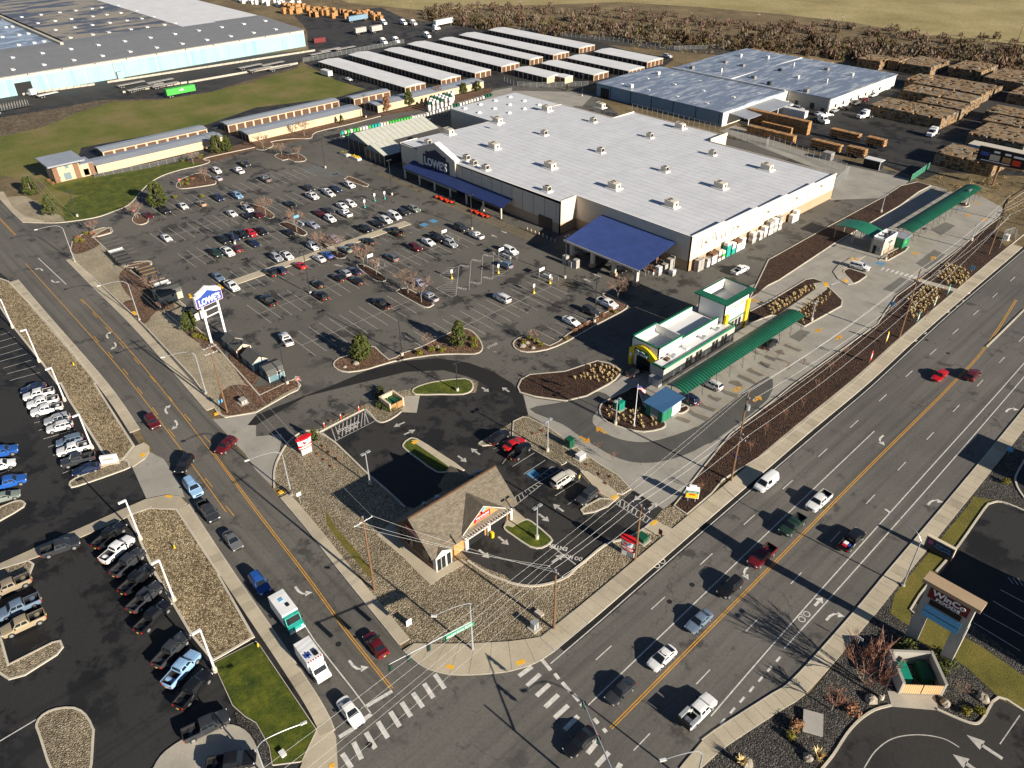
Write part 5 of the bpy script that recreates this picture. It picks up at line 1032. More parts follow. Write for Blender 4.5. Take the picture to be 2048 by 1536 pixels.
# rear cross gable and roof vents
g = MB(); xg = -80.4; zg = 6.4; xb2 = xr-(zp-zg)/s
g.add([(xg,59.0,zg),(xg,56.2,zo+.2),(xa-.2,56.2,zo+.4),(xb2,59.0,zg)], [(0,1,2,3)]); g.add([(xg,59.0,zg),(xb2,59.0,zg),(xa-.2,61.8,zo+.4),(xg,61.8,zo+.2)], [(0,1,2,3)]); g.build('rear_gable_roof', MT['shingle'], root)
MB().bb(-80.1,56.6,0,-78.1,61.4,3.6).build('rear_wing', MT['brown_wall'], root)
for (x,y,r_) in ((-76.2,50.3,.3),(-75.2,52.2,.4),(-75.9,61.3,.35),(-76.5,60.4,.3)): MB().cyl(x,y,ze+(x-xa)*s-.2,ze+(x-xa)*s+.7,r_,10).build('roof_vent', MT['galv'], root)
MB().bb(-68.3,57.0,0,-67.8,57.5,1.1).build('pump', MT['yellow_panel'], root)
# ------------------------------------------------------------------ refuse enclosures
def enclosure(label, cx, cy, lx, ly, h, wall, gate, rz=0, cap='wall_concrete'):
    r = thing('refuse_enclosure', (cx,cy,0), label, 'enclosure', None, rz); ORG[r.name] = Vector((0,0,0)); t = .28
    for q in ((-lx/2,-ly/2,lx/2,-ly/2+t),(-lx/2,ly/2-t,lx/2,ly/2),(-lx/2,-ly/2+t,-lx/2+t,ly/2-t)): w_ = MB().bb(q[0],q[1],0,q[2],q[3],h).build('wall', MT[wall], r); MB().bb(q[0]-.05,q[1]-.05,h,q[2]+.05,q[3]+.05,h+.12).build('coping', MT[cap], r)
    for s_ in (-1,1):
        gt = MB(); y0_ = .06 if s_ > 0 else -ly/2+t
        for k in range(9): gt.bb(lx/2-.1,y0_+(ly/2-t-.06)*k/9,.2,lx/2,y0_+(ly/2-t-.06)*(k+.8)/9,h*.85)
        gt.build('gate', MT[gate], r)
        b = MB().bb(-lx/4-.6,s_*ly/4-.7,0,lx/4-.3,s_*ly/4+.7,1.2); b = b.build('refuse_bin', MT['bin_green' if s_<0 and ly>5 else 'wrap_dkgreen'], r)
    return r
p = T(3,3,1160,815); enclosure('tall concrete refuse enclosure with tan slatted gates holding green bins', p.x, p.y, 5.0, 5.6, 2.3, 'wall_concrete', 'tan_gate', rad(-46))
p = T(1,2,1090,170); enclosure('small tan refuse enclosure behind the oil change shop lot', p.x, p.y, 3.6, 3.4, 1.9, 'wall_beige', 'wood_light', rad(0), 'trim_cream')
# shops just past the right edge of the picture; their shadows reach the corner lot
for (x0,y0,x1,y1,h,lb) in ((7.8,95.5,30,110.2,9.0,'tall shop building standing past the right edge beside the corner lot'),(-4.4,133.6,14,142.6,8.0,'narrow shop building standing past the right edge beside the highway')):
    root = thing('roadside_shop', ((x0+x1)/2,(y0+y1)/2,0), lb, 'building'); MB().bb(x0,y0,0,x1,y1,h-.4).build('wall', MT['wall_cream'], root); MB().bb(x0-.2,y0-.2,h-.4,x1+.2,y1+.2,h).build('roof', MT['roof_white'], root)
    for k in range(3): MB().bb(x0-.08,y0+1.5+k*2.6,.6,x0+.05,y0+3.3+k*2.6,2.8).build('window', MT['glass_dark'], root)
# ------------------------------------------------------------------ vehicles
m = N('car_paint'); oi = m.n('ShaderNodeObjectInfo'); m.set(oi.outputs['Color'], .28); m.b.inputs['Coat Weight'].default_value = .6; m.b.inputs['Coat Roughness'].default_value = .08
m = N('car_glass'); m.set((.012,.016,.020), .04); m.b.inputs['Specular IOR Level'].default_value = .6
plain('tyre', (.012,.012,.012), .85, .1, 5); plain('rim', (.42,.42,.43), .3, .05, 5, .6); plain('lamp_clear', (.75,.77,.80), .15, .03, 5); plain('lamp_red', (.45,.01,.01), .25, .05, 5); plain('trim_black', (.014,.014,.015), .5, .1, 5); plain('bed_liner', (.02,.02,.021), .8, .15, 3); plain('plate', (.55,.40,.12), .5, .1, 5)
KINDS = {}
def interp(a, b, z): t = (z-a[1])/(b[1]-a[1]); return a[0]+(b[0]-a[0])*t
def make_kind(name, L, W, upper, cab, wb, wr, bed=None, nwin=2, rails=False, glass_roof=False, blank_rear=False, front_x=None):
    """upper: outline (x,z) from nose to tail; cab=(cowl,roof front,roof rear,tail) indices into it"""
    hw = W/2; ic, i1, i2, i3 = cab
    belt = min(upper[ic][1], upper[i3][1]); roofz = max(upper[i1][1], upper[i2][1])
    def wz(z):
        zc = upper[ic][1]
        if z <= zc: return hw*(1-.05*max(0,(.75-z)/.5)**2)
        return hw-.05-(z-zc)/(roofz-zc)*(hw*.20)
    zb = .30 if wr < .36 else .42
    low = []
    xr, xf = -wb/2+(upper[0][0]+upper[-1][0])/2*.3, wb/2+(upper[0][0]+upper[-1][0])/2*.3
    for xc in (xr, xf):
        for k in range(9):
            a = math.pi*k/8; z = wr+math.sin(a)*(wr+.07)
            low.append((xc-math.cos(a)*(wr+.07), max(zb, z) if 0 < k < 8 else zb))
    outline = list(upper)+low
    nU = len(upper); hl = L/2
    ts = [-1,-.93,-.55,0,.55,.93,1]; nt_ = len(ts)
    mb = MB(); vs_ = []
    for i,(x,z) in enumerate(outline):
        for t in ts:
            k = max(0,(abs(x)-(hl-.75))/.75); xx = x-math.copysign(1,x)*.20*k*t**4
            drop = .055*t**4 if i < nU and z > .6 else 0
            vs_.append((xx, wz(z)*t*(1-.07*k), z-drop))
    n = len(outline); fs = []
    for i in range(n):
        j = (i+1)%n
        if bed and i < nU-1 and upper[i][0] <= bed[0]+1e-6 and upper[j][0] >= bed[1]-1e-6 and abs(upper[i][1]-upper[j][1]) < .12: 
            fs += [(i*nt_+k, i*nt_+k+1, j*nt_+k+1, j*nt_+k) for k in (0,nt_-2)]; continue
        fs += [(i*nt_+k, i*nt_+k+1, j*nt_+k+1, j*nt_+k) for k in range(nt_-1)]
    cabi = list(range(ic, i3+1)); lowi = list(range(0, ic+1))+list(range(i3, n))
    for s_, k in ((0,0),(1,nt_-1)):
        a = [i*nt_+k for i in lowi]; b = [i*nt_+k for i in cabi]
        fs += [tuple(a if s_ == 0 else a[::-1]), tuple(b if s_ == 0 else b[::-1])]
    mb.add(vs_, fs); body = mb.mesh('body', MT['car_paint'])
    bm = bmesh.new(); bm.from_mesh(body); bmesh.ops.recalc_face_normals(bm, faces=bm.faces[:]); bmesh.ops.triangulate(bm, faces=[f for f in bm.faces if len(f.verts) > 4]); bm.to_mesh(body); bm.free()
    parts = [('body', body, None)]
    def glass(nm, i, j, s0=.08, s1=.94, tw=.86):
        a, b = upper[i], upper[j]; g = MB(); d = Vector((b[0]-a[0], b[1]-a[1])); nr = Vector((-d.y,d.x)).normalized()
        if nr.y < 0: nr = -nr
        rows = []
        for s in (s0, s1):
            x, z = a[0]+d.x*s, a[1]+d.y*s
            rows.append([(x+nr.x*.022, wz(z)*t*tw, z+nr.y*.022-.055*(t*tw)**4) for t in (-1,-.5,0,.5,1)])
        g.add(rows[0]+rows[1], [(k,k+1,5+k+1,5+k) for k in range(4)]); parts.append((nm, g.mesh(nm, MT['car_glass']), None))
    glass('windshield', ic, i1)
    if not blank_rear: glass('rear_window', i3, i2) if not bed else glass('rear_window', i3, i2, .25, .9, .8)
    z0, z1 = upper[ic][1]+.04, roofz-.10
    A, B, C_, D = upper[ic], upper[i1], upper[i2], upper[i3]
    fx = lambda z: interp(A,B,z)-.10; rx = lambda z: interp(D,C_,z)+.12 if abs(D[1]-C_[1]) > .2 else D[0]+.12
    zlo = max(z0, D[1]+.04)
    f0, f1, r0, r1 = fx(zlo), fx(z1), rx(zlo), rx(z1)
    if blank_rear: r0 = r1 = f1-1.1
    cuts = [k/nwin for k in range(nwin+1)]
    for s_ in (-1,1):
        for k in range(nwin):
            a0, a1 = f0+(r0-f0)*cuts[k], f0+(r0-f0)*cuts[k+1]; b0, b1 = f1+(r1-f1)*cuts[k], f1+(r1-f1)*cuts[k+1]
            g = .05; q = [(a0-g,zlo),(a1+g,zlo),(b1+g,z1),(b0-g,z1)]
            y = [s_*(wz(z)+.012) for _,z in q]; w_ = MB().poly([(q[i][0],y[i],q[i][1]) for i in range(4)]); parts.append(('side_window', w_.mesh('side_window', MT['car_glass']), None))
    ty = MB().tube([(0,-.12,0),(0,.12,0)], wr, 14).mesh('wheel', MT['tyre']); rm = MB().tube([(0,-.135,0),(0,.135,0)], wr*.62, 10).mesh('rim', MT['rim'])
    for x in (xf,xr):
        for s_ in (-1,1): parts.append(('wheel', ty, (x,s_*(hw-.13),wr), rm))
    nx, nz = upper[1]; hz = upper[2][1]-.12
    hlm = MB().box(0,0,0,.16,.36,.15).mesh('headlight', MT['lamp_clear']); tlm = MB().box(0,0,0,.12,.20 if bed else .34,.30 if bed or rails else .16).mesh('taillight', MT['lamp_red'])
    tz = upper[-2][1]-.14
    for s_ in (-1,1):
        parts.append(('headlight', hlm, (upper[2][0]-.10,s_*hw*.70,hz))); parts.append(('taillight', tlm, (-hl+.10,s_*hw*.74,tz)))
        parts.append(('mirror', MB().box(0,0,0,.16,.24,.16).mesh('mirror', MT['trim_black']), (upper[ic][0]-.35,s_*(hw+.10),upper[ic][1]+.08)))
    parts.append(('grille', MB().box(0,0,0,.08,W*.5,.24).mesh('grille', MT['trim_black']), (nx-.015,0,.56 if wr < .38 else .78)))
    parts.append(('plate', MB().box(0,0,0,.06,.34,.16).mesh('plate', MT['plate']), (-hl+.0,0,.62)))
    if bed:
        zt = [z for x,z in upper if bed[1]-1e-3 <= x <= bed[0]+1e-3][0]; bw = hw*.80; x0, x1, zf = bed[1]+.10, bed[0]-.06, zt-.46
        l = MB(); l.add([(x0,-bw,zt+.01),(x1,-bw,zt+.01),(x1,bw,zt+.01),(x0,bw,zt+.01),(x0,-bw,zf),(x1,-bw,zf),(x1,bw,zf),(x0,bw,zf)], [(4,5,6,7),(0,4,7,3),(1,2,6,5),(0,1,5,4),(2,3,7,6)])
        parts.append(('cargo_bed', l.mesh('cargo_bed', MT['bed_liner']), None))
        r_ = MB(); r_.bb(x1,-hw*.93,zt-.05,bed[0],hw*.93,zt+.012); r_.bb(bed[1]+.02,-hw*.93,zt-.05,x0,hw*.93,zt+.012)
        for s_ in (-1,1): r_.bb(x0,min(s_*bw,s_*hw*.93),zt-.05,x1,max(s_*bw,s_*hw*.93),zt+.012)
        parts.append(('bed_rail', r_.mesh('bed_rail', MT['car_paint']), None))
    if rails:
        for s_ in (-1,1): parts.append(('roof_rail', MB().tube([(B[0]-.1,s_*(wz(roofz)-.1),roofz-.02),(B[0]-.4,s_*(wz(roofz)-.1),roofz+.06),(C_[0]+.3,s_*(wz(roofz)-.1),roofz+.06),(C_[0]+.05,s_*(wz(roofz)-.1),roofz-.02)], .03, 4).mesh('roof_rail', MT['trim_black']), None))
    if glass_roof: g = MB().bb(C_[0]+.15,-wz(roofz)*.72,roofz-.02,B[0]-.12,wz(roofz)*.72,roofz+.016); parts.append(('glass_roof', g.mesh('glass_roof', MT['car_glass']), None))
    KINDS[name] = parts
SED = [(2.36,.36),(2.42,.58),(2.28,.74),(1.02,.96),(.20,1.40),(-.55,1.45),(-.95,1.42),(-1.72,1.06),(-2.30,1.03),(-2.40,.80),(-2.36,.40)]
make_kind('sedan', 4.84, 1.84, SED, (3,4,6,7), 2.80, .34)
make_kind('evcar', 4.75, 1.92, [(2.30,.36),(2.37,.58),(2.15,.80),(1.25,1.02),(.15,1.50),(-.7,1.56),(-1.1,1.50),(-2.0,1.18),(-2.28,1.12),(-2.36,.85),(-2.32,.42)], (3,4,6,7), 2.88, .36, glass_roof=True)
make_kind('hatch', 4.2, 1.78, [(2.02,.36),(2.09,.58),(1.95,.76),(.95,.98),(.25,1.46),(-.6,1.52),(-1.55,1.46),(-1.98,1.02),(-2.08,.80),(-2.04,.40)], (3,4,6,7), 2.60, .33)
make_kind('suv', 4.75, 1.92, [(2.28,.40),(2.36,.66),(2.25,.92),(1.05,1.10),(.38,1.66),(-.6,1.74),(-1.95,1.69),(-2.28,1.16),(-2.37,.90),(-2.34,.44)], (3,4,6,7), 2.80, .38, nwin=3, rails=True)
make_kind('bigsuv', 5.2, 2.02, [(2.52,.44),(2.59,.74),(2.50,1.04),(1.25,1.20),(.62,1.80),(-.6,1.88),(-2.30,1.84),(-2.52,1.26),(-2.59,.96),(-2.56,.48)], (3,4,6,7), 3.00, .41, nwin=3, rails=True)
make_kind('pickup', 5.85, 2.03, [(2.85,.46),(2.92,.78),(2.84,1.08),(1.45,1.24),(.88,1.84),(-.1,1.92),(-.62,1.88),(-.80,1.22),(-.801,1.28),(-2.86,1.26),(-2.92,1.0),(-2.90,.52)], (3,4,6,7), 3.65, .42, bed=(-.801,-2.86), nwin=2)
make_kind('smalltruck', 5.35, 1.88, [(2.60,.42),(2.67,.70),(2.58,.96),(1.35,1.10),(.78,1.64),(-.05,1.72),(-.52,1.68),(-.68,1.10),(-.681,1.16),(-2.61,1.14),(-2.67,.9),(-2.65,.48)], (3,4,6,7), 3.3, .38, bed=(-.681,-2.61), nwin=2)
make_kind('van', 5.3, 1.98, [(2.58,.40),(2.65,.70),(2.50,.98),(1.75,1.18),(.95,1.92),(0,2.06),(-2.45,2.04),(-2.60,1.20),(-2.65,.90),(-2.62,.44)], (3,4,6,7), 3.2, .36, nwin=1, blank_rear=True)
make_kind('minivan', 5.0, 1.96, [(2.42,.38),(2.49,.64),(2.36,.90),(1.35,1.10),(.55,1.66),(-.6,1.74),(-2.15,1.70),(-2.42,1.10),(-2.49,.86),(-2.46,.42)], (3,4,6,7), 3.0, .35, nwin=3)
COL = dict(white=(.72,.72,.71), black=(.010,.010,.012), silver=(.34,.36,.39), grey=(.12,.125,.13), blue=(.02,.09,.34), navy=(.012,.022,.06), red=(.50,.012,.018), maroon=(.10,.008,.012), tan=(.27,.215,.15), lilac=(.33,.33,.42), green=(.018,.04,.028), bluegrey=(.13,.18,.25), skyblue=(.24,.40,.60), gold=(.29,.235,.15), darkgrey=(.035,.037,.042), sage=(.20,.23,.20), brown=(.10,.06,.04), cream=(.56,.52,.44))
NAMES = dict(sedan='sedan', evcar='hatchback', hatch='hatchback', suv='sport_utility_vehicle', bigsuv='sport_utility_vehicle', pickup='pickup_truck', smalltruck='pickup_truck', van='cargo_van', minivan='minivan')
CATS = dict(sedan='car', evcar='car', hatch='car', suv='suv', bigsuv='suv', pickup='pickup truck', smalltruck='pickup truck', van='van', minivan='minivan')
def vehicle(kind, colr, x, y, ang, label, group=None, z=0.0, simple=False):
    """x, y: photo pixel at the middle of the vehicle, half its height up; ang: world heading in degrees"""
    p = P(x, y, .75) if z == 0 else P(x, y, .75+z)
    r = thing(NAMES[kind], (p.x,p.y,z), label, CATS[kind], group, rad(ang))
    c = COL[colr]; j = rnd.uniform(.92,1.08)
    for q in KINDS[kind]:
        o = bpy.data.objects.new(q[0], q[1]); col.objects.link(o); o.parent = r
        if q[2]: o.location = q[2]
        if q[0] in ('body','bed_rail'): o.color = (c[0]*j,c[1]*j,c[2]*j,1)
        if len(q) > 3: w_ = bpy.data.objects.new('rim', q[3]); col.objects.link(w_); w_.parent = o
    ORG[r.name] = Vector((0,0,0))
    return r
def head(a, b):                                 # world heading from tail pixel to nose pixel
    p, q = P(*a, .8), P(*b, .8); return math.degrees(math.atan2(q.y-p.y, q.x-p.x))
CN = dict(white='white', black='black', silver='silver', grey='grey', blue='blue', navy='navy blue', red='red', maroon='maroon', tan='tan', lilac='pale lilac', green='dark green', bluegrey='blue-grey', skyblue='light blue', gold='gold', darkgrey='dark grey', sage='grey-green', brown='brown', cream='beige')
KN = dict(sedan='sedan', evcar='crossover', hatch='hatchback', suv='suv', bigsuv='large suv', pickup='pickup', smalltruck='small pickup', van='cargo van', minivan='minivan')
# highway traffic
HW = 'traffic on the highway'
for k, c_, x, y, a, lb in (('sedan','black',1160,1482,-91,'black sedan rolling onto the crosswalk, first in its highway lane'), ('sedan','darkgrey',1241,1381,-91,'dark grey sedan waiting behind the black sedan on the highway'),
    ('evcar','white',1324,1315,-91,'white crossover with black glass roof queued on the highway'), ('sedan','bluegrey',1398,1241,-91,'blue-grey sedan queued behind the white glass-roofed crossover'), ('suv','black',1460,1174,-91,'black suv queued behind the blue-grey sedan on the highway'),
    ('pickup','maroon',1524,1112,-91,'dark maroon pickup queued behind the black suv on the highway'), ('pickup','green',1585,1050,-91,'dark green pickup behind the maroon pickup on the highway'), ('pickup','white',1638,1002,-91,'white pickup last in the highway turn lane queue'),
    ('van','white',1533,965,-91,'white cargo van in the highway lane next to the kerb'), ('pickup','black',1703,1080,89,'black pickup with cargo in its bed driving away along the highway'), ('sedan','red',1880,750,-90,'bright red car near the yellow line on the far highway'), ('suv','maroon',1946,749,90,'dark maroon suv driving away beside the bright red car')):
    vehicle(k, c_, x, y, a, lb, HW)
SR = 'traffic on the side road'
for k, c_, x, y, a, lb in (('suv','maroon',305,844,-3,'maroon suv alone on the side road beside the cobble strip'), ('suv','maroon',452,891,head((470,876),(437,906)),'maroon suv turning out of the shop driveway'), ('suv','black',369,928,head((383,910),(357,946)),'black car turning into the dealership entrance'),
    ('bigsuv','skyblue',386,975,-3,'light blue suv at the tail of the side road queue'), ('pickup','darkgrey',417,1023,-3,'dark grey truck with bright windshield in the side road queue'), ('sedan','grey',465,1080,-3,'grey sedan with pale hood in the side road queue'), ('suv','blue',519,1166,-3,'bright blue suv behind the boxy white and teal truck'),
    ('sedan','white',701,1423,-3,'white sedan at the stop line ahead of the ambulance'), ('sedan','maroon',751,1288,176,'dark maroon sedan driving up the side road')):
    vehicle(k, c_, x, y, a, lb, SR)
# dealership rows
DG = 'pickups and suvs at the dealership'
a1 = head((201,930),(142,946))
for k, c_, x, y, lb in (('sedan','navy',66,775,'dark navy car at the top of the upper dealership row'), ('pickup','white',78,788,'white pickup next to the navy car, first white one in the upper dealership row'), ('pickup','white',86,804,'white pickup in the upper dealership row, middle of the three together'), ('pickup','white',94,819,'white pickup in the upper dealership row, lowest of the three together'),
    ('suv','silver',114,838,'silver suv between white pickups and white suv in the upper dealership row'), ('suv','white',119,853,'white suv in the upper dealership row below the silver suv'), ('suv','bluegrey',139,881,'silver-blue suv in the upper dealership row above the lone white pickup'), ('pickup','white',148,897,'white pickup parked above the dark grey pickup near the white sign'), ('pickup','darkgrey',157,919,'dark grey pickup in the upper dealership row beside the navy sedan'), ('sedan','navy',172,937,'navy sedan at the lower end of the upper dealership row')):
    vehicle(k, c_, x, y, a1, lb, DG)
for k, c_, x, y, lb in (('pickup','blue',2,905,'blue truck cut off by the left edge above the white suv'), ('suv','white',3,930,'white suv cut off by the left edge beside two blue vehicles'), ('pickup','blue',17,965,'bright blue pickup near the left edge above the pale teal car'), ('sedan','sage',10,992,'pale teal car near the left edge beside the cobble island')):
    vehicle(k, c_, x, y, a1+180, lb, DG)
vehicle('pickup','darkgrey',121,1094,head((85,1106),(162,1080)),'dark grey pickup parked alone across the dealership path', DG)
a2 = head((193,1092),(247,1048))
for i, (k, c_, x, y, lb) in enumerate((('pickup','black',219,1071,'black pickup first in the diagonal dealership row beside the white one'), ('pickup','white',234,1099,'white pickup in the diagonal row of dark pickups'), ('pickup','darkgrey',256,1125,'dark grey pickup just below the white one in the diagonal row'), ('pickup','black',273,1159,'black pickup fourth in the diagonal dealership row'), ('pickup','darkgrey',291,1194,'dark grey pickup fifth in the diagonal dealership row'), ('pickup','black',306,1234,'black pickup before the gap in the diagonal dealership row'),
    ('pickup','darkgrey',343,1300,'dark grey pickup just above the light blue pickup'), ('pickup','skyblue',363,1338,'light blue pickup in the diagonal dealership row'), ('pickup','black',386,1379,'black pickup just below the light blue pickup'))):
    vehicle(k, c_, x, y, a2+(2 if i > 5 else 0), lb, DG)
vehicle('pickup','darkgrey',412,1452,head((368,1470),(462,1425)),'shiny grey pickup parked half on the round display pad', DG); vehicle('pickup','black',462,1524,head((420,1530),(505,1515)),'black pickup standing on the round display pad', DG, z=.14)
a3 = head((80,1230),(10,1262))
for k, c_, x, y, lb in (('pickup','tan',20,1172,'tan pickup at the left edge, uppermost of three'), ('pickup','bluegrey',38,1214,'blue-grey pickup at the left edge between tan and gold pickups'), ('pickup','gold',47,1247,'gold pickup with dark hood beside the curved cobble island')):
    vehicle(k, c_, x, y, a3, lb, DG)
vehicle('pickup','black',35,1158,a3,'black pickup behind the tan pickup near the left edge', DG) if False else None
# store lot: 4x tile coordinates of each vehicle
LG = 'cars parked in the store lot'
LOT = [  # tile c, r, x, y, kind, colour, heading, words on where
 (0,1,1330,365,'sedan','white',0,'alone in the upper aisle of the store lot'), (0,1,1185,185,'sedan','maroon',0,'beside the stop sign island at the top edge'), (0,1,1320,148,'suv','black',0,'under the big evergreen at the top edge'), (0,1,1465,110,'sedan','white',0,'in the top edge row beside the tan sedan'), (0,1,1610,90,'sedan','tan',180,'in the top edge row beside the white sedan'), (0,1,1750,48,'suv','navy',0,'in the top edge row next to the round shrubs'), (0,1,1900,28,'suv','skyblue',0,'near the top island, right of the navy suv'),
 (0,1,1855,170,'sedan','white',0,'just above the light pole in the upper rows'), (0,1,1983,133,'suv','white',0,'beside a dark sedan under the pinkish tree'), (0,1,1980,190,'sedan','black',0,'below the white suv under the pinkish tree'), (0,1,1795,385,'suv','black',0,'leftmost of four beside the red pickup row'), (0,1,1870,365,'suv','navy',0,'second of four left of the red pickup'), (0,1,1940,342,'suv','black',0,'just left of the red pickup'), (0,1,2005,325,'smalltruck','red',0,'between the black suvs in the middle rows'), (0,1,2032,408,'sedan','navy',0,'below the red pickup in the middle rows'), (0,1,1730,490,'suv','green',0,'with a roof rack left of the white work pickup'), (0,1,1820,478,'pickup','white',0,'with ladder rack beside the maroon wagon'), (0,1,1888,452,'suv','maroon',180,'wagon right of the white work pickup'),
 (0,1,1745,678,'sedan','bluegrey',0,'above the white pickup at the walkway end'), (0,1,1855,752,'pickup','white',0,'at the left end of the walkway'),
 (1,1,450,32,'pickup','white',0,'in the upper rows right of the pinkish trees'), (1,1,590,12,'sedan','white',0,'in the upper rows beside a navy pickup'), (1,1,275,95,'sedan','black',0,'alone right of the first bare tree island'), (1,1,18,180,'sedan','maroon',0,'beside the first bare tree island'), (1,1,510,168,'sedan','maroon',0,'left of the dark sedan in the upper middle row'), (1,1,580,145,'sedan','darkgrey',0,'right of the maroon sedan in the upper middle row'), (1,1,690,108,'sedan','white',0,'left of the white suv in the upper middle row'), (1,1,757,93,'suv','white',0,'at the right end of the upper middle row'), (1,1,715,170,'pickup','white',180,'with an open bed below the white sedan'), (1,1,592,213,'suv','white',0,'below the dark sedan near the cart corral'), (1,1,457,262,'sedan','lilac',0,'beside the cart corral sign'), (1,1,870,295,'pickup','black',0,'above the walkway, left of the black sedan'), (1,1,968,250,'sedan','black',0,'above the walkway between black pickup and white suv'), (1,1,1040,223,'suv','white',0,'above the walkway beside the white van'), (1,1,1108,193,'van','white',0,'at the right end of the walkway'), (1,1,1180,163,'suv','darkgrey',0,'right of the white van by the hatched walkway'), (1,1,1265,135,'suv','sage',0,'nearest the store among the walkway row'),
 (1,1,1115,315,'pickup','black',180,'below the walkway with its bed to the right'), (1,1,897,388,'sedan','black',180,'below the walkway left of the black pickup'), (1,1,1640,288,'bigsuv','darkgrey',0,'beside the light pole nearest the store'), (1,1,1765,345,'smalltruck','white',180,'with dark bed cover beside the dark grey large suv'), (1,1,1450,368,'pickup','black',0,'between white sedan and cart corral right of centre'), (1,1,1380,398,'sedan','white',0,'left of the black pickup right of centre'), (1,1,1557,413,'suv','silver',0,'below the cart corral right of centre'), (1,1,1275,443,'suv','maroon',0,'alone on the right side of the centre rows'),
 (1,1,717,455,'sedan','sage',180,'below the walkway beside the bare tree island'), (1,1,785,433,'sedan','darkgrey',180,'below the walkway right of the grey-green sedan'), (1,1,455,433,'suv','white',0,'above the walkway left of the bare tree island'), (1,1,567,498,'sedan','blue',180,'below the walkway beside the white sedan'), (1,1,505,528,'sedan','white',180,'below the walkway between red and blue sedans'), (1,1,350,583,'sedan','red',180,'below the walkway beside the tall light pole'), (1,1,165,523,'suv','silver',0,'above the walkway with a roof rack'), (1,1,245,508,'smalltruck','white',0,'above the walkway beside the silver suv'), (1,1,197,625,'suv','navy',180,'below the walkway next to the black off-roader'), (1,1,120,643,'suv','black',180,'off-roader with rear spare wheel below the walkway'), (1,1,48,318,'suv','black',0,'in the centre rows left of the cart corral'), (1,1,265,323,'sedan','black',0,'below the cart corral island in the centre rows'), (1,1,630,372,'sedan','lilac',0,'behind the bare trees above the walkway'),
 (1,1,495,733,'hatch','black',180,'left of the pole in the lower middle row'), (1,1,520,828,'suv','black',180,'right of the pole base in the lower middle row'), (1,1,658,680,'sedan','black',180,'left of the silver hatchback in the lower middle row'), (1,1,713,643,'hatch','silver',180,'in the lower middle row between black sedans'), (1,1,793,628,'sedan','navy',180,'beside the mulch island in the lower middle row'), (1,1,805,705,'sedan','black',180,'right of the silver hatchback, lower row'), (1,1,1087,523,'suv','grey',180,'right of the mulch island trees'), (1,1,1310,727,'sedan','lilac',0,'hidden behind the twin bare trees'), (1,1,1393,838,'smalltruck','silver',180,'beside the kerb of the twin tree island'), (1,1,1005,893,'pickup','black',180,'alone in the bottom row of the store lot'), (1,1,100,868,'pickup','black',180,'alone at the left end of the lower rows'), (1,1,240,1178,'pickup','white',170,'driving through the lower left of the store lot'),
 (1,1,2035,470,'bigsuv','white',0,'with a cap beside the hatched triangle'), (1,1,1995,580,'suv','bluegrey',180,'below the cart trolleys by the hatched triangle'), (1,1,1970,848,'bigsuv','white',180,'crossing the right side of the store lot'),
 (1,0,75,1430,'pickup','grey',180,'alone in the far upper lot'), (1,0,425,1507,'suv','darkgrey',0,'in the upper rows below the far island'), (1,0,568,1527,'sedan','white',0,'beside the navy pickup in the upper rows'), (1,0,632,1515,'pickup','navy',0,'left of the white suv loaded at the kerb'), (1,0,750,1480,'suv','white',0,'beside the trolleys and kerb near the garden entrance'),
 (0,0,1735,1365,'suv','white',0,'at the far top left of the lot'), (0,0,1740,1423,'sedan','silver',180,'below the white suv at the far top left'), (0,0,1910,1365,'pickup','white',180,'near the far top island'), (0,0,1960,1313,'pickup','darkgrey',0,'behind the white pickup near the far top island'),
 (2,1,762,890,'pickup','white',0,'by the bare tree at the right end of the lot'), (2,1,630,950,'suv','darkgrey',0,'between white sedan and white pickup at the right end'), (2,1,475,1030,'sedan','white',0,'in the right end row facing the shaded drive'), (2,1,845,615,'sedan','black',0,'in the shade under the blue canopy')]
for c0,r0,x,y,k,c_,a,wh in LOT:
    vehicle(k, c_, 512*c0+x/4, 384*r0+y/4, a+rnd.uniform(-1.5,1.5), f'{CN[c_]} {KN[k]} {wh}', LG)
# shop, wash
vehicle('suv','black',998,874,head((985,884),(1016,862)),'black suv in the oil shop lot beside the red coupe'); vehicle('sedan','red',1028,887,head((1010,898),(1046,876)),'red coupe between black suv and black pickup in the oil shop lot'); vehicle('smalltruck','black',1040,902,head((1058,888),(1026,915))+180,'black pickup right of the red coupe in the oil shop lot')
vehicle('bigsuv','cream',1126,958,head((1105,972),(1148,943)),'beige suv with roof rack in the oil shop lot'); vehicle('suv','darkgrey',1174,992,head((1196,976),(1155,1008)),'dark grey suv nose-out beside the beige suv in the oil shop lot')
vehicle('suv','black',1540,687,92,'black suv in a vacuum bay at the far end of the long green canopy', z=.01); vehicle('minivan','white',1425,768,92,'white van with orange graphics in a vacuum bay', z=.01) if False else vehicle('suv','white',1424,768,180,'white suv in a vacuum bay under the long green canopy', z=.01)
vehicle('suv','navy',1377,797,178,'navy suv in the vacuum bay nearest the blue-roofed hut', z=.01); vehicle('sedan','black',1272,741,85,'black car entering the yellow-arched wash tunnel', z=.01); vehicle('bigsuv','white',1720,533,8,'white suv parked by the pay kiosk island', z=.01)
t = vehicle('pickup','white',1480,540,head((1462,550),(1500,531)),'white pickup towing a small cart on the drive beside the store')
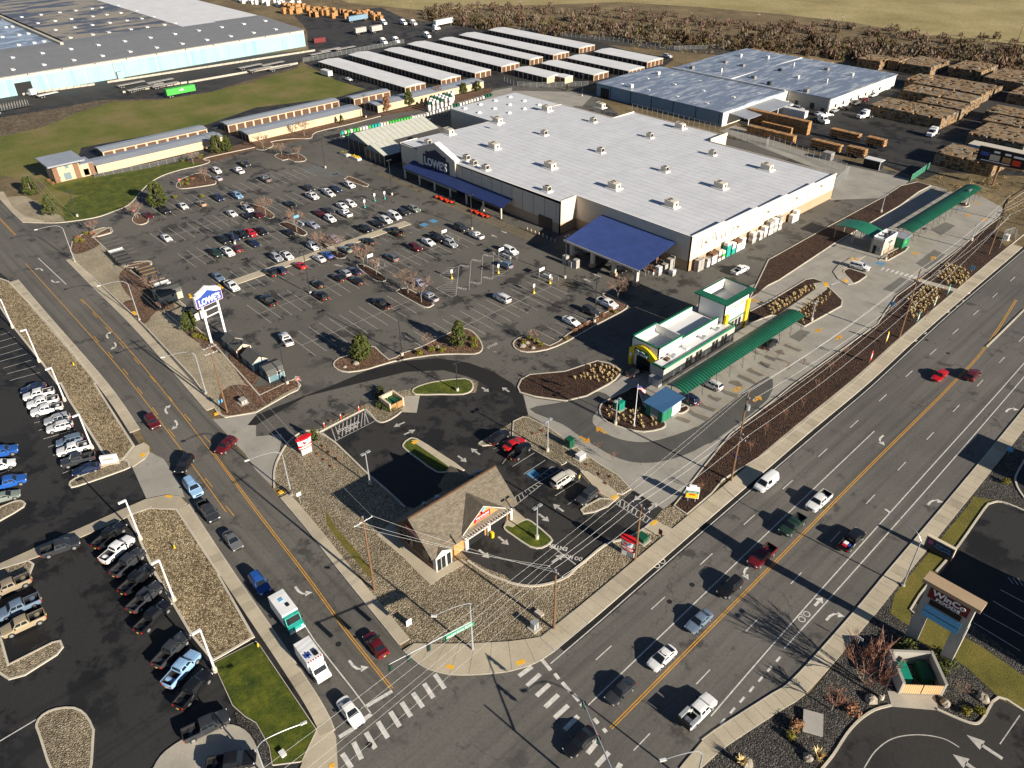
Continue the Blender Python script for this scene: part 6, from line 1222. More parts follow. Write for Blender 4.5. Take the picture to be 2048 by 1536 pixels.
# cars along the packing shed
for i,(x,y,k,c_,a) in enumerate(((150,830,'pickup','white',0),(245,865,'minivan','silver',0),(405,905,'sedan','silver',90),(480,915,'sedan','white',60),(535,880,'sedan','silver',90),(610,860,'sedan','black',90),(705,820,'pickup','grey',90),(775,795,'suv','maroon',90),(845,757,'pickup','white',90))):
    vehicle(k, c_, 1536+x/4, y/4, a, f'{CN[c_]} {KN[k]} by the white packing shed, {ordn[i]} from the left', 'cars by the packing shed')
vehicle('bigsuv','white',1335,112,0,'white utility truck by the dry scrub beyond the storage rows', 'cars by the packing shed') ; vehicle('sedan','white',697,158,0,'small white car parked behind the grass field near the enclosed trailer')
# ------------------------------------------------------------------ lamps and poles
def lamp_pole(base, top, label, style='lot', z0=0.0, group='lot lamp posts', arm=None):
    b = P(*base, z0); h = HT(base, top); t = thing('lamp_post', (b.x,b.y,z0), label, 'lamp post', group); g = 'white_metal' if style == 'white' else 'dark_metal' if style == 'lot' else 'galv'
    if style in ('lot','white','grey'):
        MB().cyl(b.x,b.y,z0,z0+.75,.32,10).build('concrete_base', MT['kerb'], t); w_ = .11 if style != 'white' else .13
        MB().tube([(b.x,b.y,z0+.7),(b.x,b.y,z0+h)], w_+.03, 6, w_-.02).build('pole', MT[g], t)
        if style == 'white': MB().box(b.x-.1,b.y-.5,z0+h,.35,1.2,.22).build('lamp_head', MT['white_metal'], t)
        else:
            for s_ in (-1,1): MB().box(b.x,b.y+s_*.55,z0+h-.05,.5,.75,.16).build('lamp_head', MT[g], t)
    else:
        e = P(*arm, h+.1)
        MB().cyl(b.x,b.y,z0,z0+.25,.3,8).build('base_plate', MT['concrete'], t)
        MB().tube([(b.x,b.y,z0+.2),(b.x,b.y,h-.6)], .13, 7, .09).build('pole', MT['galv'], t)
        a = Vector((b.x,b.y,h-.6)); m1 = Vector((b.x,b.y,h+.3)).lerp(Vector((e.x,e.y,h+.35)),.18); MB().tube(curve([a,m1,Vector((e.x,e.y,h+.25)).lerp(m1,.5)+Vector((0,0,.12)),Vector((e.x,e.y,h+.1))],5), .07, 5, .045).build('arm', MT['galv'], t)
        d = (Vector((e.x,e.y,0))-Vector((b.x,b.y,0))).normalized(); MB().box(e.x+d.x*.25,e.y+d.y*.25,h+.1,.75,.3,.16,math.atan2(d.y,d.x)).build('lamp_head', MT['silver_letter'], t)
    return t
SL = 'curved-arm street lamps'
lamp_pole((149.5,523),(122,452),'curved-arm street lamp nearest the far driveway on the side road','street',.15,SL,(74,459)); lamp_pole((279,639),(253,563),'curved-arm street lamp by the path near the parked trailers','street',.15,SL,(200,571)); lamp_pole((412,786),(387,704),'curved-arm street lamp beside the wooden pole near the sheds','street',.15,SL,(328,714)); lamp_pole((583,990),(563,903),'curved-arm street lamp at the gravel by the red pylon sign','street',.15,SL,(497,920))
lamp_pole((1806,1171),(1846,1075),'curved-arm street lamp beside the blue monument sign','street',.15,SL,(1777,1024)); lamp_pole((535,1560),(540,1480),'curved-arm street lamp at the lawn corner by the bottom edge','street',.15,SL,(603,1448)); lamp_pole((1390,1575),(1400,1500),'curved-arm street lamp head at the bottom edge beside the crosswalk','street',.15,SL,(1330,1519))
WG = 'white dealership lamp posts'
for b, t_, lb in (((282,1079),(248,1003),'white lamp post at the corner of the cobble bed, upper of three'), ((349,1201),(316,1122),'white lamp post halfway along the cobble bed'), ((431,1343),(396,1262),'white lamp post at the lawn corner by the light blue pickup'), ((26,656),(2,599),'white lamp post at the left edge by the empty stalls'), ((79,724),(46,662),'white lamp post beside the empty stalls, second from the left edge'), ((130,802),(96,739),'white lamp post behind the row of white pickups'), ((185,897),(152,832),'white lamp post behind the blue-grey suv')): lamp_pole(b, t_, lb, 'white', .05, WG)
for b, t_, lb in (((621,588),(604,503),'dark lamp post beside the black hatchback in the lower middle row'), ((804.5,711),(796,620),'dark lamp post at the notch of the long front island'), ((944,459),(942,389),'dark lamp post beside the dark grey large suv'), ((651,336),(642,277),'dark lamp post by the garden entrance'), ((784,390),(777,320),'dark lamp post near the store entrance awning'), ((470,488),(454,414),'dark lamp post beside the black suvs in the middle rows'), ((155,433),(143,381),'dark lamp post on the lawn verge'), ((1130,556),(1132,471),'dark lamp post by the flatbed carts and blue canopy'), ((1189,644),(1192,558),'dark lamp post at the right end row'), ((575,768),(559,689),'dark lamp post by the display sheds'), ((915,782),(913,725),'dark lamp post on the small lawn island'),
    ((440,300),(428,255),'dark lamp post behind the twin evergreens'), ((732,235),(727,190),'dark lamp post in the bark strip by the storage rows'), ((327,590),(310,515),'dark lamp post beside the parked flatbed trailers'), ((1762,1397),(1793,1322),'brown lamp post beside the concrete refuse enclosure'), ((1164,192),(1165,148),'dark lamp post behind the store by the storage fence')): lamp_pole(b, t_, lb)
for b, t_, lb in (((740,968),(733,905),'grey lamp post in the gravel behind the oil change shop'), ((1074,1077),(1074,1013),'grey lamp post on the front lawn island of the oil shop'), ((1095,902),(1095,840),'grey lamp post in the gravel behind the red coupe'), ((1231,848),(1235,800),'grey lamp post in the flagpole bed'), ((1762,424),(1773,391),'grey lamp post in the long mulch strip'), ((1623,641),(1633,604),'grey lamp post at the end of the long green canopy'), ((1771,520),(1783,483),'grey lamp post beside the pay kiosk'), ((1931,409),(1938,379),'grey lamp post at the far end of the wash lot'), ((1943,481),(1953,448),'grey lamp post on the kerb beside the overhead wires')): lamp_pole(b, t_, lb, 'grey', .1, 'wash and shop lamp posts')
# utility poles
POLES = {}
def utility(key, base, h, label, arms=((.6,2.6),), axis='x', extra=None):
    b = P(*base); t = thing('utility_pole', (b.x,b.y,0), label, 'utility pole', 'wooden utility poles')
    MB().tube([(b.x,b.y,0),(b.x,b.y,h)], .20, 8, .13).build('pole', MT['wood_pole'], t); pts = []
    for dz, L in arms:
        v = Vector((1,0,0)) if axis == 'x' else Vector((0,1,0)); c_ = Vector((b.x,b.y,h-dz))
        a = MB().tube([c_-v*L/2, c_+v*L/2], .075, 4).build('crossarm', MT['galv'], t)
        for s_ in (-.5,-.18,.18,.5): q = c_+v*L*s_*.95; MB().cyl(q.x,q.y,q.z,q.z+.22,.06,6).build('insulator', MT['silver_letter'], t); pts.append(q+Vector((0,0,.25)))
    if extra == 'transformer': MB().cyl(b.x+.45,b.y,h-3.4,h-2.4,.32,10).build('transformer', MT['galv'], t)
    MB().cyl(b.x,b.y,h,h+.1,.15,8).build('pole_cap', MT['galv'], t)
    POLES[key] = (Vector((b.x,b.y,h)), pts); return t
utility('A',(749,1180),15.0,'wooden utility pole with white crossarm beside the oil change shop',((.9,3.0),),'y'); utility('B',(1108,1258),12.1,'wooden utility pole in the corner gravel by the grey cabinet',((.4,2.6),),'x'); utility('C',(1270,1120),11.6,'wooden utility pole beside the red pylon sign on the highway',((.4,3.2),),'x'); utility('D',(1462,962),19.0,'tall wooden utility pole with several crossarms in the mulch strip',((1.2,2.2),(8.5,2.8),(9.5,2.4)),'x','transformer'); utility('E',(1798,676),17.2,'wooden utility pole beside the wash lot footpath',((3,2.6),(8,3.0)),'x'); utility('F',(1977,509),16.5,'wooden utility pole near the far end of the wash lot',((5,3.2),(6,3.0)),'x'); utility('H',(455,826),15.7,'wooden utility pole at the shop driveway beside the sheds',((.5,2.6),(1.8,2.4)),'y')
utility('G',(2062,455),16.0,'wooden utility pole at the right edge beyond the wash lot',((5,3.0),),'x')
for i,(b,t_) in enumerate((((1668,121),(1690,31)),((2020,130),(2046,45)),((825,52),(823,0)),((1256,84),(1259,16)),((1509,90),(1520,26)),((1040,57),(1038,0)),((645,22),(646,-20)),((938,53),(936,20)))): 
    utility('Z%d'%i, b, HT(b,t_), f"{('tall leaning','slender','plain','weathered','thin','distant','far','short')[i]} wooden pole along the railway beyond the yards, {ordn[sorted([1668,2020,825,1256,1509,1040,645,938]).index(b[0])]} from the left", ((.8,2.0),), 'y')
def wires(label, spans, r=.017):
    a0 = spans[0][0]; t = thing('overhead_wires', (a0.x,a0.y,0), label, 'wires')
    for a, b in spans:
        L = (b-a).length; n = 10; w_ = MB().tube([a.lerp(b,k/n)-Vector((0,0,L*.022*4*(k/n)*(1-k/n))) for k in range(n+1)], r, 3, cap=False); w_.build('wire', MT['silver_letter'], t)
def between(k1, k2, idx): return [(POLES[k1][1][i], POLES[k2][1][j]) for i,j in idx]
far = Vector((-47,-40,0)); sp = []
for i in (0,1,3): sp.append((POLES['B'][1][i], Vector((-47+i*.9,-45,12.0))))
sp += between('B','C',((0,0),(1,1),(3,3)))+between('C','D',((0,4),(1,5),(3,7)))+between('D','E',((4,4),(5,5),(7,7),(0,0),(3,3)))+between('E','F',((4,0),(5,1),(7,3),(0,4),(3,7)))+between('F','G',((0,0),(1,1),(3,3)))
sp += [(POLES['D'][0], Vector((-46,-60,17))), (POLES['D'][0], POLES['E'][0]), (POLES['E'][0], POLES['F'][0]), (POLES['D'][1][0], Vector((-49,-60,16)))]
wires('white overhead power wires running along the highway sidewalk over the junction', sp)
wires('overhead power wires running along the side road to the highway', between('H','A',((0,0),(1,1),(3,3)))+[(POLES['A'][1][0], POLES['B'][1][0]),(POLES['A'][1][3], POLES['B'][1][2]),(POLES['A'][1][1],POLES['B'][1][1])]+[(POLES['H'][1][i], Vector((-260,45+i*.8,14.5))) for i in (0,1,3)], .015)
b = P(1315,1240*0+1018); 
# traffic signals
def signal_head(t, p, ax):
    hd = MB().box(p.x,p.y,p.z-.62,.34,.36,1.15).build('signal_head', MT['dark_metal'], t)
    bp = MB().box(p.x-.0,p.y,p.z-.62,.62 if ax == 'y' else .06,.06 if ax == 'y' else .62,1.45); bp.build('backplate', MT['dark_metal'], t)
    for k in range(3): MB().tube([(p.x,p.y,p.z-.25-k*.37),(p.x+(.3 if ax=='x' else 0),p.y+(-.3 if ax=='y' else 0),p.z-.25-k*.37)], .13, 8).build('visor', MT['wrap_dkgreen'], t)
b = P(945.5,1300); t = thing('traffic_signal', (b.x,b.y,.1), 'traffic signal mast with green street name sign over the side road', 'traffic signal')
MB().tube([(b.x,b.y,.1),(b.x,b.y,9.2)], .17, 8, .10).build('pole', MT['galv'], t); e = P(776,1332,6.3); a = Vector((b.x,b.y,6.0)); e = Vector((e.x,e.y,6.5)); MB().tube([a,e], .12, 7, .06).build('mast_arm', MT['galv'], t)
d = (e-a).normalized()
for s_ in (.33,.53,.77,.98): signal_head(t, a.lerp(e,s_), 'x')
nm = MB(); c_ = a.lerp(e,.165)+Vector((.16,0,-.4)); n_ = Vector((d.y,-d.x,0)); q = [c_-d*2.3+Vector((0,0,-.32)), c_+d*2.3+Vector((0,0,-.32)), c_+d*2.3+Vector((0,0,.32)), c_-d*2.3+Vector((0,0,.32))]
rt = Vector((-d.x,-d.y,0)).normalized(); nn = rt.cross(Vector((0,0,1)))
nm.add([*q,*[p-nn*.05 for p in q]], [(0,1,2,3),(7,6,5,4),(0,4,5,1),(1,5,6,2),(2,6,7,3),(3,7,4,0)]); plain('street_green', (.01,.30,.14), .5, .04, 1); sgn = nm.build('street_sign', MT['street_green'], t); letters(sgn, 'VALLEY MALL BLVD', c_+nn*.03, rt, ZP, .36, 'sign_white', 4.1, .03, .02)
le = P(868,1232,9.6); MB().tube(curve([(b.x,b.y,9.1),(b.x-.05,b.y-.05,9.7),(b.x+(le.x-b.x)*.5,b.y+(le.y-b.y)*.5,9.95),(le.x,le.y,9.6)],5), .07, 5, .045).build('lamp_arm', MT['galv'], t); MB().box(le.x,le.y,9.58,.75,.3,.16,rad(225)).build('lamp_head', MT['silver_letter'], t)
e = P(1164,1398,6.4); b2 = Vector((-25.5,38.5,6.0)); t = thing('traffic_signal', (b2.x,b2.y,0), 'traffic signal mast reaching over the highway at the bottom edge', 'traffic signal')
MB().tube([(b2.x,b2.y,0),(b2.x,b2.y,8)], .17, 8, .11).build('pole', MT['galv'], t); MB().tube([b2,e], .12, 7, .06).build('mast_arm', MT['galv'], t)
for s_ in (.96,.55): p = b2.lerp(e,s_)+Vector((0,.12,0)); signal_head(t, p, 'y')
# ------------------------------------------------------------------ signs
bl, br = P(423,686), P(452,671.5); u = (br-bl).normalized(); nn = Vector((u.y,-u.x,0)); ctr = (bl+br)/2
t = thing('pylon_sign', (ctr.x,ctr.y,0), 'tall white-legged pylon sign with blue house-shaped panel above the sheds', 'sign')
for q in (bl,br): MB().bb(q.x-.22,q.y-.22,0,q.x+.22,q.y+.22,9.6).build('leg', MT['white_metal'], t)
for z in (6.4,8.0): r_ = MB(); r_.tube([(bl.x,bl.y,z),(br.x,br.y,z)], .15, 4); r_.build('crossbar', MT['white_metal'], t)
W2 = 3.3
def panel(pts, d0, d1, mat, name, par): 
    a = MB(); q = [ctr+u*x+Vector((0,0,z)) for x,z in pts]; n = len(q); a.add([p+nn*d1 for p in q]+[p+nn*d0 for p in q], [tuple(range(n)), tuple(range(2*n-1,n-1,-1))]+[(i,n+i,n+(i+1)%n,(i+1)%n) for i in range(n)]); return a.build(name, MT[mat], par)
shape = lambda k,dz: [(-W2+k,9.3+k),(W2-k,9.3+k),(W2-k,12.0-k*.6),(W2-.5-k*.5,12.0-k*.6),(W2-.5-k*.5,12.5-k*.6),(1.3,13.0-k),(0,13.6-k),(-1.3,13.0-k),(-W2+.5+k*.5,12.5-k*.6),(-W2+.5+k*.5,12.0-k*.6),(-W2+k,12.0-k*.6)]
cab = panel(shape(0,0), -.4, .4, 'sign_white', 'sign_cabinet', t); panel([(-W2+.08,9.38),(W2-.08,9.38),(W2-.08,11.6),(-W2+.08,11.6)], .3, .42, 'sign_magenta', 'sign_border', cab); panel([(-W2+.22,9.5),(W2-.22,9.5),(W2-.22,11.45),(1.9,11.75),(0,12.75),(-1.9,11.75),(-W2+.22,11.45)], .3, .45, 'sign_blue', 'sign_face', cab)
letters(cab, "LOWE'S", ctr+nn*.5+Vector((0,0,10.5)), u, ZP, 1.55, 'sign_white', 5.4, .08, .03)
# grocery pylon
t = thing('grocery_sign', (-11.2,86.5,0), 'tall stone-legged grocery pylon sign with red name panel and light blue boards', 'sign')
for x in (-14.3,-9.6): MB().bb(x,86.1,0,x+1.5,87.0,8.0).build('leg', MT['wall_concrete'], t)
MB().bb(-14.2,86.0,5.9,-8.2,87.05,11.6).build('cabinet', MT['wall_concrete'], t); MB().bb(-14.8,85.5,11.6,-7.6,87.5,12.2).build('cap', MT['wall_tan'], t); MB().bb(-13.5,85.9,6.0,-8.9,86.05,8.1).build('lower_board', MT['sign_lightblue'], t); MB().bb(-13.2,85.88,8.35,-9.2,86.02,9.2).build('message_board', MT['black'], t); MB().bb(-13.5,85.85,7.0,-8.9,85.92,7.08).build('board_joint', MT['dark_metal'], t)
f = MB().bb(-13.7,85.86,9.45,-8.7,86.02,11.4).build('name_panel', MT['sign_maroon'], t); letters(f, 'WinCo', (-11.2,85.8,10.75), XP, ZP, .95, 'sign_white', 4.2, .06, .03); letters(f, 'FOODS', (-11.1,85.8,9.85), XP, ZP, .5, 'sign_white', 3.0, .06, .03)
# oil shop pylons
def drum_sign(base, label, ang):
    b = P(*base); t = thing('pylon_sign', (b.x,b.y,0), label, 'sign', None, rad(ang)); ORG[t.name] = Vector((0,0,0)); n = 18
    def ell(z0, z1, k0, k1, mat, name): 
        a = MB(); a.add([(math.cos(i*2*math.pi/n)*.55*k0, math.sin(i*2*math.pi/n)*1.45*k0, z0) for i in range(n)]+[(math.cos(i*2*math.pi/n)*.55*k1, math.sin(i*2*math.pi/n)*1.45*k1, z1) for i in range(n)], [(i,(i+1)%n,n+(i+1)%n,n+i) for i in range(n)]+[tuple(range(n,2*n)), tuple(range(n-1,-1,-1))]); return a.build(name, MT[mat], t)
    MB().bb(-.3,-1.0,0,.3,1.0,1.3).build('plinth', MT['white_wall'], t); ell(1.3,1.55,.9,.92,'sign_red','lower_band'); ell(1.55,1.75,.9,.9,'sign_white','middle_band'); ell(1.75,2.2,.94,.96,'sign_red','name_band'); ell(2.2,3.3,.9,1.0,'sign_white','drum'); ell(3.3,3.65,1.05,1.12,'sign_red','cap')
    for s_ in (1,-1):
        a = MB(); a.add([(s_*.56,-.7,2.85),(s_*.56,-.2,2.3),(s_*.56,.1,2.6),(s_*.56,-.4,3.1)], [(0,1,2,3)], 0); a.add([(s_*.56,-.2,2.3),(s_*.56,.8,3.2),(s_*.56,.4,3.3),(s_*.56,-.3,2.6)], [(0,1,2,3)], 1); a.build('emblem', [MT['sign_red'], MT['sign_lightblue']], t)
    letters(t, 'VALVOLINE', (.56,0,1.98), YP, ZP, .26, 'sign_white', 1.9, .04, .02)
    return t
drum_sign((613,905),'red and white drum-shaped pylon sign beside the side road driveway', 0); drum_sign((1256,1110),'red and white drum-shaped pylon sign beside the highway pole', -78)
def post_sign(base, h, w_, hh, mat, label, name='road_sign', post='galv', face='x', txt=None, rz=None):
    b = P(*base); rz = {'x':0,'y':-90}[face] if rz is None else rz; t = thing(name, (b.x,b.y,0), label, 'sign', None, rad(rz)); ORG[t.name] = Vector((0,0,0))
    MB().cyl(0,0,0,h,.05,6).build('post', MT[post], t); f = MB().bb(.04,-w_/2,h-hh,.09,w_/2,h).build('sign_panel', MT[mat], t)
    if txt: letters(f, txt, (.1,0,h-hh/2), YP, ZP, hh*.35, 'sign_white', w_*.75, .02)
    return t
def stop_sign(base, label):
    b = P(*base); t = thing('stop_sign', (b.x,b.y,0), label, 'sign'); MB().cyl(b.x,b.y,0,2.4,.05,6).build('post', MT['galv'], t)
    f = MB().tube([(b.x+.05,b.y,2.5),(b.x+.09,b.y,2.5)], .42, 8).build('sign_panel', MT['sign_red'], t); letters(f, 'STOP', (b.x+.11,b.y,2.5), YP, ZP, .25, 'sign_white', .55, .01, .02)
stop_sign((272,437),'red stop sign on the small island with a bare tree at the far entrance'); stop_sign((362,374),'red stop sign on the far top island with round shrubs'); stop_sign((599,778),'stop sign seen from behind at the shed corner')
post_sign((601,1006),2.4,.8,.7,'sign_white','white square sign on a post in the shop gravel near the side road'); post_sign((818,1250),1.2,.9,1.3,'sign_white','small white standing sign in the corner gravel'); post_sign((1713,1294),2.2,1.0,.5,'sign_white','small pale sign beside the highway sidewalk near the leafless trees',face='y'); post_sign((1320,1075),1.8,.7,1.1,'sign_maroon','maroon panel sign at the corner path by the green cabinet',face='y'); post_sign((445,818),2.3,.8,.7,'sign_lightblue','light blue road sign on a post by the wooden pole'); post_sign((1470,925),1.8,.9,.9,'sign_blue','blue square sign at the foot of the tall wooden pole',face='y'); post_sign((1782,620),2.2,.9,1.1,'sign_lightblue','blue sign on the kerb of the wash lot',face='y'); post_sign((1942,545),1.9,1.0,1.0,'sign_lightblue','blue sign among the ornamental grass by the highway',face='y'); post_sign((2015,910),1.8,1.0,.9,'sign_lightblue','pale blue sign at the right edge beside the shaded sidewalk',face='y'); post_sign((1158,962),1.4,.4,.7,'plate','small orange sign at the parking kerb near the beige suv')
for q, lb in (((1145,852),'blue'),): pass
for i,(x,y,c_) in enumerate(((1893,592,'wrap_teal'),(1866,616,'plastic_white'),(1832,648,'wrap_teal'),(1770,688,'yellow_panel'),(1738,727,'orange_red'))):
    b = P(x,y); t = thing('feather_flag', (b.x,b.y,0), ('green feather flag nearest the wash footpath','white slim feather flag between two green ones','green feather flag beside the third grass row','yellow oval feather flag in the mulch by the sidewalk','orange oval feather flag in the mulch by the sidewalk')[i], 'flag', 'feather flags in the mulch strip')
    MB().cyl(b.x,b.y,0,3.2,.03,5).build('pole', MT['galv'], t); a = MB(); n = 8; pr = [(.0,.6),(.45,.7),(.62,1.6),(.55,2.5),(.3,3.1),(0,3.25)]; a.add([(b.x+.02,b.y+x_,z_) for x_,z_ in pr]+[(b.x+.06,b.y+x_,z_) for x_,z_ in pr], [tuple(range(5,-1,-1)), tuple(range(6,12))]+[(k,(k+1)%6,6+(k+1)%6,6+k) for k in range(6)]); f = a.build('banner', MT[c_], t); MB().bb(b.x+.065,b.y+.12,1.2,b.x+.075,b.y+.4,2.4).build('emblem', MT['sign_white' if c_ != 'plastic_white' else 'wrap_green'], f)
# wash monument sign
b = P(1382,1003); t = thing('wash_sign', (b.x,b.y,0), 'small white and yellow car wash sign in the mulch by the highway', 'sign', None, rad(-55)); ORG[t.name] = Vector((0,0,0))
for y in (-.6,.6): MB().cyl(0,y,0,1.2,.07,6).build('post', MT['galv'], t)
MB().bb(-.25,-1.1,1.0,.25,1.1,3.2).build('cabinet', MT['sign_white'], t); MB().bb(.25,-1.0,1.1,.32,1.0,2.1).build('lower_face', MT['yellow_panel'], t); f = MB().bb(.25,-1.0,2.1,.33,1.0,2.6).build('name_face', MT['green_trim'], t); letters(f, 'CAR WASH', (.35,0,2.35), YP, ZP, .25, 'sign_white', 1.5, .02, .02); MB().bb(-.2,-.6,3.2,.2,.6,3.6).build('crest', MT['sign_white'], t); MB().bb(.25,-.5,1.7,.33,.5,1.95).build('red_band', MT['sign_red'], t)
# blue monument sign on the verge
b = P(1874,1108); t = thing('monument_sign', (b.x,b.y,0), 'low blue monument sign with cream frame on the grass verge', 'sign', None, rad(0)); ORG[t.name] = Vector((0,0,0))
MB().bb(-2.1,-.25,0,2.1,.25,.9).build('base', MT['dark_metal'], t); MB().bb(-2.15,-.3,.9,2.15,.3,2.7).build('frame', MT['trim_cream'], t); f = MB().bb(-2.0,-.36,.95,2.0,-.3,2.55).build('face', MT['navy'], t); letters(f, 'SHERWIN', (.5,-.38,2.0), XP, ZP, .36, 'sign_lightblue', 2.2, .02); letters(f, 'WILLIAMS', (.5,-.38,1.45), XP, ZP, .36, 'sign_lightblue', 2.4, .02); MB().bb(-1.7,-.39,1.5,-1.0,-.36,2.3).build('emblem', MT['sign_magenta'], f)
# billboard
b = P(1985,370); t = thing('billboard', (b.x,b.y,0), 'black roadside billboard with pictures standing before the stacked bins', 'billboard')
MB().tube([(b.x,b.y,0),(b.x,b.y,7)], .35, 8).build('column', MT['wood_pole'], t); f = MB().bb(b.x-7.2,b.y-.4,6.8,b.x+7.2,b.y+.4,11.2).build('panel', MT['black'], t); MB().bb(b.x-7.4,b.y-1.1,6.4,b.x+7.4,b.y+.2,6.6).build('catwalk', MT['wood_pole'], t)
for x0,z0,w_,h_,c_ in ((-6.4,8.6,2.6,1.2,'sign_blue'),(-3.4,7.6,3.0,1.8,'wrap_beige'),(.4,7.7,2.4,1.6,'wood_light'),(3.4,7.4,2.4,1.6,'orange_red'),(-2.6,10.0,1.8,.6,'sign_white'),(.7,9.9,1.8,.6,'sign_white'),(3.3,9.7,3.0,.6,'sign_white'),(-5.8,7.1,8.8,.22,'sign_white')): MB().bb(b.x+x0,b.y-.44,z0,b.x+x0+w_,b.y-.4,z0+h_).build('printed_patch', MT[c_], f)
# dealership monument and flagpole
b = P(222,928); t = thing('dealer_sign', (b.x,b.y,0), 'low white monument sign at the dealership entrance bed', 'sign', None, rad(60)); ORG[t.name] = Vector((0,0,0)); MB().bb(-1.6,-.4,0,1.6,.4,.5).build('base', MT['concrete'], t); MB().bb(-1.4,-.3,.5,1.4,.3,2.0).build('panel', MT['sign_white'], t); MB().bb(-1.0,-.34,1.1,.9,-.3,1.6).build('lettering_strip', MT['wrap_grey'], t)
b = P(1268,852); t = thing('flagpole', (b.x,b.y,.1), 'white flagpole flying a striped flag in the round mulch bed', 'flagpole'); MB().tube([(b.x,b.y,.1),(b.x,b.y,9.7)], .09, 8, .05).build('pole', MT['white_metal'], t); MB().cyl(b.x,b.y,.05,.25,.3,10).build('base', MT['concrete'], t)
fl = thing('flag', (b.x,b.y,8.0), 'red white and blue flag hanging from the white flagpole', 'flag')
for k in range(7):
    a = MB(); pts = [(b.x+.06+.16*j, b.y+.25*j+.12*math.sin(j*1.4), 9.3-.11*k-.16*j*j*.3) for j in range(6)]; 
    for p,q in zip(pts,pts[1:]): a.add([p,q,(q[0],q[1],q[2]-.11),(p[0],p[1],p[2]-.11)], [(0,1,2,3)]); 
    a.build('stripe', MT['sign_red' if k%2==0 else 'sign_white'], fl)
a = MB(); a.add([(b.x+.1,b.y-.02,9.32),(b.x+.43,b.y+.5,9.25),(b.x+.43,b.y+.5,8.85),(b.x+.1,b.y-.02,8.92)], [(0,1,2,3)]); a.build('canton', MT['sign_blue'], fl)
# ------------------------------------------------------------------ cabinets and small street things
def cabinet(base, sx, sy, h, mat, label, rz=0, pad=True, name='utility_cabinet'):
    b = P(*base,.05); t = thing(name, (b.x,b.y,.0), label, 'cabinet', None, rad(rz)); ORG[t.name] = Vector((0,0,0)); MB().bb(-sx/2,-sy/2,.12,sx/2,sy/2,h).build('box', MT[mat], t); MB().bb(-sx/2-.05,-sy/2-.05,h,sx/2+.05,sy/2+.05,h+.06).build('lid', MT[mat], t)
    if pad: MB().bb(-sx/2-.35,-sy/2-.35,0,sx/2+.35,sy/2+.35,.17).build('pad', MT['concrete'], t)
    MB().bb(sx/2,-.04,.3,sx/2+.03,.04,h-.1).build('door_seam', MT['dark_metal'], t)
cabinet((1139,893),1.3,1.3,1.9,'wrap_dkgreen','tall dark green utility cabinet in the gravel by the wash drive'); cabinet((1161,916),1.1,1.6,1.0,'plastic_white','white utility cabinet next to the tall green one'); cabinet((1238,818),1.4,1.6,1.9,'bin_green','green utility cabinet at the edge of the flagpole bed'); cabinet((1284,1080),1.5,1.3,1.0,'wrap_dkgreen','low dark green cabinet beside the highway drum sign'); cabinet((1069,1256),.8,.9,1.3,'galv','grey metal cabinet at the corner gravel by the wooden pole'); cabinet((1078,1229),1.2,.9,.35,'wrap_beige','low beige vault lid in the corner gravel',0,False); cabinet((487,806),1.3,1.2,1.0,'sage' if False else 'wrap_grey','grey-green cabinet in the bark by the wooden pole'); cabinet((566,1510),.8,.6,.5,'plastic_white','small white box on the corner lawn',0,False); cabinet((1625,1448),2.3,3.0,.4,'wall_concrete','white concrete utility vault in the dark gravel bed',28,False); cabinet((2012,480),1.0,1.2,1.6,'plastic_white','white cabinet inside the small fence at the far right')
def hydrant(base, label):
    b = P(*base); t = thing('fire_hydrant', (b.x,b.y,0), label, 'hydrant'); MB().tube([(b.x,b.y,0),(b.x,b.y,.6),(b.x,b.y,.75)], .15, 8, .08).build('barrel', MT['yellow_panel'], t); MB().tube([(b.x-.22,b.y,.5),(b.x+.22,b.y,.5)], .07, 6).build('outlet', MT['yellow_panel'], t); MB().cyl(b.x,b.y,.0,.06,.22,8).build('flange', MT['wrap_grey'], t)
hydrant((517,1294),'yellow fire hydrant on the corner lawn beside the sidewalk'); hydrant((148,731),'pale yellow hydrant in the cobble strip'); hydrant((350,1097),'yellow hydrant in the middle of the cobble bed')
for i,(x,y) in enumerate(((649,855),(682,838),(718,822))):
    b = P(x,y); t = thing('marker_post', (b.x,b.y,0), f'short red marker post behind the loading zone, {ordn[i]} from the left', 'post', 'red marker posts'); MB().tube([(b.x,b.y,0),(b.x,b.y,1.3)], .12, 7, .07).build('post', MT['red_cone'], t); MB().cyl(b.x,b.y,.9,1.1,.12,7).build('band', MT['sign_white'], t)
for i in range(8):
    b = Vector((-152+i*1.6,145.3,0)); t = thing('bollard', b, f'tan bollard in front of the store roller door, {ordn[i]} from the left', 'bollard', 'store bollards'); MB().cyl(b.x,b.y,0,1.0,.14,8).build('post', MT['wall_beige'], t); MB().cyl(b.x,b.y,1.0,1.06,.1,8).build('cap', MT['wall_beige'], t)
